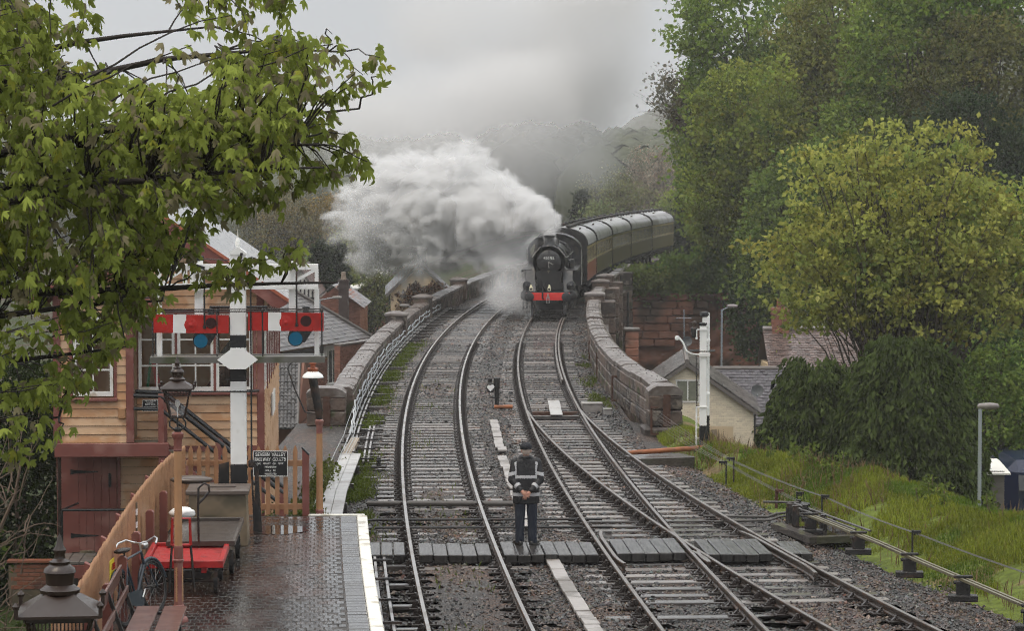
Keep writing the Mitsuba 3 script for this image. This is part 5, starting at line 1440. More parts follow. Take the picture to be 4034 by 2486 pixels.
# rod run on stools, point crank frame
RR = thing('rod_run', 'pair of greenish steel rods on black stools running down the right-hand grass edge', 'point rodding')
ra = np.array([(5.45, 52.0), (5.87, 50.0), (6.36, 47.6), (6.80, 45.0), (7.30, 42.3), (7.9, 39.0), (8.6, 35.5)])
for s in (-0.04, 0.05):
    yy = np.arange(35.5, 52.0, 0.5)[::-1]
    xx = np.interp(yy, ra[::-1, 1], ra[::-1, 0]) + s
    obj('rod', sweep(np.stack([xx, yy, yy * 0 + 0.17], 1), CH), mat('mossy_steel', tint((0.16, 0.145, 0.09), 0.4, 5, (0.09, 0.075, 0.05), 2), 0.35, 0.5, metal=0.3), RR)
for y in (51.2, 48.5, 45.7, 43.1, 40.2, 37):
    x = float(np.interp(y, ra[::-1, 1], ra[::-1, 0]))
    obj('stool', join(boxm((x, y, -0.13), (0.46, 0.22, 0.10), rotz(-.1), 0.01), boxm((x, y, 0.02), (0.22, 0.12, 0.24), ch=0.01), boxm((x, y, 0.21), (0.30, 0.06, 0.045), ch=0.01), rodm((x - 0.15, y, 0.12), (x + 0.15, y, 0.12), 0.03)), 'black_iron', RR)
PF_ = thing('point_crank_frame', 'black oily frame of point cranks beside the siding at the grass edge', 'point cranks')
obj('base_plank', join(barm((5.05, 52.0, -0.12), (5.55, 49.9, -0.12), 0.2, 0.12), barm((5.55, 49.95, -0.12), (6.5, 50.3, -0.12), 0.2, 0.12), barm((6.0, 52.9, -0.14), (6.5, 50.3, -0.14), 0.2, 0.1)), 'sleeper_wood', PF_)
obj('steel_tray', boxm((5.85, 51.3, -0.17), (0.8, 1.9, 0.03), rotz(0.2)), 'water_film', PF_)
for (x, y, h) in ((5.36, 52.6, 0.30), (5.44, 52.2, 0.30), (5.7, 52.9, 0.22), (5.9, 51.6, 0.18)):
    obj('crank_post', lathem([(0.075, -0.15), (0.07, h * .5), (0.055, h * .6), (0.06, h * .8), (0.02, h * .85)], 12, (x, y, 0)), 'black_iron', PF_, smooth=40)
    obj('crank_arm', boxm((x + 0.12, y + 0.05, 0.04), (0.42, 0.06, 0.035), rotz(0.5 + x), 0.01), 'black_iron', PF_)
obj('wheel', lathem([(0.20, 0.0), (0.22, 0.015), (0.22, 0.05), (0.19, 0.06), (0.04, 0.07), (0.04, 0.12), (0.02, 0.125)], 24, (5.72, 54.2, 0.0)), 'black_iron', PF_, smooth=40)
obj('wheel_post', boxm((5.72, 54.2, -0.1), (0.14, 0.14, 0.2)), 'black_iron', PF_)
for a, b in (((3.75, 53.4), (5.45, 53.3)), ((3.9, 52.55), (5.45, 52.8))):
    obj('drive_rod', tubem([(a[0], a[1], -0.11), (b[0] - 0.45, b[1], -0.11), (b[0] - 0.25, b[1] + .1, -0.06), (b[0], b[1] + .1, -0.03)], 0.026, 8), 'rod_dark', PF_, smooth=40)
for a, b in (((5.45, 53.8), (6.3, 49.9)), ((5.6, 53.9), (6.55, 49.7)), ((5.0, 54.2), (5.7, 54.1))):
    obj('link_rod', rodm((a[0], a[1], 0.08), (b[0], b[1], 0.08), 0.022), 'rod_dark', PF_)


# ------------------------------------------------------------------ the railwayman, seen from behind
mat('skin', tint((0.46, 0.235, 0.17), 0.15, 25), 0.5, 0.4)
mat('grey_hair', tint((0.42, 0.34, 0.29), 0.3, 60), 0.7, 0.3)
mat('jacket_black', tint((0.016, 0.016, 0.018), 0.5, 14), 0.55, 0.35, bump=lambda p, n, uv: fbm(p.x * 9, p.y * 9, p.z * 4, 3), bscale=0.02)
mat('trousers_navy', tint((0.018, 0.022, 0.034), 0.4, 12), 0.65, 0.3, bump=lambda p, n, uv: fbm(p.x * 14, p.y * 14, p.z * 5, 3), bscale=0.012)
mat('cap_navy', tint((0.012, 0.013, 0.018), 0.4, 30), 0.7, 0.3)
mat('tape', tint((0.42, 0.42, 0.43), 0.12, 20), 0.4, 0.5)
mat('shoe_black', (0.012, 0.011, 0.010), 0.25, 0.5)


def sph(c, r, sc=(1, 1, 1), n=20):
    return m3.Manifold.sphere(1.0, n).scale([r * sc[0], r * sc[1], r * sc[2]]).translate(list(map(float, c)))


def chain(pts, n=20):
    """pts: (centre, radius[, scale]); hulls of neighbours, joined."""
    b = [sph(p[0], p[1], p[2] if len(p) > 2 else (1, 1, 1), n) for p in pts]
    return m3.Manifold.batch_boolean([m3.Manifold.batch_hull([x, y]) for x, y in zip(b[:-1], b[1:])], m3.OpType.Add)


def union(*m):
    return m3.Manifold.batch_boolean(list(m), m3.OpType.Add)


def soften(m, l=0.02, it=12):
    me = m.refine_to_length(l).to_mesh()
    t = trimesh.Trimesh(me.vert_properties[:, :3], me.tri_verts, process=True)
    if it:
        trimesh.smoothing.filter_taubin(t, iterations=it)
    return np.array(t.vertices), np.array(t.faces)


def slab(x0, x1, y0, y1, z0, z1):
    return m3.Manifold.cube([x1 - x0, y1 - y0, z1 - z0]).translate([x0, y0, z0])


PS = thing('person', 'man in a black jacket with silver reflective bands, hands clasped behind, standing on the crossing', 'person')
pp = (0.25, 48.45, -0.008)
PP = lambda m: mv(m, pp)
# the body: one continuous figure with a head, arms behind the back and hands
SH, EL, WR = (0.185, 0.01, 1.475), (0.252, -0.055, 1.175), (0.075, -0.205, 0.985)


def limbs(g=0.0):
    out = []
    for s in (-1, 1):
        f = lambda c: (s * c[0], c[1], c[2])
        wr = WR if s > 0 else (0.085, -0.19, 1.0)
        out.append(chain([(f(SH), 0.055 + g), (f(EL), 0.045 + g), (f(wr), 0.030 + g)]))
        out.append(chain([(f((0.095, 0, 0.90)), 0.085 + g), (f((0.10, 0.01, 0.50)), 0.06 + g), (f((0.105, 0, 0.09)), 0.042 + g)]))
    return out


def finger(p, r):
    return chain([(q, r * (1 - 0.12 * i)) for i, q in enumerate(p)], 10)


hands = []
# left hand (screen left) lies over the right, fingers round it
hands.append(chain([((-0.085, -0.19, 1.0), 0.030), ((-0.045, -0.215, 0.955), 0.036, (1, 0.6, 1)), ((-0.005, -0.235, 0.935), 0.036, (1, 0.55, 1))], 14))
for i in range(4):
    z = 0.962 - 0.021 * i
    hands.append(finger([(-0.005, -0.245, z), (0.035 - 0.003 * i, -0.262, z - 0.008), (0.062 - 0.006 * i, -0.25, z - 0.016), (0.070 - 0.006 * i, -0.225, z - 0.02)], 0.0098))
hands.append(finger([(-0.035, -0.225, 0.975), (-0.01, -0.25, 0.99), (0.02, -0.255, 0.985)], 0.0105))
hands.append(chain([((0.075, -0.205, 0.985), 0.030), ((0.04, -0.215, 0.945), 0.036, (1, 0.6, 1)), ((0.005, -0.222, 0.915), 0.034, (1, 0.55, 1))], 14))
for i in range(4):
    x = 0.022 - 0.020 * i
    hands.append(finger([(x, -0.225, 0.905), (x - 0.012, -0.232, 0.872 + 0.004 * abs(i - 1)), (x - 0.02, -0.222, 0.848 + 0.006 * abs(i - 1)), (x - 0.02, -0.205, 0.835 + 0.006 * abs(i - 1))], 0.0095))
hands.append(finger([(0.05, -0.235, 0.95), (0.06, -0.25, 0.92), (0.05, -0.25, 0.895)], 0.0105))
head_m = union(sph((0, 0.01, 1.70), 0.098, (0.80, 0.98, 1.10)), chain([((0, 0.0, 1.53), 0.060), ((0, 0.01, 1.63), 0.055)]), chain([((0, 0.045, 1.625), 0.045, (1.15, 1, 0.8)), ((0, 0.03, 1.67), 0.07)]),
               chain([((0, 0.105, 1.70), 0.010), ((0, 0.122, 1.665), 0.014)]), sph((0, 0.098, 1.632), 0.016, (1.7, .8, .5)), sph((0.03, 0.092, 1.70), 0.013), sph((-0.03, 0.092, 1.70), 0.013),
               sph((0.083, -0.005, 1.685), 0.032, (0.32, 0.65, 1.0)), sph((-0.083, -0.005, 1.685), 0.032, (0.32, 0.65, 1.0)))
torso = union(chain([((-0.13, 0, 1.45), 0.075), ((0.13, 0, 1.45), 0.075)]), m3.Manifold.batch_hull([sph((x, 0, z), r) for x, z, r in ((-.12, 1.42, .09), (.12, 1.42, .09), (-.07, 1.05, .11), (.07, 1.05, .11), (-.08, .92, .11), (.08, .92, .11))]))
feet = [chain([((s * 0.105, 0.0, 0.06), 0.04), ((s * 0.13, 0.12, 0.045), 0.035)]) for s in (-1, 1)]
obj('body', PP(soften(union(torso, head_m, *limbs(), *hands, *feet), 0.014, 6)), 'skin', PS, smooth=True)
hair = (sph((0, 0.004, 1.70), 0.102, (0.82, 0.98, 1.10)) ^ slab(-.2, .2, -.2, 0.03, 1.62, 1.75))
obj('hair', PP(soften(hair, 0.012, 4)), 'grey_hair', PS, smooth=True)
cap = union(sph((0, -0.005, 1.755), 0.112, (0.96, 1.12, 0.80)) ^ slab(-.2, .2, -.2, .2, 1.716, 1.9), m3.Manifold.batch_hull([sph((x, 0.15 - 2.5 * x * x, 1.722), 0.010) for x in (-.07, 0, .07)] + [sph((x, 0.09, 1.735), 0.012) for x in (-.075, .075)]))
obj('flat_cap', PP(soften(cap, 0.016, 6)), 'cap_navy', PS, smooth=True)


def jacket(g):
    t = m3.Manifold.batch_hull([sph((x, y, z), r + g) for x, y, z, r in ((-.165, 0, 1.45, .085), (.165, 0, 1.45, .085), (-.13, 0, 1.22, .115), (.13, 0, 1.22, .115), (-.125, 0, .98, .115), (.125, 0, .98, .115), (-.125, 0, .72, .105), (.125, 0, .72, .105), (0, 0.0, 1.53, .085))])
    t = t ^ slab(-1, 1, -1, 1, 0.745, 2)
    a = []
    for s in (-1, 1):
        f = lambda c: (s * c[0], c[1], c[2])
        wr = (0.088, -0.195, 1.0) if s > 0 else (0.098, -0.178, 1.015)
        a.append(chain([(f(SH), 0.088 + g), (f(EL), 0.070 + g), (f(wr), 0.050 + g)]))
    return t, a


t, a = jacket(0.0)
collar = m3.Manifold.batch_hull([sph((x, y, 1.575), 0.03) for x, y in ((-.085, 0), (.085, 0), (0, -.07), (0, .06), (-.06, -.05), (.06, -.05))] + [sph((x, 0, 1.52), 0.05) for x in (-.11, .11)])
obj('jacket', PP(soften(union(t, *a, collar), 0.018, 5)), 'jacket_black', PS, smooth=True)
tt, ta = jacket(0.007)
tape = [tt ^ slab(-0.225, -0.170, -1, 1, 1.20, 1.50), tt ^ slab(0.165, 0.220, -1, 1, 1.20, 1.50), tt ^ slab(-0.2, 0.195, -1, 1, 1.205, 1.258), tt ^ slab(-1, 1, -1, 1, 0.885, 0.945)]
inner = jacket(-0.004)
for m in tape:
    obj('reflective_tape', PP(soften(m - inner[0], 0.05, 0)), 'tape', PS, smooth=40)
for s, arm, inn in ((-1, ta[0], inner[1][0]), (1, ta[1], inner[1][1])):
    sb = m3.Manifold.cube([0.4, 0.5, 0.058], True).rotate([0, s * 14, 0]).translate([s * 0.24, 0, 1.29])
    obj('arm_band', PP(soften((arm ^ sb) - inn, 0.05, 0)), 'tape', PS, smooth=40)
    d = np.array([s * (0.088 - EL[0]), -0.195 - EL[1], 1.0 - EL[2]]); d /= np.linalg.norm(d)
    cc = np.array([s * EL[0], EL[1], EL[2]]) + d * 0.165
    zx = np.cross(d, [0, 0, 1.0]); zx /= np.linalg.norm(zx); zy = np.cross(d, zx)
    M = np.stack([zx, zy, d, cc], 1)
    cb = m3.Manifold.cube([0.4, 0.4, 0.055], True).transform(M)
    obj('cuff_band', PP(soften((arm ^ cb) - inn, 0.05, 0)), 'tape', PS, smooth=40)
tr = []
for s in (-1, 1):
    tr.append(chain([((s * 0.098, 0, 0.86), 0.105), ((s * 0.108, 0.0, 0.48), 0.086), ((s * 0.113, 0, 0.12), 0.078), ((s * 0.116, 0.012, 0.075), 0.080)]) ^ slab(-1, 1, -1, 1, 0.045, 0.9))
obj('trousers', PP(soften(union(*tr), 0.02, 5)), 'trousers_navy', PS, smooth=True)
for s in (-1, 1):
    ang = -s * 0.45
    sh = union(m3.Manifold.batch_hull([sph((0, -0.05, 0.035), 0.042), sph((0, 0.0, 0.06), 0.045), sph((0, 0.17, 0.032), 0.042, (1, 1, .8))]) ^ slab(-1, 1, -1, 1, 0.0, 0.2), m3.Manifold.batch_hull([m3.Manifold.cylinder(0.022, 0.047, 0.047, 16).translate([0, -0.045, 0]), m3.Manifold.cylinder(0.022, 0.047, 0.047, 16).translate([0, 0.165, 0])]))
    obj('shoe', PP(mv(soften(sh, 0.02, 2), (s * 0.118, 0.0, 0.008), ang)), 'shoe_black', PS, smooth=True)


# ------------------------------------------------------------------ the train: tender engine and five coaches on the right-hand line
mat('loco_black', tint((0.020, 0.020, 0.022), 0.5, 4, (0.045, 0.040, 0.036), 1.8, 0.5, 0.7), 0.27, 0.55)
mat('loco_dark', tint((0.013, 0.012, 0.012), 0.5, 6), 0.5, 0.4)
mat('smokebox_black', tint((0.024, 0.023, 0.024), 0.4, 6), 0.33, 0.5)
mat('beam_red', tint((0.62, 0.035, 0.028), 0.25, 8), 0.35, 0.45)
mat('lamp_cream', (0.72, 0.66, 0.48), 0.4, 0.4)
mat('bright_steel', (0.42, 0.40, 0.38), 0.3, 0.5, metal=0.8)
EN = thing('steam_locomotive', 'black tender engine numbered 43106 with a red buffer beam, coming round the curve', 'steam locomotive')
yf = 126.6
eo = trk(RIGHT, yf); eh = head(131.5)
N = lambda m: mv(m, eo, eh)


def e(name, m, mt='loco_black', parent=EN, smooth=35, **k):
    return obj(name, N(m), mt, parent, smooth=smooth, **k)


cyl = lambda x0, y0, z0, y1, r, n=24, r1=None: tubem([(x0, y0, z0), (x0, y1, z0)], [r, r if r1 is None else r1], n)
# front: beam, buffers, hook
bb_ = e('buffer_beam', boxm((0, 0.62, 0.985), (2.02, 0.05, 0.37), ch=0.01), 'beam_red')
e('footplate', boxm((0, 1.1, 1.19), (2.1, 1.0, 0.03)), 'loco_black')
for x in (-0.865, 0.865):
    b = e('buffer', join(cyl(x, 0.6, 0.985, 0.40, 0.15, 20, 0.12), cyl(x, 0.40, 0.985, 0.12, 0.085), lathem([(0.19, 0), (0.225, 0.02), (0.21, 0.05), (0.12, 0.065), (0.02, 0.07)], 26, (x, 0.12, 0.985), rotx(PI / 2))), 'loco_black')
e('coupling', join(boxm((0, 0.45, 1.0), (0.06, 0.35, 0.13), ch=0.015), tubem([(-0.05, 0.33, 1.0), (-0.06, 0.30, 0.68), (0.06, 0.30, 0.68), (0.05, 0.33, 1.0)], 0.022, 6), boxm((0, 0.32, 1.03), (0.05, 0.05, 0.22))), 'bright_steel')
e('vacuum_pipe', tubem([(-0.25, 0.55, 1.55), (-0.25, 0.50, 1.60), (-0.25, 0.47, 1.5), (-0.26, 0.46, 0.92), (-0.22, 0.5, 0.85)], 0.035, 8), 'loco_dark')
for x, z in ((-0.80, 1.35), (0.05, 1.34)):
    lk = e('lamp', join(boxm((x, 0.62, z), (0.145, 0.14, 0.19), ch=0.015), lathem([(0.05, z + 0.09), (0.05, z + 0.14), (0.03, z + 0.15), (0.035, z + 0.19), (0.01, z + 0.2)], 12, (x, 0.62, 0))), 'lamp_cream')
    e('lens', lathem([(0.05, 0), (0.055, 0.012), (0.03, 0.02)], 18, (x, 0.55, z - 0.015), rotx(PI / 2)), 'loco_dark', lk)
# frames, cylinders, wheels
e('front_frame', join(boxm((0, 1.55, 0.95), (1.05, 1.8, 0.5)), boxm((0, 2.4, 1.55), (0.95, 1.3, 0.8)), boxm((-0.52, 1.2, 1.38), (0.03, 0.9, 0.36)), boxm((0.68, 1.2, 1.38), (0.03, 0.9, 0.36)), boxm((0.08, 1.15, 1.45), (1.15, 0.05, 0.25))), 'loco_dark')
e('smokebox_saddle', prismm([(-0.62, 1.3), (0.62, 1.3), (0.55, 1.75), (0.62, 2.15), (-0.62, 2.15), (-0.55, 1.75)], 1.5, 3.0), 'loco_dark')
for s in (-1, 1):
    c_ = e('cylinder', join(boxm((s * 1.0, 2.0, 1.18), (0.42, 1.1, 0.80), ch=0.12), cyl(s * 1.06, 1.45, 1.0, 2.55, 0.27), cyl(s * 1.02, 1.38, 1.46, 2.6, 0.20)), 'loco_black')
    e('cylinder_cover', join(lathem([(0.25, 0), (0.25, 0.04), (0.2, 0.07), (0.03, 0.08)], 24, (s * 1.06, 1.45, 1.0), rotx(PI / 2)), lathem([(0.19, 0), (0.19, 0.04), (0.09, 0.06), (0.05, 0.16), (0.02, 0.17)], 20, (s * 1.02, 1.38, 1.46), rotx(PI / 2))), 'loco_black', c_)
    e('step', join(boxm((s * 1.1, 0.85, 0.42), (0.22, 0.2, 0.03)), boxm((s * 1.0, 0.9, 0.7), (0.05, 0.05, 0.6)), boxm((s * 1.18, 0.9, 0.55), (0.04, 0.04, 0.4))), 'loco_dark')
    e('guard_iron', barm((s * 0.75, 0.75, 0.85), (s * 0.75, 0.55, 0.12), 0.10, 0.03), 'loco_dark')


def lwheel(x, y, r, name='wheel'):
    w = e(name, wheel((x, y, r), r, 0.13, spokes=12, n=32), 'loco_dark')
    rr = lathem([(r - 0.075, -0.065), (r, -0.065), (r, 0.065), (r - 0.075, 0.065), (r - 0.075, -0.065)], 32)
    e('tyre_rim', mv((rr[0][:-2], rr[1][:-64]), (x, y, r), R=roty(PI / 2)), 'bright_steel', w)


for s in (-1, 1):
    lwheel(s * 0.76, 1.75, 0.46, 'pony_wheel')
    for y in (4.6, 6.95, 9.3):
        lwheel(s * 0.76, y, 0.80, 'driving_wheel')
    e('coupling_rod', boxm((s * 0.92, 6.95, 0.72), (0.06, 5.0, 0.13), ch=0.02), 'bright_steel')
    e('connecting_rod', barm((s * 1.0, 2.6, 1.0), (s * 1.0, 6.9, 0.72), 0.07, 0.12, ch=0.02), 'bright_steel')
    e('slide_bar', boxm((s * 1.03, 3.4, 1.16), (0.10, 1.7, 0.06)), 'loco_black')
    e('running_plate', join(boxm((s * 1.07, 6.3, 2.16), (0.48, 8.4, 0.035)), boxm((s * 1.30, 6.3, 2.12), (0.025, 8.4, 0.09)), prismm([(1.3, 1.20), (1.36, 1.2), (2.16, 2.145), (2.12, 2.17)], s * 0.88 - 0.22, s * 0.88 + 0.22, 'yz')), 'loco_black')
e('axle_mass', join(boxm((0, 6.5, 0.95), (1.1, 9.0, 0.9)), boxm((0, 3.6, 0.5), (1.2, 1.2, 0.5))), 'loco_dark')
# boiler
bz, bx0 = 2.56, 0.0
sm = e('smokebox', join(tubem([(0, 1.62, bz), (0, 3.35, bz)], 0.735, 40)), 'smokebox_black')
e('smokebox_ring', (lambda q: (q[0][:-2], q[1][:-80]))(lathem([(0.56, 0.0), (0.60, 0.05), (0.70, 0.055), (0.75, 0.02), (0.75, -0.06), (0.56, -0.06), (0.56, 0.0)], 40, (0, 1.62, bz), rotx(PI / 2))), 'smokebox_black', sm)
dr_ = e('smokebox_door', lathem([(0.56, 0), (0.56, 0.03), (0.50, 0.075), (0.30, 0.14), (0.1, 0.165), (0.01, 0.168)], 40, (0, 1.62, bz), rotx(PI / 2)), 'smokebox_black', sm)
e('door_rail', join(tubem([(-0.36, 1.47, bz + 0.33), (0.36, 1.47, bz + 0.33)], 0.016, 6), *[rodm((x, 1.47, bz + 0.33), (x, 1.56, bz + 0.33), 0.016, 6) for x in (-.34, .34)]), 'loco_dark', sm)
e('dart_handle', join(boxm((0.10, 1.42, bz - 0.06), (0.24, 0.03, 0.03), roty(0.45)), boxm((0, 1.41, bz - 0.16), (0.03, 0.03, 0.26)), cyl(0, 1.46, bz, 1.38, 0.035, 12)), 'bright_steel', sm)
e('hinge_strap', join(boxm((-0.35, 1.50, bz + 0.14), (0.42, 0.05, 0.05)), boxm((-0.35, 1.50, bz - 0.2), (0.42, 0.05, 0.05))), 'smokebox_black', sm)
e('lamp_iron', join(boxm((0, 1.5, bz + 0.47), (0.03, 0.04, 0.16)), boxm((0, 1.47, bz + 0.5), (0.05, 0.05, 0.05))), 'loco_dark', sm)
e('number_plate', boxm((0, 1.455, bz + 0.20), (0.62, 0.02, 0.14), ch=0.004), 'loco_dark', sm)
e('number', text_at('43106', 0.105, (0, 1.445, bz + 0.15), np.eye(3), 0.008, True, 0.50), 'letter_white', sm, smooth=False)
e('shed_plate', join(boxm((-0.02, 1.50, bz - 0.42), (0.11, 0.02, 0.06)), boxm((-0.02, 1.5, bz - 0.47), (0.05, 0.02, 0.07))), 'bin_concrete', sm)
e('chimney', lathem([(0.42, bz + 0.62), (0.30, bz + 0.72), (0.245, bz + 0.82), (0.225, bz + 1.05), (0.245, bz + 1.14), (0.285, bz + 1.18), (0.285, bz + 1.24), (0.20, bz + 1.25), (0.18, bz + 1.1)], 30, (0, 2.45, 0)), 'loco_black')
e('boiler', tubem([(0, 3.35, bz), (0, 3.9, bz), (0, 7.2, bz + 0.06)], [0.70, 0.70, 0.80], 40), 'loco_black')
e('boiler_band', join(*[tubem([(0, y - 0.03, bz + (y - 3.9) * 0.018), (0, y + 0.03, bz + (y - 3.9) * 0.018)], 0.71 + max(0, y - 3.9) * 0.0303, 40) for y in (3.95, 5.0, 6.1)]), 'loco_black')
e('firebox', prismm([(-0.72, 1.2), (0.72, 1.2), (0.86, 2.2), (0.86, 2.85), (0.62, 3.28), (0.3, 3.42), (-0.3, 3.42), (-0.62, 3.28), (-0.86, 2.85), (-0.86, 2.2)], 7.1, 9.4), 'loco_black')
e('dome', lathem([(0.40, 3.0), (0.36, 3.2), (0.34, 3.45), (0.26, 3.6), (0.02, 3.65)], 24, (0, 5.5, 0)), 'loco_black')
e('top_feed', join(boxm((0, 4.3, bz + 0.78), (0.36, 0.3, 0.2), ch=0.04), tubem([(0.18, 4.3, bz + 0.75), (0.55, 4.3, bz + 0.55), (0.80, 4.3, bz + 0.1), (0.82, 4.3, bz - 0.3)], 0.04, 8), tubem([(-0.18, 4.3, bz + 0.75), (-0.55, 4.3, bz + 0.55), (-0.80, 4.3, bz + 0.1), (-0.82, 4.3, bz - 0.3)], 0.04, 8)), 'loco_black')
for s in (-1, 1):
    e('handrail', tubem([(s * 0.4, 1.7, bz + 0.72), (s * 0.80, 1.8, bz + 0.22), (s * 0.84, 3.5, bz + 0.22), (s * 0.93, 9.2, bz + 0.30)], 0.017, 6), 'bright_steel')
    e('steam_pipe', tubem([(s * 0.62, 2.5, bz - 0.3), (s * 0.92, 2.3, 1.95), (s * 1.0, 2.1, 1.6)], 0.13, 12), 'loco_black')
e('clack_valve', join(boxm((0.92, 3.6, bz - 0.05), (0.15, 0.2, 0.18), ch=0.03), rodm((0.92, 3.6, bz - 0.1), (0.95, 3.8, 2.15), 0.025), tubem([(0.75, 2.4, bz + 0.55), (0.9, 2.5, bz + 0.35), (0.93, 3.3, bz + 0.2)], 0.028, 6), boxm((0.98, 4.6, 2.4), (0.24, 0.6, 0.45), ch=0.03)), 'loco_black')
# cab
ca = [(-1.32, 1.15), (1.32, 1.15), (1.32, 2.95), (1.22, 3.2), (0.9, 3.48), (0.5, 3.64), (0, 3.70), (-0.5, 3.64), (-0.9, 3.48), (-1.22, 3.2), (-1.32, 2.95)]
cw = SP_(ca)
for s in (-1, 1):
    cw = cw.difference(SP_([(s * 1.2, 2.62), (s * 0.90, 2.75), (s * 0.90, 3.1), (s * 1.0, 3.22), (s * 1.2, 2.98)]))
e('cab_front', prismm(cw, 9.35, 9.40), 'loco_black')
for s in (-1, 1):
    e('cab_window', prismm(SP_([(s * 1.2, 2.62), (s * 0.90, 2.75), (s * 0.90, 3.1), (s * 1.0, 3.22), (s * 1.2, 2.98)]), 9.37, 9.38), 'window_glass')
    e('cab_side', join(boxm((s * 1.31, 10.3, 1.75), (0.03, 1.9, 1.25)), boxm((s * 1.31, 9.6, 2.7), (0.03, 0.5, 0.7)), boxm((s * 1.31, 10.6, 2.98), (0.03, 1.4, 0.2))), 'loco_black')
    e('cab_beading', tubem([(s * 1.335, 9.42, 1.2), (s * 1.335, 9.42, 2.95)], 0.02, 6), 'bright_steel')
rp = np.array([(x, z + 0.05) for x, z in ca[2:]])
rpoly = np.vstack([rp, (rp - [0, 0.05])[::-1]])
e('cab_roof', prismm(rpoly, 9.15, 11.6), 'loco_black')
# tender
TD = 'steam_locomotive'
e('tender', join(boxm((0, 14.6, 1.75), (2.5, 5.6, 1.2), ch=0.04), prismm([(-1.25, 2.3), (1.25, 2.3), (1.1, 3.0), (0.9, 3.2), (-0.9, 3.2), (-1.1, 3.0)], 12.2, 17.2)), 'loco_black')
e('tender_frame', boxm((0, 14.6, 0.95), (2.3, 5.7, 0.45)), 'loco_dark')
for s in (-1, 1):
    for y in (12.7, 14.6, 16.5):
        lwheel(s * 0.76, y, 0.53, 'tender_wheel')

mat('coach_cream', tint((0.24, 0.195, 0.092), 0.12, 3), 0.3, 0.5)
mat('coach_crimson', tint((0.19, 0.055, 0.032), 0.25, 3), 0.28, 0.5)
mat('coach_brown', tint((0.058, 0.047, 0.018), 0.25, 3), 0.28, 0.5)
mat('coach_tan', tint((0.13, 0.112, 0.048), 0.15, 3), 0.3, 0.5)
mat('coach_roof', tint((0.30, 0.30, 0.30), 0.2, 3, (0.17, 0.17, 0.165), 1.0, 0.5, 0.7), 0.22, 0.55)
mat('coach_glass', (0.03, 0.032, 0.034), 0.08, 0.6)


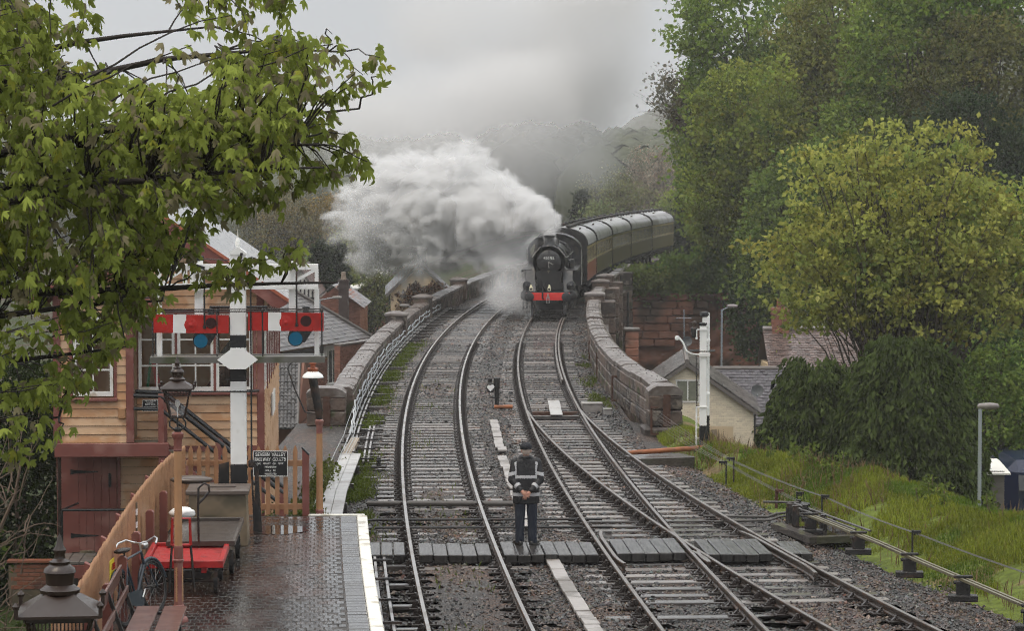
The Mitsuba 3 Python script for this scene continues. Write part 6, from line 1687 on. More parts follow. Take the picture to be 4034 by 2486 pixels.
def coach(y0, y1, label, low, up):
    k = thing('railway_coach', label, 'coach')
    a, b = trk(RIGHT, y0 + 0.3), trk(RIGHT, y1 - 0.3)
    L = float(np.linalg.norm(b - a)); rz = -math.atan2(b[0] - a[0], b[1] - a[1])
    C = lambda m: mv(m, a, rz)
    W = 1.36
    obj('underframe', C(join(boxm((0, L / 2, 0.95), (2.4, L - 0.2, 0.22)), boxm((0.2, L / 2, 0.6), (1.7, 3.2, 0.5)), boxm((-0.3, L / 2 - 3, 0.62), (1.2, 1.2, 0.45)))), 'loco_dark', k)
    for yb in (2.4, L - 2.4):
        bg = obj('bogie', C(join(boxm((1.0, yb, 0.55), (0.12, 3.4, 0.22), ch=0.03), boxm((-1.0, yb, 0.55), (0.12, 3.4, 0.22), ch=0.03), boxm((0, yb, 0.6), (2.0, 0.4, 0.25)))), 'loco_dark', k)
        for s in (-1, 1):
            for d in (-1.2, 1.2):
                obj('wheel', C(mv(lathem([(0.40, -0.06), (0.46, -0.06), (0.46, 0.06), (0.1, 0.07)], 20), (s * 0.78, yb + d, 0.46), R=roty(PI / 2))), 'loco_dark', bg)
    obj('lower_panel', C(boxm((0, L / 2, 1.50), (2 * W, L, 0.92), ch=0.02)), low, k)
    obj('window_band', C(boxm((0, L / 2, 2.36), (2 * W - 0.03, L - 0.06, 0.80))), 'coach_glass', k)
    obj('cantrail', C(boxm((0, L / 2, 2.83), (2 * W, L, 0.16), ch=0.01)), up, k)
    obj('waist_rail', C(boxm((0, L / 2, 2.02), (2 * W + 0.01, L, 0.10), ch=0.01)), up, k)
    n = int(L / 0.74)
    for s in (-1, 1):
        for i in range(n + 1):
            y = 0.06 + (L - 0.12) * i / n
            wide = 0.26 if i % 4 == 0 else 0.11
            obj('window_pillar', C(boxm((s * (W - 0.008), min(max(y, wide / 2), L - wide / 2), 2.41), (0.014, wide, 0.70))), up, k)
        obj('gutter', C(boxm((s * (W + 0.01), L / 2, 2.92), (0.05, L, 0.04))), 'loco_dark', k)
        obj('foot_board', C(boxm((s * 1.32, L / 2, 0.80), (0.24, L - 1.5, 0.03))), 'loco_dark', k)
    ra_ = [(W * math.cos(t), 2.90 + 0.93 * math.sin(t) ** 0.8) for t in np.linspace(0, PI, 19)]
    obj('roof', C(prismm(ra_, -0.02, L + 0.02)), 'coach_roof', k, smooth=25)
    obj('end_wall', C(join(prismm([(-W, 1.05), (W, 1.05), (W, 2.9)] + ra_[1:-1] + [(-W, 2.9)], -0.03, 0.0), prismm([(-W, 1.05), (W, 1.05), (W, 2.9)] + ra_[1:-1] + [(-W, 2.9)], L, L + 0.03))), 'loco_dark', k)
    obj('gangway', C(join(boxm((0, -0.2, 2.1), (0.9, 0.4, 1.9)), boxm((0, L + 0.2, 2.1), (0.9, 0.4, 1.9)))), 'loco_dark', k)
    for y in (0.05, L - 0.05):
        rr_ = [(x * 1.012, z + 0.015) for x, z in ra_]
        obj('roof_rib', C(tubem([(x, y, z) for x, z in rr_], 0.03, 5)), 'loco_dark', k)
    for i in range(8):
        y = 1.0 + (L - 2.0) * i / 7 + rng.normal(0, 0.15)
        for s in ((-0.35, 0.32) if i % 2 else (0.30,)):
            obj('ventilator', C(lathem([(0.07, 3.72), (0.07, 3.86), (0.15, 3.88), (0.15, 3.96), (0.08, 4.0), (0.01, 4.01)], 12, (s, y, 0))), 'black_iron', k)
    obj('roof_pipe', C(tubem([(0.85, L - 1.2, 3.68), (0.9, L - 0.5, 3.66), (1.15, L - 0.15, 3.45)], 0.03, 6)), 'loco_dark', k)
    obj('roof_vent_strip', C(boxm((0.75, L * 0.4, 3.75), (0.08, 0.7, 0.07))), 'black_iron', k)


yj = (144.2, 156.0, 172.2, 189.0, 206.0, 222.6)
cl = (('crimson and cream coach coupled behind the tender', 'coach_crimson', 'coach_cream'), ('second coach of the train, brown and cream, after the crimson one', 'coach_brown', 'coach_cream'), ('middle coach of the five, brown with tan window pillars', 'coach_brown', 'coach_tan'),
      ('fourth coach of the train, brown and tan, next to last', 'coach_brown', 'coach_tan'), ('last coach of the train, brown and cream, at the trees', 'coach_brown', 'coach_cream'))
for i in range(5):
    coach(yj[i], yj[i + 1], *cl[i])


# ------------------------------------------------------------------ smoke and steam
def cells(lo, hi, res):
    n = np.maximum(2, np.round((np.array(hi, float) - lo) / res).astype(int))
    ax = [lo[i] + (np.arange(n[i]) + 0.5) * (hi[i] - lo[i]) / n[i] for i in range(3)]
    Zg, Yg, Xg = np.meshgrid(ax[2], ax[1], ax[0], indexing='ij')
    return Xg, Yg, Zg


def medium(name, lo, hi, d, albedo, body, label):
    """Air of density d (per metre, z-y-x order) inside the closed mesh body."""
    lo, hi = np.array(lo, float), np.array(hi, float)
    scene[name + '_air'] = {'type': 'heterogeneous', 'albedo': albedo,
                            'sigma_t': {'type': 'gridvolume', 'grid': mi.VolumeGrid(d[..., None].astype(np.float32)), 'to_world': TF().translate(lo.tolist()).scale((hi - lo).tolist())}}
    scene[name] = mikit.ply(body, {'type': 'null'}, interior={'type': 'ref', 'id': name + '_air'}, exterior={'type': 'ref', 'id': 'haze_air'})
    tag(name, label, 'smoke', kind='stuff')


chim = eo + rotz(eh) @ np.array([0, 2.45, 3.82])
PATH = np.array([(chim[0], chim[1], 3.75, 0.22), (chim[0] - 0.08, 129.4, 4.15, 0.36), (chim[0] - 0.35, 129.9, 4.5, 0.56), (chim[0] - 0.75, 130.5, 4.75, 0.78), (0.2, 131.5, 4.75, 1.05), (-0.8, 132.5, 4.65, 1.35), (-2.7, 135, 4.95, 1.95), (-4.2, 137.5, 4.9, 2.2), (-5.4, 139.5, 4.5, 2.15), (-7.0, 142, 4.4, 1.45)])


def near_fn(X, Y, Z):
    P = np.stack([X, Y, Z], -1)
    w = np.stack([meshkit.fbm(P * 0.5 + 13 * k, 3, k) for k in range(3)], -1) - 0.5
    g = np.clip((132.5 - Y) / -4 + 1, 0.15, 1)
    Xw, Yw, Zw = X + 2.2 * w[..., 0] * g, Y + 2.0 * w[..., 1] * g, Z + 2.2 * w[..., 2] * g
    best = np.full(X.shape, -9.0)
    for a, b in zip(PATH[:-1], PATH[1:]):
        ab = b[:3] - a[:3]
        t = np.clip(((Xw - a[0]) * ab[0] + (Yw - a[1]) * ab[1] + (Zw - a[2]) * ab[2]) / (ab @ ab), 0, 1)
        r = a[3] + (b[3] - a[3]) * t
        d = np.sqrt((Xw - a[0] - ab[0] * t) ** 2 + (Yw - a[1] - ab[1] * t) ** 2 + (Zw - a[2] - ab[2] * t) ** 2)
        best = np.maximum(best, 1 - d / r)
    Pw = P + 0.5 * w
    f1 = 1 - 2 * np.abs(meshkit.noise(Pw * 1.0, 7) - 0.5)                   # billows: rounded lobes with creases between them
    f2 = 1 - 2 * np.abs(meshkit.noise(Pw * 2.1 + 5, 8) - 0.5)
    f3 = meshkit.noise(Pw * 4.2 + 9, 9)
    lobes = 0.95 * (f1 - 0.55) + 0.60 * (f2 - 0.55) + 0.42 * (f3 - 0.5)
    young = np.clip((132.0 - Y) / 2.5, 0, 1)
    core = np.clip((best + lobes * (1.0 - 0.35 * young) + 0.08) * 6.0, 0, 1)
    dens = core * (1.0 + 0.6 * young)
    soft = meshkit.fbm(P * 0.45 + 3, 3, 21) - 0.5
    for cx_, cy_, cz_, rx_, ry_, rz_, a_ in ((-3.0, 139, 3.7, 4.4, 5, 1.2, 0.26), (-5.0, 142.0, 4.0, 1.8, 4, 0.9, 0.2), (-0.7, 136, 3.2, 1.7, 5, 1.2, 0.18)):
        q = 1 - np.sqrt(((X - cx_) / rx_) ** 2 + ((Y - cy_) / ry_) ** 2 + ((Z - cz_) / rz_) ** 2)
        dens += a_ * np.clip((q + 2.4 * soft + 0.35 * (f1 - 0.55)) * 1.5, 0, 1)
    q = 1 - np.sqrt(((X - 0.05 + 0.25 * (Z - 1)) / 1.0) ** 2 + ((Y - 131.5) / 4.5) ** 2 + ((Z - 0.9) / 1.6) ** 2)     # steam from the cylinder cocks
    dens += 0.22 * np.clip((q + 2.2 * soft + 0.9 * lobes) * 1.2, 0, 1)
    return dens


def window(X, lo, hi, e=0.8):
    t = np.clip(np.minimum(X - lo, hi - X) / e, 0, 1)
    return t * t * (3 - 2 * t)


def far_fn(X, Y, Z):
    P = np.stack([X, Y, Z], -1)
    f = meshkit.fbm(P * [0.20, 0.14, 0.20] + 4, 4, 3)
    d = np.zeros(X.shape)
    for cx_, cy_, cz_, rx_, ry_, rz_, a_ in ((-4.6, 157, 8.8, 5.0, 9, 4.0, 1.2), (1.0, 158, 11.0, 5.6, 9, 4.4, 1.8), (4.2, 159, 14.6, 5.0, 9, 5.0, 1.3), (-1, 160, 16.0, 7, 9, 4.6, 0.5), (5.2, 160, 17.4, 4.8, 9, 4.0, 1.0)):
        q = 1 - np.sqrt(((X - cx_) / rx_) ** 2 + ((Y - cy_) / ry_) ** 2 + ((Z - cz_) / rz_) ** 2)
        d += a_ * np.clip((q + 2.2 * (f - 0.5)) * 1.5, 0, 1)
    return np.clip(d, 0, 1.4)


LO, HI = (-15.0, 126.6, -0.2), (11.4, 171.0, 20.5)
from scipy.ndimage import zoom
RES = 0.13
near = cells(LO, HI, RES)
D = zoom(far_fn(*cells(LO, HI, 0.8)), [a / b for a, b in zip(near[0].shape, cells(LO, HI, 0.8)[0].shape)], order=1)[:near[0].shape[0], :near[0].shape[1], :near[0].shape[2]] * 0.26
D *= window(near[0], LO[0], HI[0], 2.5) * window(near[1], 143, HI[1], 7) * window(near[2], 2.5, HI[2], 2.5)
sx_ = slice(0, int((3.6 - LO[0]) / RES)); sy_ = slice(0, int((157 - LO[1]) / RES)); sz_ = slice(0, int((12 - LO[2]) / RES))
sub = [g[sz_, sy_, sx_] for g in near]
D[sz_, sy_, sx_] += 2.4 * near_fn(*sub) * window(sub[0], LO[0], 3.5) * window(sub[1], LO[1], 156.5) * window(sub[2], LO[2], 11.9)
medium('steam_cloud', LO, HI, D + HAZE, 0.89, slab(LO[0], HI[0], LO[1], HI[1], LO[2], HI[2]), 'billowing white and grey steam blowing back from the engine and drifting up over the valley')


# ------------------------------------------------------------------ houses, walls and lamps in the valley
def cream_brick(p, n, uv):
    course = p.z * 13.3
    row = dr.floor(course)
    fr = course - row
    along = (dr.abs(n.y) * p.x + dr.abs(n.x) * p.y) * 4.45 + 0.5 * (row - 2 * dr.floor(row / 2))
    fa = along - dr.floor(along)
    j = dr.maximum(1 - smoothstep(0.0, 0.16, fr), 1 - smoothstep(0.0, 0.05, fa))
    g = 0.9 + 0.2 * cell_rand(dr.floor(along), row)
    return mix((0.76, 0.67, 0.51), (0.56, 0.47, 0.34), j) * g * (0.85 + 0.3 * fbm(p.x, p.y, p.z, 3))


def red_brick(p, n, uv):
    course = p.z * 13.3
    row = dr.floor(course)
    fr = course - row
    along = (dr.abs(n.y) * p.x + dr.abs(n.x) * p.y) * 4.45 + 0.5 * (row - 2 * dr.floor(row / 2))
    fa = along - dr.floor(along)
    j = dr.maximum(1 - smoothstep(0.0, 0.16, fr), 1 - smoothstep(0.0, 0.05, fa))
    g = 0.7 + 0.6 * cell_rand(dr.floor(along), row)
    return mix((0.21, 0.085, 0.055), (0.17, 0.12, 0.09), j) * g * (0.75 + 0.5 * fbm(p.x * .8, p.y * .8, p.z * .8, 3))


mat('cream_brickwork', cream_brick, 0.6, 0.3)
mat('red_brickwork', red_brick, 0.65, 0.3)
mat('cream_render', tint((0.58, 0.46, 0.30), 0.15, 2), 0.7, 0.2)
mat('pink_render', tint((0.24, 0.12, 0.085), 0.25, 3), 0.7, 0.2)
mat('white_render', tint((0.66, 0.65, 0.61), 0.12, 2), 0.6, 0.3)
mat('tile_grey', 'v', 0.3, 0.5, two=True)
mat('sand_rock', tint((0.29, 0.125, 0.078), 0.6, 1.6, (0.11, 0.065, 0.045), 0.6, 0.45, 0.65), 0.55, 0.3, bump=lambda p, n, uv: fbm(p.x * 4, p.y * 4, p.z * 6, 4), bscale=0.08)
mat('galv', tint((0.36, 0.40, 0.43), 0.15, 8), 0.35, 0.5, metal=0.5)
mat('shed_board', tint((0.14, 0.125, 0.115), 0.4, 5), 0.5, 0.4)


def tiles(name, a, b, c, d, gauge, width, col, parent, kind='stuff', lift=0.025, pan=False):
    """A slope of overlapping tiles: a-b is the eave, d-c the ridge (3-D points)."""
    a, b, c, d = (np.array(p, float) for p in (a, b, c, d))
    h = np.linalg.norm((d + c) / 2 - (a + b) / 2); n = max(2, int(h / gauge))
    nr = np.cross(b - a, d - a); nr /= np.linalg.norm(nr)
    nr *= np.sign(nr[2])
    V, F, C = [], [], []
    for i in range(n):
        t0, t1 = i / n - 0.25 / n, (i + 1) / n
        p0, p1 = a + (d - a) * t0, b + (c - b) * t0
        q0, q1 = a + (d - a) * t1, b + (c - b) * t1
        m = max(2, int(np.linalg.norm(p1 - p0) / width))
        o = 0.5 * (i % 2) if not pan else 0
        for j in range(-1, m + 1):
            s0, s1 = np.clip((j + o + 0.03) / m, 0, 1), np.clip((j + o + 0.97) / m, 0, 1)
            if s1 - s0 < 1e-4:
                continue
            k = len(V); e = lift * (1 + 0.25 * rng.normal())
            P = [p0 + (p1 - p0) * s0 + nr * e * 1.5, p0 + (p1 - p0) * s1 + nr * e * 1.5, q0 + (q1 - q0) * s1 + nr * 0.2 * e, q0 + (q1 - q0) * s0 + nr * 0.2 * e, p0 + (p1 - p0) * s0, p0 + (p1 - p0) * s1]
            cc = np.array(col) * rng.uniform(0.65, 1.35)
            if pan:
                mid0, mid1 = (P[0] + P[1]) / 2 + nr * 0.05, (P[2] + P[3]) / 2 + nr * 0.05
                V += [P[0], mid0, P[1], P[2], mid1, P[3], P[4], P[5]]; F += [(k, k + 1, k + 4), (k, k + 4, k + 5), (k + 1, k + 2, k + 3), (k + 1, k + 3, k + 4), (k + 6, k + 1, k), (k + 6, k + 7, k + 1), (k + 7, k + 2, k + 1)]; C += [cc] * 8
            else:
                V += P; F += [(k, k + 1, k + 2), (k, k + 2, k + 3), (k + 4, k + 5, k + 1), (k + 4, k + 1, k)]; C += [cc] * 6
    return obj(name, (np.array(V), np.array(F)), 'tile_grey', parent, color=np.clip(np.array(C), 0, 1), kind=kind)


def gable_house(k, x0, x1, y0, y1, zb, ze, za, wall, tile, front_over=0.25, slope_over=0.3, gauge=0.28, tw=0.32, rz=0.0, ox=None):
    """Gable towards the camera, ridge going away. rz turns it about its front centre."""
    cx = (x0 + x1) / 2
    R = lambda m: mv((np.asarray(m[0]) - [cx, y0, 0], m[1]), (cx, y0, 0), rz)
    pt = lambda x, y, z: tuple(rotz(rz) @ np.array([x - cx, y - y0, 0]) + np.array([cx, y0, z]))
    obj('wall', R(prismm([(x0, zb), (x1, zb), (x1, ze), (cx, za), (x0, ze)], y0, y1)), wall, k)
    sl = (za - ze) / (x1 - cx); oz = slope_over * sl
    for s, xe in ((-1, x0 - slope_over), (1, x1 + slope_over)):
        a, b = pt(xe, y0 - front_over, ze - oz + 0.06), pt(xe, y1 + .2, ze - oz + 0.06)
        c, d = pt(cx, y1 + .2, za + 0.06), pt(cx, y0 - front_over, za + 0.06)
        r = obj('roof', (np.array([a, b, c, d]) - [0, 0, 0.03], np.array([[0, 1, 2], [0, 2, 3]])), mat_two('tile_under', tile), k)
        tiles('roof_tiles', a, b, c, d, gauge, tw, tile, r)
        vb = [(xe, ze - oz + 0.03), (cx, za + 0.03), (cx, za - 0.16), (xe, ze - oz - 0.15)]
        obj('bargeboard', R(prismm(vb, y0 - front_over, y0 - front_over + 0.04)), 'shed_board', k)
    obj('ridge', tubem([pt(cx, y0 - front_over, za + 0.06), pt(cx, y1 + 0.2, za + 0.06)], 0.11, 8), 'shed_board', k)
    return R, pt


def mat_two(n, c):
    n = n + '_%d' % int(c[0] * 1000)
    if n not in scene:
        mat(n, c, 0.6, 0.3, two=True)
    return n


def flat_window(k, R, x0, x1, z0, z1, y, label=None, bars=1, fill='coach_glass'):
    w = obj('window', R(join(*[boxm(((x0 + x1) / 2, y - 0.02, z), (x1 - x0 + 0.1, 0.06, 0.07)) for z in (z0, z1)], *[boxm((x, y - 0.02, (z0 + z1) / 2), (0.06, 0.06, z1 - z0)) for x in np.linspace(x0, x1, bars + 1)])), 'window_white', k, label=label)
    obj('pane', R(boxm(((x0 + x1) / 2, y - 0.004, (z0 + z1) / 2), (x1 - x0, 0.02, z1 - z0))), fill, w)
    return w


def dish(name, c, r, label, pole=None):
    k = thing(name, label, 'dish')
    Rr = rotx(PI / 2 - 0.25)
    q = lathem([(0.02, 0.0), (r * 0.6, 0.03), (r, 0.10)], 20, c, Rr)
    obj('bowl', (q[0][:-1], q[1][:-20]), mat_two('dish_grey', (0.09, 0.095, 0.10)), k, smooth=True)
    obj('arm', tubem([np.array(c) + [0, 0, -r], np.array(c) + [0, -0.25, -r * .5]], 0.015, 5), 'galv', k)
    if pole:
        obj('pole', rodm(np.array(c) + [0, .05, 0], np.array(c) + [0, .05, -pole], 0.025, 6), 'galv', k)
    return k


def street_lamp(label, x, y, zb, zt, dx, dz=0.18):
    k = thing('street_lamp', label, 'street lamp')
    obj('column', tubem([(x, y, zb), (x, y, zb + 2.0), (x, y, zb + 2.05), (x, y, zt)], [0.085, 0.08, 0.055, 0.05], 12), 'galv', k, smooth=40)
    obj('bracket', tubem([(x, y, zt - 0.05), (x + dx * 0.8, y, zt + dz)], 0.028, 8), 'galv', k)
    obj('head', mv(lathem([(0.02, -0.30), (0.08, -0.25), (0.10, 0.05), (0.07, 0.25), (0.02, 0.28)], 12), (x + dx, y, zt + dz), R=roty(PI / 2 * np.sign(dx)) ), 'lid_concrete', k, smooth=40)
    return k


# right: cream brick house with a gable towards the line
H1 = thing('cream_house', 'cream painted brick house with a gable and grey tiled roof below the right parapet', 'house')
R1, _ = gable_house(H1, 4.68, 10.45, 118.0, 127, -9.6, -3.5, -1.48, 'cream_brickwork', (0.115, 0.105, 0.10), gauge=0.2, tw=0.24, rz=-0.053)
flat_window(H1, R1, 7.12, 8.08, -3.18, -2.25, 118, bars=2, fill=mat('curtain', tint((0.20, 0.21, 0.16), 0.5, 9), 0.7, 0.2))
obj('blocked_doorway', R1(boxm((9.0, 117.99, -5.2), (1.13, 0.03, 1.9))), 'cream_render', H1)
obj('vent_grille', R1(join(boxm((8.75, 117.94, -4.5), (0.24, 0.05, 0.24)), *[boxm((8.75, 117.91, -4.58 + .05 * i), (0.18, 0.02, 0.015)) for i in range(4)])), 'bleached_wood', H1)
obj('downpipe', R1(rodm((10.5, 117.95, -9), (10.5, 117.95, -3.7), 0.04)), 'black_iron', H1)
dish('roof_dish', (7.75, 121, -0.75), 0.23, 'grey satellite dish on the ridge of the gabled cream house', 0.6)
AE = thing('roof_aerial', 'television aerial on a mast above the cream gable', 'aerial')
obj('mast', rodm((7.75, 123, -1.5), (7.75, 123, 0.4), 0.02, 6), 'galv', AE)
obj('rods', join(rodm((7.4, 123, 0.2), (8.1, 123, 0.2), 0.012, 5), *[rodm((x, 122.75, 0.2), (x, 123.25, 0.2), 0.008, 4) for x in np.linspace(7.45, 8.05, 7)], boxm((7.75, 123.1, 0.34), (0.02, 0.3, 0.45))), 'galv', AE); tag(AE + '__rods', kind='stuff')
H2 = thing('rear_house', 'low cream house wing with a dark tiled roof between the gable and the conifers', 'house')
obj('wall', boxm((12.0, 130.2, -7.2), (4.2, 3.6, 4.4)), 'cream_brickwork', H2)
tiles('roof_tiles', (9.6, 127.6, -5.05), (14.3, 127.6, -5.05), (14.3, 130.4, -2.6), (9.6, 130.4, -2.6), 0.19, 0.24, (0.07, 0.062, 0.07), H2)
obj('roof', (np.array([(9.6, 127.6, -5.1), (14.3, 127.6, -5.1), (14.3, 130.4, -2.65), (9.6, 130.4, -2.65), (9.6, 133, -5), (14.3, 133, -5)]), np.array([[0, 1, 2], [0, 2, 3], [3, 2, 5], [3, 5, 4]])), mat_two('tile_under', (0.07, 0.06, 0.06)), H2)
obj('ridge', rodm((9.6, 130.4, -2.6), (14.3, 130.4, -2.6), 0.11, 8), 'shed_board', H2)
obj('gutter', rodm((9.6, 127.55, -5.12), (14.3, 127.55, -5.12), 0.06, 6), 'black_iron', H2)
dish('roof_dish', (11.45, 127.4, -3.45), 0.29, 'satellite dish against the dark tiled wing roof, upper of two')
dish('roof_dish', (12.15, 127.2, -4.35), 0.23, 'satellite dish by the conifer edge, lower of two', 1.4)
H3 = thing('terrace_house', 'long terrace roof of brown tiles with brick chimneys behind the conifers', 'house')
obj('wall', boxm((17.9, 139.5, -6.2), (9.8, 6.6, 6.4)), 'cream_render', H3)
tiles('roof_tiles', (12.8, 135.8, -3.15), (23.0, 135.8, -3.15), (23.0, 139.5, -1.25), (12.8, 139.5, -1.25), 0.16, 0.24, (0.12, 0.085, 0.075), H3)
obj('roof', (np.array([(12.8, 135.8, -3.2), (23, 135.8, -3.2), (23, 139.5, -1.3), (12.8, 139.5, -1.3), (12.8, 143, -3.2), (23, 143, -3.2)]), np.array([[0, 1, 2], [0, 2, 3], [3, 2, 5], [3, 5, 4]])), mat_two('tile_under', (0.11, 0.08, 0.07)), H3)
obj('ridge', rodm((12.8, 139.5, -1.2), (23.0, 139.5, -1.2), 0.12, 8), 'lid_concrete', H3)
obj('gable_end', prismm([(136, -9), (143, -9), (143, -3.1), (139.5, -1.3), (136, -3.1)], 22.7, 23.0, 'yz'), 'white_render', H3)
for x, z1 in ((13.7, -0.12), (22.3, -0.3)):
    ch_ = obj('chimney', join(boxm((x, 139.5, (z1 - 2.2) / 2), (0.85, 0.7, z1 + 2.2)), boxm((x, 139.5, z1 - 0.12), (1.02, 0.86, 0.14)), boxm((x, 139.5, z1 - 0.3), (0.94, 0.78, 0.1))), 'red_brickwork', H3)
    obj('chimney_pot', lathem([(0.20, z1), (0.18, z1 + 0.35), (0.22, z1 + 0.37), (0.22, z1 + 0.45), (0.15, z1 + 0.45)], 14, (x, 139.5, 0)), 'orange_pipe', ch_)
# sandstone wall and rock face
CW = thing('sandstone_wall', 'tall red sandstone retaining wall of big blocks merging into bare rock', 'wall')
y0 = 166.0
for i in range(7):
    x = 6.0 + rng.uniform(0, .6); z = -0.75 - 0.46 * i
    while x < 12.4 - 0.6 * i:
        L = rng.uniform(0.7, 1.7)
        obj('stone_block', lump((x + L / 2, y0 + rng.normal(0, 0.05), z), (L - 0.04, 0.7, 0.43), None, 0.05, 0.10, int(x * 9) + i), 'sand_rock', CW)
        x += L
xx, zz = np.linspace(5.5, 16, 70), np.linspace(-10, -0.55, 60)
v, f = grid(xx, zz, lambda X, Z: y0 + 0.45 + 0.9 * (meshkit.fbm(np.stack([X * .7, Z * 1.3, X * 0], -1), 4) - 0.5) + np.clip(X - 12.5, 0, 9) * 1.0 - 0.25 * (Z < -4))
obj('rock_face', (v[:, [0, 2, 1]], f[:, ::-1] if False else f), 'sand_rock', CW, smooth=True)
obj('brick_patch', boxm((10.6, y0 - 0.4, -1.55), (0.75, 0.1, 0.5)), 'red_brickwork', CW, label='patch of old brickwork in the rock wall')
GP = thing('stone_gate_pier', 'tall square stone pier with a flat cap in front of the sandstone wall', 'pier')
for j in range(14):
    obj('course', lump((6.05, 138, -1.45 - 0.42 * j), (0.66 + 0.02 * (j % 2), 0.66, 0.40), None, 0.03, 0.03, j), 'sand_rock', GP)
obj('cap', rough(boxm((6.05, 138, -1.15), (0.82, 0.82, 0.16), ch=0.04), 0.03, 2), 'coping_stone', GP)
street_lamp('grey street lamp in front of the sandstone rock face', 10.75, 140, -9.4, -0.25, 0.55)
street_lamp('tall grey street lamp in the small tree beyond the grass bank', 12.36, 72, -8.8, 0.43, 0.22, 0.06)
FS = thing('board_shed', 'weathered grey board shed half hidden at the foot of the conifers', 'shed')
for i in range(9):
    obj('board', boxm((12.6, 78.0, -1.95 - 0.16 * i), (3.0, 0.03, 0.155), rotx(0.06)), 'shed_board', FS)
obj('body', boxm((12.6, 78.9, -3.2), (2.96, 1.7, 2.5)), 'shed_board', FS)
obj('roof', boxm((12.6, 78.85, -1.84), (3.3, 2.1, 0.05), rotx(0.1)), 'white_render', FS)
VN = thing('parked_van', 'dark blue van parked below the bank behind the thin lamp column', 'van')
obj('body', rough(boxm((16.4, 84, -3.0), (3.2, 5, 2.1), ch=0.35), 0.0, 1), mat('van_blue', (0.010, 0.016, 0.045), 0.2, 0.6), VN, smooth=30)
obj('windscreen', boxm((16.4, 81.48, -2.55), (2.5, 0.06, 0.6), rotx(-0.3)), 'coach_glass', VN)
for s in (-1, 1):
    for y in (82.4, 85.6):
        obj('wheel', mv(lathem([(0.2, -0.1), (0.36, -0.1), (0.36, 0.1), (0.2, 0.12)], 18), (16.4 + s * 1.5, y, -3.95), R=roty(PI / 2)), 'tyre', VN)

# left: houses below the left parapet
H4 = thing('brick_building', 'red brick building with a hipped tile roof and sash window below the left parapet', 'building')
pa, pb = np.array([-14.2, 155.0]), np.array([-9.3, 170.0])
d_ = (pb - pa) / np.linalg.norm(pb - pa); n_ = np.array([d_[1], -d_[0]]); Lw = float(np.linalg.norm(pb - pa))
rw = math.atan2(d_[1], d_[0])
BW = lambda m: mv(m, (pa[0], pa[1], 0), rw)                                            # x along the wall, -y towards the line
obj('wall', BW(boxm((Lw / 2, 3.5, -6.9), (Lw, 7.0, 5.2))), 'red_brickwork', H4)
obj('upper_band', BW(boxm((Lw / 2, 3.5, -3.95), (Lw + 0.01, 7.02, 0.72))), mat('grey_brickwork', tint((0.075, 0.07, 0.068), 0.4, 9), 0.6, 0.3), H4)
obj('ornament_course', BW(join(boxm((Lw / 2, 3.5, -4.36), (Lw + 0.06, 7.06, 0.10)), boxm((Lw / 2, 3.5, -3.52), (Lw + 0.1, 7.1, 0.16)))), mat('ochre_brick', tint((0.30, 0.19, 0.10), 0.4, 6), 0.6, 0.3), H4)
flat_window(H4, BW, 9.9, 11.3, -5.9, -3.9, -0.03, bars=2)
obj('window_surround', BW(join(boxm((10.6, 0.0, -3.68), (2.6, 0.08, 0.42)), boxm((9.55, 0.0, -4.05), (0.5, 0.06, 0.4)), boxm((11.65, 0.0, -4.05), (0.5, 0.06, 0.4)))), 'white_render', H4)
obj('window_sill', BW(boxm((10.6, -0.1, -5.98), (1.9, 0.25, 0.12))), 'white_render', H4)
obj('name_panel', BW(boxm((14.1, -0.03, -5.0), (3.2, 0.08, 1.25))), 'white_render', H4, label='white painted panel with dark capitals')
obj('name_letters', BW(text_at('THE', 0.55, (13.6, -0.08, -5.2), np.eye(3), 0.02, True, 1.9)), 'black_paint', H4)
ev, rg = -3.42, -0.35
c0, c1, c2, c3 = (-0.4, -0.4), (Lw + 0.4, -0.4), (Lw + 0.4, 7.4), (-0.4, 7.4)
r0, r1 = (3.4, 3.5), (Lw - 3.4, 3.5)
W3 = lambda q, z: tuple(rotz(rw) @ np.array([q[0], q[1], 0]) + np.array([pa[0], pa[1], z]))
for nm_, a, b, c, d in (('front', c0, c1, r1, r0), ('end', c1, c2, r1, r1), ('near', c3, c0, r0, r0)):
    r = obj('roof', (np.array([W3(a, ev - .03), W3(b, ev - .03), W3(c, rg - .03), W3(d, rg - .03)]), np.array([[0, 1, 2], [0, 2, 3]])), mat_two('tile_under', (0.085, 0.078, 0.075)), H4)
    tiles('roof_tiles', W3(a, ev), W3(b, ev), W3(c, rg), W3(d, rg), 0.30, 0.33, (0.095, 0.085, 0.083), r)
obj('hip_ridge', join(tubem([W3(c1, ev + .08), W3(r1, rg + .08)], 0.12, 6), tubem([W3(r0, rg + .08), W3(r1, rg + .08)], 0.12, 6), tubem([W3(c0, ev + .08), W3(r0, rg + .08)], 0.12, 6)), 'shed_board', H4)
H5 = thing('pantiled_outhouse', 'low outhouse with mossy grey pantiles seen between the signal box and the stone pier', 'outhouse')
obj('wall', boxm((-10.4, 106.5, -6.2), (4.9, 8, 6.6)), 'pink_render', H5)
obj('gable', prismm([(101.2, -2.75), (111.0, -2.75), (104.6, -0.55)], -8.05, -7.95, 'yz'), 'pink_render', H5)
tiles('roof_tiles', (-13.0, 100.9, -2.75), (-7.9, 100.9, -2.75), (-8.15, 104.6, -0.40), (-13.0, 104.6, -0.40), 0.21, 0.14, (0.085, 0.08, 0.078), H5, pan=True)
obj('roof', (np.array([(-13.0, 100.9, -2.8), (-7.9, 100.9, -2.8), (-8.15, 104.6, -0.45), (-13.0, 104.6, -0.45), (-13, 111, -2.8), (-8, 111, -2.8)]), np.array([[0, 1, 2], [0, 2, 3], [3, 2, 5], [3, 5, 4]])), mat_two('tile_under', (0.08, 0.075, 0.07)), H5)
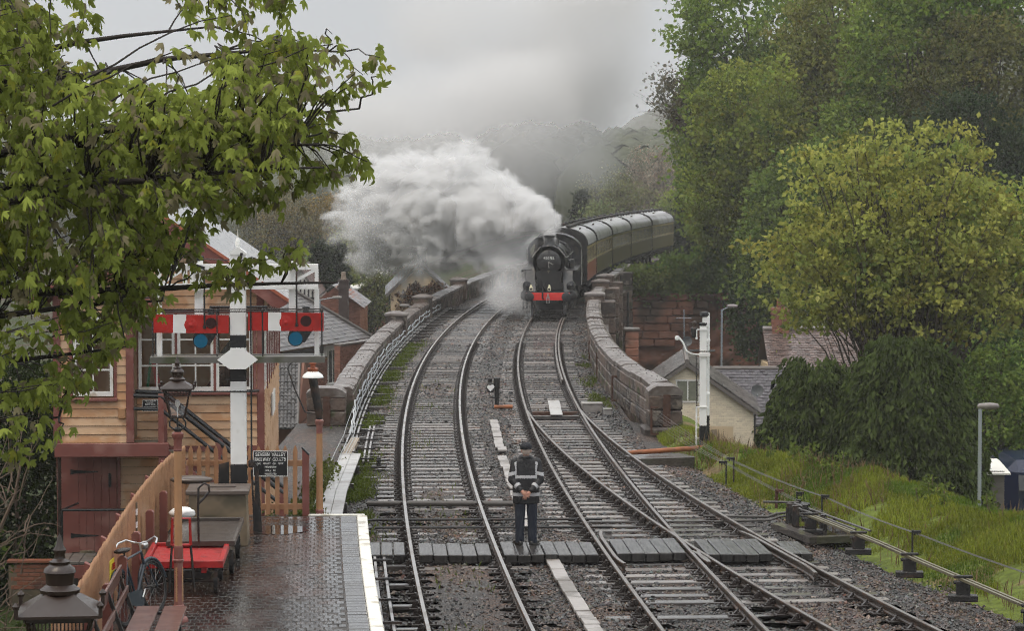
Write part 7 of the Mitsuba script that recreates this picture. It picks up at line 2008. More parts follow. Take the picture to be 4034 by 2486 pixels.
obj('verge', rodm((-7.95, 100.9, -2.74), (-8.15, 104.6, -0.38), 0.06, 6), 'shed_board', H5)
H6 = thing('half_timbered_house', 'black and white half-timbered gable above brick beyond the signal gantry', 'house')
R6, _ = gable_house(H6, -16.0, -13.4, 190, 198, -9.6, -1.9, 0.25, 'white_render', (0.13, 0.07, 0.055), gauge=0.3, tw=0.3)
tb = [boxm((x, 189.94, -1.4), (0.10, 0.06, 2.6)) for x in np.linspace(-15.8, -13.6, 9)] + [boxm((-14.7, 189.93, z), (2.6, 0.06, 0.14)) for z in (-1.9, -0.9)]
for i, b in enumerate(tb):
    obj('timber', R6(b if i > 8 else boxm((np.linspace(-15.8, -13.6, 9)[i], 189.94, -1.4 if 2 <= i <= 6 else -1.75), (0.10, 0.06, 1.6 if 2 <= i <= 6 else 0.7))), 'black_paint', H6)
obj('brick_storey', boxm((-14.7, 189.9, -5.7), (2.7, 0.3, 7.4)), 'red_brickwork', H6)
H7 = thing('chimney_house', 'brick house with a tall dark chimney and slate roof left of the viaduct', 'house')
obj('wall', boxm((-11.4, 181, -5.9), (3.2, 9, 7.6)), 'red_brickwork', H7)
obj('gable_wall', prismm([(-13.0, -2.1), (-9.8, -2.1), (-9.8, -1.75), (-11.4, -0.55), (-13.0, -1.75)], 176.5, 184), 'red_brickwork', H7)
tiles('roof_tiles', (-9.6, 185.5, -1.9), (-9.6, 176.2, -1.9), (-11.6, 176.2, -0.45), (-11.6, 185.5, -0.45), 0.25, 0.3, (0.16, 0.15, 0.15), H7)
tiles('roof_tiles', (-13.4, 176.2, -1.9), (-13.4, 185.5, -1.9), (-11.6, 185.5, -0.45), (-11.6, 176.2, -0.45), 0.25, 0.3, (0.16, 0.15, 0.15), H7)
ch_ = obj('chimney', join(boxm((-10.82, 175.7, -2.2), (0.62, 0.7, 4.2)), boxm((-10.82, 175.7, -0.55), (0.78, 0.86, 0.16)), boxm((-10.82, 175.7, -0.12), (0.72, 0.8, 0.14))), mat('sooty_brick', tint((0.05, 0.036, 0.032), 0.5, 7), 0.65, 0.3), H7)
obj('chimney_pot', lathem([(0.19, -0.05), (0.14, 0.35), (0.17, 0.42), (0.12, 0.44)], 12, (-10.82, 175.7, 0)), 'bleached_wood', ch_)
obj('lean_to', prismm([(-13.2, -4.5), (-10.4, -4.5), (-10.4, -3.3), (-11.3, -2.4), (-13.2, -2.4)], 170, 176), 'pink_render', H7)
H8 = thing('ivied_house', 'cream gabled house with brown ivy on its front beside the left parapet', 'house')
R8, P8 = gable_house(H8, -7.75, -4.1, 175, 190, -9.6, -0.75, 1.05, 'cream_render', (0.13, 0.13, 0.14), gauge=0.25, tw=0.3, rz=0.045)
for i, y in enumerate((177.5, 181, 184.5)):
    obj('slit_window', join(boxm((-7.83 - .045 * (y - 175), y, -1.4), (0.05, 0.35, 0.75)), boxm((-7.83 - .045 * (y - 175), y, -3.4), (0.05, 0.2, 0.3))), 'black_iron', H8)
n = 1500
ix = rng.normal(-5.9, 0.75, n); iz = rng.normal(-1.1, 0.9, n)
ok = (iz < 0.9 - np.abs(ix + 5.9) * 0.8) & (meshkit.fbm(np.stack([ix * .8, iz * .8, ix * 0], -1), 3) > 0.42)
kite = (np.array([[0, 0, 0], [0.5, 0.1, 0.45], [0, 0, 1.0], [-0.5, 0.1, 0.45]]), np.array([[0, 1, 2], [0, 2, 3]]))
iv = many(kite, rand_rot(ok.sum(), rng) * 0.22, np.stack([ix[ok], 174.9 + 0 * ix[ok] - rng.uniform(0, .12, ok.sum()), iz[ok]], 1), (np.array([0.10, 0.055, 0.032]) * rng.uniform(0.5, 1.3, (ok.sum(), 1))))
mat('dead_leaf', 'v', 0.7, 0.2, two=True)
obj('dead_ivy', iv, 'dead_leaf', H8, kind='stuff')
street_lamp('thin dark street lamp standing before the ivied cream house', -5.75, 160, -9.4, -1.05, -0.55, 0.05)
street_lamp('street lamp with a long flat head left of the tall chimney', -11.6, 165, -9.4, -0.85, 1.05, 0.10)
for i, (a, b, zt, lab) in enumerate((((-9.2, 168, 0), (-4.5, 190, 0), -3.6, 'upper stone garden wall with a pale coping behind the left parapet'), ((-9.6, 150, 0), (-6.6, 158, 0), -2.75, 'lower garden wall of dark brick behind the left parapet'))):
    k = thing('garden_wall', lab, 'wall')
    obj('body', barm((a[0], a[1], zt - 3), (b[0], b[1], zt - 3), 0.35, 6.0), 'old_stone' if i == 0 else 'red_brickwork', k)
    obj('coping', barm((a[0], a[1], zt + 0.05), (b[0], b[1], zt + 0.05), 0.5, 0.14, ch=0.03), 'coping_stone', k)
CVS = [(-18.6, 331, 5.2, -2.6, 'white static caravan with a grey roof, rear of the park'), (-16.2, 338, 7.5, -2.2, 'longest white static caravan, along the back of the park'), (-18.4, 322, 4.2, -3.7, 'white static caravan lowest on the left of the park'), (-15.6, 318, 2.6, -3.6, 'small cream chalet with a pitched roof in front of the caravans')]
for x, y, w, zt, lab in CVS:
    k = thing('static_caravan', lab, 'caravan')
    obj('body', boxm((x + w / 2 - 2, y, zt - 1.3), (w, 3.0, 2.3), ch=0.06), 'white_render' if 'chalet' not in lab else 'cream_render', k)
    obj('roof', prismm([(-w / 2 - 0.15, 0), (w / 2 + 0.15, 0), (w / 2 + .1, 0.12), (0, 0.32 if w > 3 else 0.9), (-w / 2 - .1, 0.12)], -1.65, 1.65, c=(x + w / 2 - 2, y, zt - 0.15)), 'lid_concrete', k)
    for j in range(2 if w > 3 else 1):
        obj('window', boxm((x + w / 2 - 2 + (j - 0.3) * w * 0.4, y - 1.51, zt - 1.1), (0.9, 0.05, 0.8)), 'coach_glass', k)
GH = thing('long_shed_roof', 'long pale sloping roof edge among the bushes left of the ivied house', 'roof')
obj('sheet', barm((-12.4, 205, -1.9), (-8.0, 222, 0.2), 1.6, 0.12), 'white_render', GH)
obj('wall', barm((-12.4, 206, -4.5), (-8.0, 223, -2.6), 1.2, 5.0), 'red_brickwork', GH)


# ------------------------------------------------------------------ trees and green things
scene['leaf'] = {'type': 'principledthin', 'base_color': {'type': 'mesh_attribute', 'name': 'vertex_color'}, 'roughness': 0.34, 'diff_trans': 0.9, 'eta': 1.4, 'spec_trans': 0.0}
mat('bark', tint((0.085, 0.068, 0.055), 0.5, 8, (0.05, 0.05, 0.025), 2), 0.8, 0.2)
mat('bark_dark', tint((0.030, 0.024, 0.021), 0.5, 8), 0.7, 0.3)
KITE = (np.array([[0, 0, 0], [0.36, 0.10, 0.45], [0, -0.06, 1.0], [-0.36, 0.10, 0.45]]), np.array([[0, 1, 2], [0, 2, 3]]))


def basis(dirs, r):
    """Rotations that carry +z to dirs, spun at random."""
    z = dirs / (np.linalg.norm(dirs, axis=1, keepdims=True) + 1e-9)
    a = r.normal(size=z.shape); x = np.cross(a, z); x /= np.linalg.norm(x, axis=1, keepdims=True) + 1e-9
    y = np.cross(z, x)
    return np.stack([x, y, z], 2)


def limb_tubes(segs, n=5):
    """segs: (start, end, r0, r1, sag) -> one mesh of curved tapering limbs."""
    out = []
    for a, b, r0, r1, sag in segs:
        t = np.linspace(0, 1, 6)[:, None]
        P = a * (1 - t) + b * t
        P[:, 2] += sag * np.sin(PI * t[:, 0])
        P[1:-1] += rng.normal(0, 0.015 * np.linalg.norm(b - a), (4, 3))
        out.append(tubem(P, np.linspace(r0, r1, 6), n, caps=False))
    return join(*out)


def tree(name, label, base, crown, clumps, per, size, col, spread=0.35, trunk=0.25, cat='tree', bark='bark', dark=0.0, hollow=0.45, group=None, droop=0.0, var=0.25, limbs=40, aspect=1.0, twiggy=0.0, seed=1):
    r = np.random.default_rng(seed)
    k = thing(name, label, cat, group)
    base = np.array(base, float)
    vol = np.array([c[3] * c[4] * c[5] for c in crown]); cnt = np.maximum(4, (clumps * vol / vol.sum()).astype(int))
    C = []
    for c, m in zip(crown, cnt):
        d = r.normal(size=(m, 3)); d /= np.linalg.norm(d, axis=1, keepdims=True)
        rad = (hollow + (1 - hollow) * r.uniform(size=m) ** 0.6) * (0.72 + 0.56 * meshkit.noise(d * 2.3 + 7 * seed, seed))
        C.append(np.array(c[:3]) + d * rad[:, None] * np.array(c[3:]))
    C = np.vstack(C)
    n = len(C) * per
    ci = np.repeat(np.arange(len(C)), per)
    P = C[ci] + r.normal(size=(n, 3)) * spread * np.array([1, 1, 0.65]) * r.uniform(0.5, 1.3, len(C))[ci][:, None]
    dirs = r.normal(size=(n, 3)) + np.array([0, 0, -droop]) + 0.4 * (P - C[ci]) / spread
    R = basis(dirs, r) * (size * r.uniform(0.6, 1.3, n))[:, None, None] * np.array([aspect, 1, 1])
    tone = (1 + var * r.normal(size=len(C)))[ci] * (1 + 0.15 * r.normal(size=n))
    hue = r.normal(size=len(C))[ci][:, None] * np.array([0.10, 0.03, 0.0])
    cols = np.clip(2.1 * np.array(col) * (tone[:, None] + hue), 0.006, 0.5)
    obj('crown', many(KITE, R, P, cols), 'leaf', k, kind='stuff')
    if trunk:
        top = np.array([np.average([c[0] for c in crown], weights=vol), np.average([c[1] for c in crown], weights=vol), max(c[2] for c in crown)])
        segs = [(base, base * .45 + top * .55, trunk, trunk * 0.6, 0), (base * .45 + top * .55, top, trunk * .6, trunk * .2, 0)]
        for j in r.choice(len(C), min(limbs, len(C)), replace=False):
            t = r.uniform(0.15, 0.8)
            s0 = base * (1 - t) + top * t
            if s0[2] > C[j][2] + 0.5:
                t *= 0.5; s0 = base * (1 - t) + top * t
            segs.append((s0, C[j], trunk * (0.42 - 0.3 * t), trunk * 0.05, 0.08 * np.linalg.norm(C[j] - s0)))
            for _ in range(3 if twiggy else 1):
                q = C[j] + r.normal(size=3) * spread * (2.2 if twiggy else 1.2)
                segs.append((s0 * .4 + C[j] * .6, q, trunk * 0.09, trunk * 0.025, 0.05))
        obj('trunk', limb_tubes(segs[:2], 10), bark, k, smooth=True)
        obj('limbs', limb_tubes(segs[2:], 4), bark, k, smooth=True, kind='stuff')
    return k


YG, MG, DG, BR = (0.150, 0.165, 0.028), (0.085, 0.120, 0.024), (0.028, 0.045, 0.016), (0.105, 0.085, 0.030)
# the bright maple behind the conifers
tree('maple_tree', 'spreading maple with fresh yellow-green leaves and forked pale trunk above the conifers', (12.75, 88, -8.5), [(12.5, 88, 5.3, 4.0, 3.5, 3.2), (10.2, 88, 3.4, 2.6, 2.6, 2.0), (14.6, 88, 4.0, 2.8, 2.8, 2.6), (12.5, 88, 3.0, 3.6, 3.0, 1.8)], 1150, 24, 0.19, (0.150, 0.160, 0.040), 0.21, 0.24, limbs=130, hollow=0.35, seed=3, var=0.22, droop=0.4)
# dark drooping conifers
for i, (lab, x, y, zt, rx, rz, cnt) in enumerate((('dark drooping conifer, broadest of the pair in front of the terrace', 11.1, 77, 2.35, 2.25, 5.4, 1000), ('lower drooping conifer left of the broad one, beside the cream house', 8.75, 79, 1.6, 1.75, 5.0, 680))):
    r = np.random.default_rng(40 + i)
    k = thing('weeping_conifer', lab, 'conifer')
    m = cnt
    t = r.uniform(0.02, 1, m) ** 0.75
    ang = r.uniform(0, 2 * PI, m)
    rad = rx * (np.sin(np.clip(t * 1.25 + 0.06, 0, 1) * PI / 2) ** 0.6) * (0.80 + 0.3 * meshkit.noise(np.stack([ang * 2.2, t * 6, t * 0 + i * 9], 1), 2))
    C = np.stack([x + rad * np.cos(ang), y + rad * np.sin(ang), zt - rz * t], 1)
    per = 46; n = m * per; ci = np.repeat(np.arange(m), per)
    s = r.uniform(0, 1, n)
    out = np.stack([np.cos(ang), np.sin(ang), ang * 0], 1)[ci]
    P = C[ci] + out * (0.34 * s - 0.22 - 0.2 * s * s)[:, None] + r.normal(size=(n, 3)) * np.array([0.13, 0.13, 0.06]) + np.array([0, 0, -1]) * (0.75 * s ** 1.6)[:, None]
    R = basis(np.array([0, 0, -1.0]) + 0.35 * out + 0.35 * r.normal(size=(n, 3)), r) * (0.24 * r.uniform(0.6, 1.3, n))[:, None, None] * np.array([0.65, 1, 1])
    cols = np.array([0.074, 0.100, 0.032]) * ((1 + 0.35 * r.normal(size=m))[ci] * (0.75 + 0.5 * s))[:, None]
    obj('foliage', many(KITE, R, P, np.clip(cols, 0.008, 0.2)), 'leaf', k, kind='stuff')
    obj('trunk', tubem([(x, y, -9), (x, y, zt - 1.0)], [0.25, 0.04], 8), 'bark_dark', k)
# woodland on the right-hand hill
W_ = [('hill_tree', 'tall fresh green tree at the top left of the wood, beside the smoke', (17.5, 190, 3), [(17.0, 190, 16.5, 6.0, 5, 5.8), (14.2, 190, 13.5, 2.6, 3, 3.6), (20, 189, 13, 4, 4, 4)], 850, 24, 0.36, (0.085, 0.120, 0.020), 0.46, 0.35),
      ('hill_tree', 'twiggy brown-leaved tree leaning out of the wood edge against the sky', (15.0, 196, 5), [(11.7, 195, 12.6, 1.7, 2.5, 1.7), (12.6, 195, 10.9, 1.5, 2, 1.2)], 120, 12, 0.26, (0.055, 0.048, 0.026), 0.42, 0.25),
      ('hill_tree', 'yellow-green tree in the middle of the wood above the coaches', (14.5, 166, -2), [(14.4, 165, 9.3, 3.4, 3.5, 4.2), (13.3, 165, 5.8, 3.0, 3, 3.6), (15.5, 164, 4.5, 3.2, 3, 4)], 900, 26, 0.29, (0.105, 0.125, 0.024), 0.36, 0.3),
      ('hill_tree', 'mid green tree low on the wood edge behind the bright maple', (17, 158, -5), [(16.2, 158, 3.0, 3.2, 3, 4.5), (18.8, 158, 5.5, 3.0, 3, 4.0)], 700, 26, 0.28, (0.080, 0.110, 0.024), 0.36, 0.3),
      ('hill_tree', 'olive brown tree at the top centre of the wood', (21.5, 172, 4), [(21.0, 171, 15.6, 4.4, 4, 4.2), (19.0, 170, 11.5, 3.6, 3.4, 3.4), (22.5, 168, 11, 3.4, 3, 3.2)], 800, 24, 0.30, (0.092, 0.098, 0.026), 0.38, 0.3),
      ('hill_tree', 'green tree with pale new leaves high up right of centre in the wood', (24, 160, 3), [(23.6, 160, 13.8, 4.2, 4, 4.6), (21.5, 159, 9.0, 3.4, 3, 3.2)], 700, 24, 0.29, (0.082, 0.112, 0.022), 0.38, 0.3),
      ('hill_tree', 'dark brown-green tree high at the right edge of the wood', (27.5, 156, 2), [(26.6, 155, 11.6, 4.0, 4, 4.4), (27.8, 155, 7.6, 3.2, 3, 3.4)], 700, 24, 0.28, (0.062, 0.064, 0.020), 0.38, 0.3),
      ('hill_tree', 'very dark evergreen behind the maple at the right edge', (25.5, 148, -2), [(24.6, 148, 7.0, 3.4, 3, 4.6), (27.6, 148, 5.0, 3.4, 3, 4.4)], 620, 30, 0.27, (0.020, 0.030, 0.013), 0.4, 0.3),
      ('hill_tree', 'bright green tree at the top right corner of the wood', (26.5, 158, 6), [(26.0, 160, 16.4, 3.6, 3, 3.2)], 320, 24, 0.34, (0.075, 0.115, 0.018), 0.5, 0.25),
      ('hill_tree', 'green ivy-clad tree hanging over the rock face', (14.6, 160, -5), [(14.4, 161.5, -1.2, 1.5, 1.3, 3.4), (15.6, 160, 0.2, 1.7, 1.5, 3.0)], 420, 30, 0.22, (0.040, 0.062, 0.018), 0.3, 0.2),
      ('hill_tree', 'light green tree right of the maple beyond the houses', (20.5, 112, -8), [(19.6, 112, 1.8, 2.2, 2, 3.2), (21.5, 112, 3.2, 2.2, 2, 3.0)], 460, 26, 0.24, (0.105, 0.135, 0.024), 0.32, 0.2),
      ('hill_tree', 'tangled dark ivy tree right of the conifers', (17.2, 100, -8.5), [(17.2, 100, -1.5, 1.7, 1.6, 2.8)], 300, 30, 0.20, (0.035, 0.055, 0.018), 0.28, 0.2),
      ('small_tree', 'small mid green tree behind the thin lamp column at the right edge', (15.6, 86, -8.5), [(15.1, 86, -1.2, 1.65, 1.5, 2.4), (16.1, 86, -3.0, 1.45, 1.4, 1.8)], 480, 30, 0.15, (0.075, 0.105, 0.024), 0.18, 0.09),
      ('hill_tree', 'leafy tree filling the wood edge above the last coach', (14.2, 205, 0), [(14.6, 204, 9.5, 2.6, 3, 5.0), (15.2, 202, 4.5, 2.4, 3, 4.0)], 480, 26, 0.38, (0.090, 0.120, 0.024), 0.5, 0.25),
      ('hill_tree', 'dense green tree in the shade behind the centre of the wood', (19.5, 180, 3), [(18.5, 178, 8.5, 4.5, 4, 5), (22.5, 178, 7.0, 4, 4, 5)], 700, 26, 0.38, (0.060, 0.090, 0.020), 0.55, 0.3)]
for i, (nm_, lab, base, crown, cl_, per, size, col, sp_, tk) in enumerate(W_):
    tree(nm_, lab, base, crown, cl_, per, size, col, sp_, tk, seed=60 + i, hollow=0.68, twiggy=1.0 if 'twiggy' in lab else 0.0)
# bushes over the sandstone wall
for i, (x, y, z, rx, rz, col) in enumerate(((8.2, 166.5, 0.1, 1.9, 1.1, (0.085, 0.105, 0.028)), (10.6, 167, 0.3, 2.1, 1.5, (0.070, 0.100, 0.024)), (12.9, 166.5, 0.8, 1.9, 2.0, (0.065, 0.098, 0.022)))):
    tree('bank_bush', ('pale green bush nearest the train on top of the sandstone wall', 'round green bush in the middle of the sandstone wall top', 'dark green bush at the right end of the sandstone wall top')[i], (x, y, -2), [(x, y, z, rx, 1.8, rz)], 330, 26, 0.20, col, 0.26, 0.06, cat='bush', seed=90 + i, limbs=10)
# far side of the valley
F_ = [('far_conifer', 'dark pointed conifer behind the first coach', 'c', (7.1, 280, -3), 1.7, 8.2, (0.040, 0.052, 0.026)),
      ('far_conifer', 'dark fir against the edge of the right-hand wood', 'c', (15.3, 236, -1), 1.5, 9.6, (0.020, 0.030, 0.016)),
      ('garden_cypress', 'tall dark cypress, taller of the two by the gantry', 'c', (-14.0, 200, -9), 1.05, 10.9, (0.030, 0.042, 0.018)),
      ('garden_cypress', 'tall dark cypress, shorter of the two by the gantry', 'c', (-12.95, 204, -9), 0.75, 10.6, (0.030, 0.042, 0.018)),
      ('garden_cypress', 'small thin cypress in front of the white caravans', 'c', (-16.7, 312, -6.5), 0.55, 3.5, (0.030, 0.042, 0.018))]
for i, (nm_, lab, _, b, rx, h, col) in enumerate(F_):
    r = np.random.default_rng(120 + i)
    k = thing(nm_, lab, 'conifer')
    m = 420; t = r.uniform(0, 1, m) ** 0.7
    rad = rx * (t ** 0.8 if 'conifer' in nm_ else np.sin(np.clip(t * 1.1, 0, 1) * PI / 2) ** .7 * (1.1 - .25 * t)) * r.uniform(0.35, 1.0, m) * (1 + .3 * np.sin(t * 28)); ang = r.uniform(0, 2 * PI, m)
    C = np.stack([b[0] + rad * np.cos(ang), b[1] + rad * np.sin(ang), b[2] + h * (1 - t * 0.92)], 1)
    per = 14; ci = np.repeat(np.arange(m), per); n = m * per
    P = C[ci] + r.normal(size=(n, 3)) * 0.22
    R = basis(np.stack([np.cos(ang), np.sin(ang), ang * 0 - 0.3], 1)[ci] + 0.6 * r.normal(size=(n, 3)), r) * (0.42 * r.uniform(.5, 1.3, n))[:, None, None]
    obj('foliage', many(KITE, R, P, np.clip(np.array(col) * (1 + .3 * r.normal(size=m))[ci][:, None], .005, .2)), 'leaf', k, kind='stuff')
    obj('trunk', rodm(b, (b[0], b[1], b[2] + h), 0.12, 6), 'bark_dark', k)
B_ = [('bare tree just coming into leaf behind the middle coaches', (10.9, 286, -3), [(10.9, 286, 4.0, 3.9, 3, 3.2)], (0.085, 0.090, 0.040), 130),
      ('pale feathery tree with pinkish twigs far behind the coaches', (17.2, 331, -2), [(17.0, 331, 5.6, 3.6, 3, 4.4)], (0.16, 0.13, 0.105), 150),
      ('low bright green tree between the last coach and the fir', (18.4, 300, -3), [(18.0, 300, 2.6, 2.2, 2, 2.6)], (0.12, 0.145, 0.035), 130),
      ('round green tree between the dark conifer and the coaches', (8.9, 276, -4), [(8.9, 276, 2.0, 1.7, 2, 2.2)], (0.09, 0.105, 0.045), 120),
      ('bare spreading tree with orange buds left of the steam', (-16.6, 260, -9), [(-16.6, 260, 2.0, 3.1, 3, 3.6)], (0.13, 0.095, 0.032), 150),
      ('bare grey-brown tree above the roofs behind the gantry', (-19.8, 250, -9), [(-19.9, 250, 2.0, 3.3, 3, 3.4)], (0.085, 0.072, 0.035), 150),
      ('olive bush-like tree beside the ivied cream house', (-10.9, 208, -9.2), [(-10.9, 208, -2.6, 2.0, 2, 2.4), (-12.4, 210, -4.2, 1.6, 1.6, 2)], (0.075, 0.085, 0.026), 260),
      ('pale willow-like tree above the caravans', (-13.6, 232, -9), [(-13.4, 232, -0.8, 1.9, 1.8, 3.2)], (0.105, 0.115, 0.045), 170),
      ('greenish tree between the cypresses and the bare trees', (-17.0, 222, -9), [(-17.0, 222, -1.6, 2.0, 2, 2.2)], (0.095, 0.115, 0.04), 200),
      ('hazy twiggy tree far left behind the sycamore leaves', (-23.6, 262, -9), [(-23.5, 262, 2.5, 3.0, 3, 3.2)], (0.08, 0.075, 0.04), 140)]
for i, (lab, b, crown, col, cl_) in enumerate(B_):
    tree('spring_tree', lab, b, crown, int(cl_ * 1.6), 22, 0.24, col, 0.5, 0.22, hollow=0.35, limbs=60, seed=150 + i, twiggy=1.0)
# woods covering the far hills: nobody could count these
r = np.random.default_rng(5)
n = 3000
yy = r.uniform(380, 1000, n); xx = r.uniform(-0.23, 0.23, n) * yy
ok = (meshkit.fbm(np.stack([xx * .012, yy * .006, xx * 0], -1), 3) > 0.38)
xx, yy = xx[ok], yy[ok]
zz = land(xx, yy)
ico = trimesh.creation.icosphere(1); iv_ = np.array(ico.vertices); iv_ = iv_ * (0.8 + 0.45 * meshkit.noise(iv_ * 2.2)[:, None])
rs = r.uniform(3.5, 6.5, len(xx)) * (1 + yy / 4000)
Mx = rand_rot(len(xx), r, 0.2) * rs[:, None, None] * np.array([1, 1, 1.15])
cc = np.array([0.050, 0.056, 0.030]) * r.uniform(0.85, 1.15, (len(xx), 1))
obj('hill_woods', many((iv_, np.array(ico.faces)), Mx, np.stack([xx, yy, zz + rs * 0.6], 1), cc), 'vc_matt', smooth=True, kind='stuff', label='hazy woods covering the far hillsides', cat='woods')

mat('twig_brown', tint((0.135, 0.098, 0.070), 0.4, 9), 0.7, 0.2)
# grass bank on the right
def front_x(y):
    return np.interp(y, [30, 33, 42, 45.1, 48.8, 55.6, 60.7, 64.5, 68, 72], [11.6, 10.6, 7.91, 7.09, 6.3, 5.35, 4.77, 4.23, 3.95, 3.9])


def bank_z(X, Y):
    d = X - front_x(Y)
    dc = np.interp(Y, [33, 40, 48, 53, 57, 61, 64, 68, 73], [3.8, 3.4, 2.8, 2.2, 1.7, 1.0, 0.6, 0.5, 0.5])
    zc = np.interp(Y, [33, 44, 50, 58, 63, 68, 73], [0.55, 0.55, 0.38, 0.36, 0.15, -0.1, -0.2])
    n = meshkit.fbm(np.stack([X * .8, Y * .55, X * 0], -1), 3) - 0.5
    t = np.clip(d / dc, 0, 1)
    z = -0.33 + (zc + 0.33) * (t * t * (3 - 2 * t)) - np.clip(d - dc, 0, 1) ** 2 * 0.35 - np.clip(d - dc - 1, 0, 99) * 0.75
    z += 0.36 * n * np.clip(d / 0.6, 0, 1)
    return np.maximum(z, -9.3) - 0.25 * np.clip(-d / 0.3, 0, 1)


def bank_col(p, n, uv):
    a = fbm(p.x * 0.9, p.y * 0.7, 0.0, 4)
    return mix((0.085, 0.110, 0.018), (0.135, 0.100, 0.050), smoothstep(0.56, 0.68, a)) * (0.6 + 0.8 * fbm(p.x * 9, p.y * 9, 1.0, 2))


mat('turf', bank_col, 0.85, 0.2)
XS, YS = np.linspace(0, 1, 90), np.linspace(30, 78, 200)
v, f = grid(XS, YS, lambda X, Y: X * 0)
v[:, 0] = front_x(v[:, 1]) - 0.3 + v[:, 0] ** 1.5 * 17
v[:, 2] = bank_z(v[:, 0], v[:, 1])
obj('embankment', (v, f), 'turf', smooth=True, kind='structure', label='turf bank that falls away to the houses on the right')
BL = (np.array([[-0.5, 0, 0], [0.5, 0, 0], [0.32, 0.18, 0.6], [0.0, 0.55, 1.0]]), np.array([[0, 1, 2], [0, 2, 3]]))


def blades(name, P, h, w, col, lab, seed, lean=0.5):
    r = np.random.default_rng(seed)
    n = len(P)
    M = rand_rot(n, r, 0.22) * np.stack([np.full(n, w), h * lean * r.uniform(.2, 1.5, n), h * r.uniform(0.55, 1.3, n)], 1)[:, None, :]
    obj(name, many(BL, M, P, np.clip(col, 0.01, 0.4)), 'leaf', kind='stuff', label=lab, cat='grass')


r = np.random.default_rng(77)
n = 150000
y = 34 + 38 * r.uniform(0, 1, n) ** 1.25
d = r.uniform(-0.25, 5.2, n) * np.interp(y, [34, 50, 60, 72], [1, .85, .5, .35])
x = front_x(y) + d
bare = meshkit.fbm(np.stack([x * .9, y * .7, x * 0], -1), 4)
pat = meshkit.fbm(np.stack([x * .45 + 9, y * .35, x * 0], -1), 3)
ok = (bare < 0.56 + r.normal(0, 0.03, n)) & ((d > 0.25) | (r.uniform(size=n) < 0.25 + 0.5 * (pat > .5)))
x, y, d, pat = x[ok], y[ok], d[ok], pat[ok]
P = np.stack([x, y, bank_z(x, y) - 0.01], 1)
c = np.array([0.205, 0.235, 0.036]) * (0.55 + 0.9 * pat)[:, None] * r.uniform(0.6, 1.35, (len(x), 1)) + (r.uniform(size=(len(x), 1)) < 0.10) * np.array([0.10, 0.06, 0.03])
c = c * np.where(pat > 0.52, 1.0, 0.85)[:, None] * np.where((pat < 0.45)[:, None], np.array([0.72, 0.95, 1.0]), 1)
blades('bank_grass', P, 0.085 + 0.15 * np.clip(pat - 0.38, 0, 1) * 2.2 + 0.05 * np.clip(d / 2, 0, 1), 0.016, c, 'bright green grass on the bank beside the siding', 8)
m_ = 2600
y = 36 + 34 * r.uniform(0, 1, m_) ** 1.2
d = r.uniform(0.1, 4.2, m_) * np.interp(y, [34, 50, 60, 72], [1, .85, .5, .35]); x = front_x(y) + d
ok = meshkit.fbm(np.stack([x * .6, y * .5, x * 0 + 8], -1), 3) > 0.52
P = np.stack([x[ok], y[ok], bank_z(x[ok], y[ok])], 1)
blades('dead_stems', P, 0.34, 0.014, np.array([0.20, 0.135, 0.075]) * r.uniform(.5, 1.3, (len(P), 1)), 'dry brown stems standing among the bank grass', 18, 0.35)
for i in range(16):
    y = r.uniform(46, 61); x = front_x(y) + np.interp(y, [48, 53, 57, 61], [2.8, 2.2, 1.7, 1.0]) * r.uniform(.75, 1.1); z = float(bank_z(np.array([x]), np.array([y]))[0])
    k = thing('dock_plant', 'tall leafy dock plant on the crest of the bank', 'plant', 'docks along the crest of the bank')
    h = r.uniform(0.28, 0.55)
    obj('stem', rodm((x, y, z - 0.05), (x + r.normal(0, .04), y, z + h), 0.008, 5), 'twig_brown', k)
    q = np.array([x, y, z]) + np.stack([r.normal(0, .07, 34), r.normal(0, .07, 34), h * r.uniform(0.1, 1.05, 34)], 1)
    obj('leaves', many(KITE, basis(r.normal(size=(34, 3)) + [0, 0, .3], r) * (0.11 * r.uniform(.6, 1.3, 34))[:, None, None], q, np.array([0.13, 0.17, 0.04]) * r.uniform(.6, 1.3, (34, 1))), 'leaf', k, kind='stuff')
# weeds along the rods, the walls and between the rails
n = 16000
y = np.concatenate([r.uniform(52, 112, n), r.uniform(45.6, 63, n // 2), r.uniform(34, 90, 1500), r.uniform(78, 104, 3000)])
of = np.concatenate([r.normal(1.72, 0.22, n), r.normal(1.95, 0.3, n // 2), r.uniform(-0.6, 0.6, 1500), r.normal(-4.95, 0.16, 3000)])
P = trk(of, y)
m = meshkit.fbm(np.stack([P[:, 0] * 1.2, P[:, 1] * .45, of * 0], -1), 3)
ok = m > np.where(np.abs(of) < 0.7, 0.60, 0.54)
P = P[ok]; P[:, 2] = -0.25 + 0.04 * r.normal(size=ok.sum())
c = np.array([0.105, 0.135, 0.024]) * r.uniform(0.5, 1.4, (len(P), 1))
blades('trackside_weeds', P, 0.13, 0.022, c, 'weeds and moss growing among the ballast and rods', 9, 0.9)


# ivy and creepers by the left end pier
def leaves_on(name, P, size, col, lab, cat='ivy', seed=3, parent=None):
    r = np.random.default_rng(seed)
    R = basis(r.normal(size=(len(P), 3)) + [0, -0.4, 0.2], r) * (size * r.uniform(.5, 1.3, len(P)))[:, None, None] * np.array([1.2, 1, 1])
    return obj(name, many(KITE, R, P, np.clip(np.array(col) * r.uniform(.5, 1.5, (len(P), 1)), .008, .4)), 'leaf', parent, kind='stuff', label=lab, cat=cat)


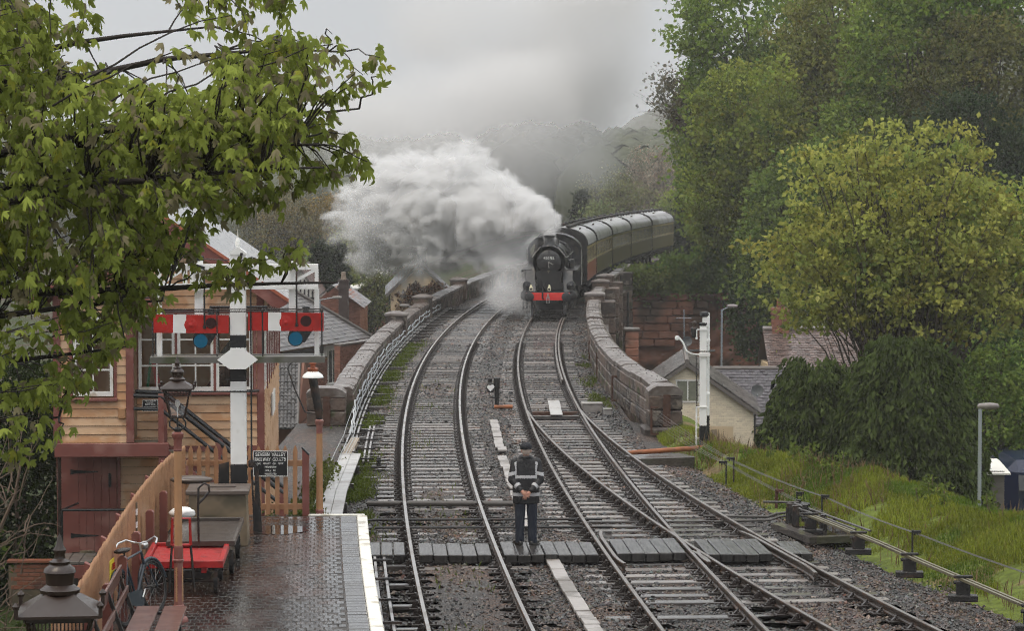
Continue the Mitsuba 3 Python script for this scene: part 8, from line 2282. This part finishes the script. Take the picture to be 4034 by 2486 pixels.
n = 2600
P = np.stack([r.uniform(-5.3, -4.2, n), r.uniform(74.2, 75.6, n), r.uniform(-1.9, -0.4, n)], 1)
P = P[meshkit.fbm(P * [1.5, .4, 1.5], 3) > 0.5]
leaves_on('pier_ivy', P, 0.10, (0.075, 0.11, 0.022), 'ivy growing below the left end pier', seed=4)
n = 1800
yb = r.uniform(53, 62, n)
P = np.stack([-4.12 + 0.14 * r.normal(size=n), yb, -0.1 + 0.14 * np.abs(r.normal(size=n))], 1)
P = P[meshkit.fbm(P * [1, .5, 0], 3) > 0.46]
leaves_on('creeper', P, 0.09, (0.10, 0.115, 0.03), 'straggling creeper along the rod cover boards', seed=5)
n = 2500
P = np.stack([r.uniform(-4.9, -3.4, n), r.uniform(46.4, 51, n), -0.35 + 0.9 * r.uniform(0, 1, n) ** 2], 1)
leaves_on('brambles', P, 0.075, (0.075, 0.105, 0.022), 'brambles growing behind the picket fence', 'brambles', seed=6)

# thicket at the left edge below the sycamore
TKt = thing('bare_thicket', 'tangle of bare brown twigs with a few green leaves left of the signal box', 'thicket')
segs = []
for i in range(900):
    a = np.array([r.uniform(-10.4, -8.1), r.uniform(36, 46), r.uniform(-1.5, 1.6)])
    b = a + np.array([r.normal(0.15, 0.5), r.normal(0, 0.5), abs(r.normal(0.35, 0.5))])
    if b[0] > -7.4:
        continue
    segs.append((a, b, 0.014, 0.004, r.normal(0, 0.12)))
for i in range(9):
    x = r.uniform(-10.2, -8.6); yq = r.uniform(38, 46)
    segs.append((np.array([x, yq, -1.6]), np.array([x + r.normal(.2, .4), yq, r.uniform(1.2, 2.6)]), 0.05, 0.02, 0.1))
obj('twigs', limb_tubes(segs, 4), 'twig_brown', TKt, kind='stuff')
n = 14000
P = np.stack([r.uniform(-10.8, -7.9, n), r.uniform(36, 47, n), r.uniform(-1.5, 2.0, n)], 1)
P = P[(meshkit.fbm(P * [.9, .4, .9], 3) > 0.50) & (P[:, 0] < -8.0 - 0.25 * np.clip(P[:, 2], 0, 3))]
leaves_on('leaves', P, 0.085, (0.070, 0.105, 0.022), None, None, seed=7, parent=TKt)
n = 6000
P = np.stack([r.uniform(-8.9, -6.1, n), r.uniform(26, 34, n), 0], 1) if False else np.column_stack([r.uniform(-8.6, -6.0, n), r.uniform(28, 36, n), r.uniform(-1.4, 0.9, n)])
P = P[(P[:, 2] < 0.95 - 0.5 * np.abs(P[:, 0] + 7.6)) & (P[:, 0] < fence_x(P[:, 1]) - 0.6)]
k = thing('ivy_hedge', 'dark glossy ivy hedge at the bottom left beside the big lantern', 'hedge')
leaves_on('leaves', P, 0.10, (0.028, 0.050, 0.014), None, None, seed=8, parent=k)
obj('stems', limb_tubes([(np.array([x, y, -1.5]), np.array([x + .2, y + .2, 0.4]), 0.03, 0.01, 0.0) for x, y in zip(r.uniform(-8.2, -6.6, 14), r.uniform(28.5, 35.5, 14))], 4), 'twig_brown', k, kind='stuff')
k = thing('dark_hedge', 'dark laurel hedge behind the low brick wall at the left edge', 'hedge')
n = 22000
P = np.column_stack([r.uniform(-14, -8.5, n), r.uniform(50.6, 54, n), r.uniform(-1.5, 3.2, n)])
P = P[(P[:, 2] < 2.6 + 0.8 * meshkit.noise(P * [.9, .5, .2]))]
leaves_on('leaves', P, 0.13, (0.030, 0.045, 0.016), None, None, seed=9, parent=k)
obj('stems', limb_tubes([(np.array([x, y, -1.6]), np.array([x, y, 2.0]), 0.06, 0.02, 0.0) for x, y in zip(r.uniform(-13.5, -9, 12), r.uniform(51, 53.5, 12))], 5), 'twig_brown', k, kind='stuff')

# ------------------------------------------------------------------ the sycamore that overhangs from the left
def maple_leaf(r, fold):
    a = np.radians([-90, -48, -20, -2, 22, 50, 68, 90, 112, 130, 158, 182, 200, 228])
    q = np.array([0.10, 0.34, 0.46, 0.30, 0.55, 0.62, 0.38, 0.72, 0.38, 0.62, 0.55, 0.30, 0.46, 0.34])
    q = q * (1 + 0.06 * r.normal(size=len(q)))
    x, y = q * np.cos(a), q * np.sin(a)
    ctr = np.array([[0, 0.02, 0.0]])
    z = -fold * (np.abs(x) * 0.8 + np.clip(y, 0, 1) ** 2 * 0.9) - 0.12 * fold * (q > 0.5)
    rim = np.stack([x, y, z], 1)
    V = np.vstack([ctr, rim, [[0, -0.42, 0.10]]])
    n = len(a)
    F = [(0, 1 + i, 1 + (i + 1) % n) for i in range(n)]
    V = np.vstack([V, [[0.012, -0.42, 0.10], [0.012, -0.05, 0.0], [-0.012, -0.05, 0.0]]])
    F += [(n + 1, n + 2, n + 3), (n + 1, n + 3, n + 4)]
    return V, np.array(F)


r = np.random.default_rng(2024)
SY = thing('sycamore_tree', 'sycamore with large drooping spring leaves on dark branches overhanging from the left', 'tree')
OUT = np.array([(-5.14, 8.13), (-1.67, 8.13), (-1.68, 7.97), (-1.64, 7.8), (-1.83, 7.74), (-1.47, 7.77), (-1.38, 7.65), (-1.59, 7.62), (-1.51, 7.55), (-1.66, 7.47), (-1.51, 7.4), (-1.26, 7.44), (-1.02, 7.53), (-0.98, 7.45), (-1.04, 7.19), (-1.26, 7.23), (-1.23, 7.09), (-1.38, 7.01), (-1.37, 6.88), (-1.51, 6.91), (-1.68, 6.87), (-1.86, 6.81), (-1.59, 6.72), (-1.28, 6.77), (-1.18, 6.66), (-1.23, 6.57), (-1.39, 6.49), (-1.42, 6.39), (-1.72, 6.37), (-2.08, 6.23), (-2.35, 6.08), (-1.99, 6.11), (-1.68, 6.07), (-1.66, 5.97), (-1.79, 5.91), (-2.2, 5.9), (-2.6, 5.89), (-2.74, 5.81), (-2.58, 5.69), (-2.66, 5.65), (-2.86, 5.64), (-2.89, 5.38), (-3.02, 5.29), (-2.89, 5.22), (-3.07, 5.05), (-3.12, 5.09), (-3.4, 4.75), (-3.56, 4.4), (-3.83, 4.31), (-4.58, 4.28)])
POLY = SP_(OUT)
tips = []
while len(tips) < 1000:
    x, z = r.uniform(-4.9, -0.9), r.uniform(4.2, 8.3)
    edge = POLY.contains(Point(x, z)) and POLY.contains(Point(x + 0.05, z - 0.30)) and meshkit.noise(np.array([x * 1.5, z * 2.4, 3.0])) > 0.30 + 0.12 * (x > -2.4)
    if edge and not (z < 5.7 and r.uniform() < 0.62):
        tips.append((x, r.uniform(20.4, 24.5), z))
for (xa, za), (xb, zb), cn in (((-2.3, 7.0), (-1.0, 7.42), 16), ((-2.2, 6.3), (-1.19, 6.64), 13), ((-2.3, 7.5), (-1.38, 7.68), 12), ((-2.4, 5.75), (-1.72, 5.98), 9), ((-3.6, 5.35), (-2.86, 5.62), 8), ((-3.9, 4.95), (-3.1, 5.25), 8), ((-2.6, 7.85), (-1.62, 8.02), 12), ((-4.5, 4.2), (-3.55, 4.5), 8), ((-2.1, 6.8), (-1.4, 6.98), 8), ((-4.4, 4.7), (-3.5, 4.85), 7)):
    yq = r.uniform(21, 23)
    for t in np.linspace(0, 1, cn):
        tips.append((xa + (xb - xa) * t + r.normal(0, .03), yq + r.normal(0, .1), za + (zb - za) * t + r.normal(0, .05)))
tips = np.array(tips)
# limbs run from the trunk (outside the frame) up and to the right
L_ = []
trunk0 = np.array([-8.2, 23.0, 1.0])
for zx, za, ex, ez in ((5.6, 0.3, -1.05, 7.35), (5.4, 0.2, -1.2, 6.75), (6.0, 0.4, -1.3, 7.85), (5.0, 0.2, -1.2, 6.05), (4.8, 0.1, -2.7, 5.75), (4.3, 0.1, -3.0, 5.3), (6.6, 0.5, -1.8, 8.6), (5.2, 0.3, -1.5, 7.0), (3.9, 0.0, -3.5, 4.75), (5.9, 0.4, -2.4, 8.2)):
    y0 = r.uniform(21, 24)
    t = np.linspace(0, 1, 14)
    a, b = np.array([-7.6, 23, zx]), np.array([ex - 0.25, y0, ez - 0.1])
    P = a + (b - a) * t[:, None]
    P[:, 2] += za * np.sin(PI * t) - 0.12 * t ** 2 + np.cumsum(r.normal(0, 0.02, 14)); P[:, 1] += np.cumsum(r.normal(0, 0.05, 14))
    L_.append(P)
    obj('limb', tubem(P, np.linspace(0.075, 0.008, 14), 7), 'bark_dark', SY, smooth=True)
obj('trunk', tubem([(-8.3, 23.2, -1.8), (-8.0, 23, 2.5), (-7.6, 23, 6.0), (-7.4, 23, 9)], [0.32, 0.26, 0.18, 0.1], 12), 'bark_dark', SY, smooth=True)
LP_ = np.vstack(L_)
segs = []
LV, LC, LM = [], [], []
variants = [maple_leaf(r, fo_) for fo_ in (0.6, 0.9, 1.2, 1.5)]
allP, allR, allC, allV = [], [], [], []
for tp in tips:
    dl = LP_ - tp
    cost = np.linalg.norm(dl * [1, 0.6, 1.2], axis=1) + 2.0 * np.clip(dl[:, 0] + 0.15, 0, 9)
    a = LP_[np.argmin(cost)]
    if np.linalg.norm(a - tp) > 1.6:
        a = tp + np.array([-1.1, r.normal(0, .2), -0.45])
    segs.append((a, tp, 0.009, 0.004, 0.06))
    d = (tp - a) / (np.linalg.norm(tp - a) + 1e-6)
    m = r.integers(7, 13)
    for j in range(m):
        s = r.uniform(0, 0.34)
        p = tp - d * s * np.linalg.norm(tp - a) * 0.8 + r.normal(0, 0.055, 3)
        h = r.uniform(0, 2 * PI)
        outd = np.array([math.cos(h), math.sin(h), 0]) * 0.9 + d * 0.5 + np.array([0, 0, -r.uniform(0.15, 1.1)])
        outd /= np.linalg.norm(outd)
        up = np.array([0, 0, 1.0]) + 0.35 * r.normal(size=3)
        zv = up - outd * (up @ outd); zv /= np.linalg.norm(zv)
        xv = np.cross(outd, zv)
        size = r.uniform(0.062, 0.118)
        allP.append(p + outd * size * 0.45); allR.append(np.stack([xv, outd, zv], 1) * size); allV.append(r.integers(4))
        t_ = r.uniform()
        c = np.array([0.255, 0.305, 0.065]) * r.uniform(0.6, 1.35) if t_ < 0.80 else (np.array([0.27, 0.24, 0.14]) * r.uniform(.7, 1.2) if t_ < 0.95 else np.array([0.30, 0.31, 0.05]))
        allC.append(c)
allP, allR, allC, allV = np.array(allP), np.array(allR), np.array(allC), np.array(allV)
obj('twigs', limb_tubes(segs, 4), 'bark_dark', SY, kind='stuff')
size = np.linalg.norm(allR[:, :, 0], axis=1) / allP[:, 1] * (0.4 + (allR[:, 2, 2] > 0))
big = set(np.argsort(-size)[:290].tolist())
for i in sorted(big):
    v, f = variants[allV[i]]
    obj('leaf', (v @ allR[i].T + allP[i], f), 'leaf', SY, color=np.tile(np.clip(allC[i], 0.01, .5), (len(v), 1)), smooth=True)
rest = np.array([i for i in range(len(allP)) if i not in big])
VV = []
for q in range(4):
    s_ = rest[allV[rest] == q]
    VV.append(many(variants[q], allR[s_], allP[s_], np.clip(allC[s_], 0.01, .5)))
n0 = 0; vs, fs, cs = [], [], []
for v, f, c in VV:
    vs.append(v); fs.append(f + n0); cs.append(c); n0 += len(v)
obj('foliage', (np.vstack(vs), np.vstack(fs), np.vstack(cs)), 'leaf', SY, smooth=True, kind='stuff')
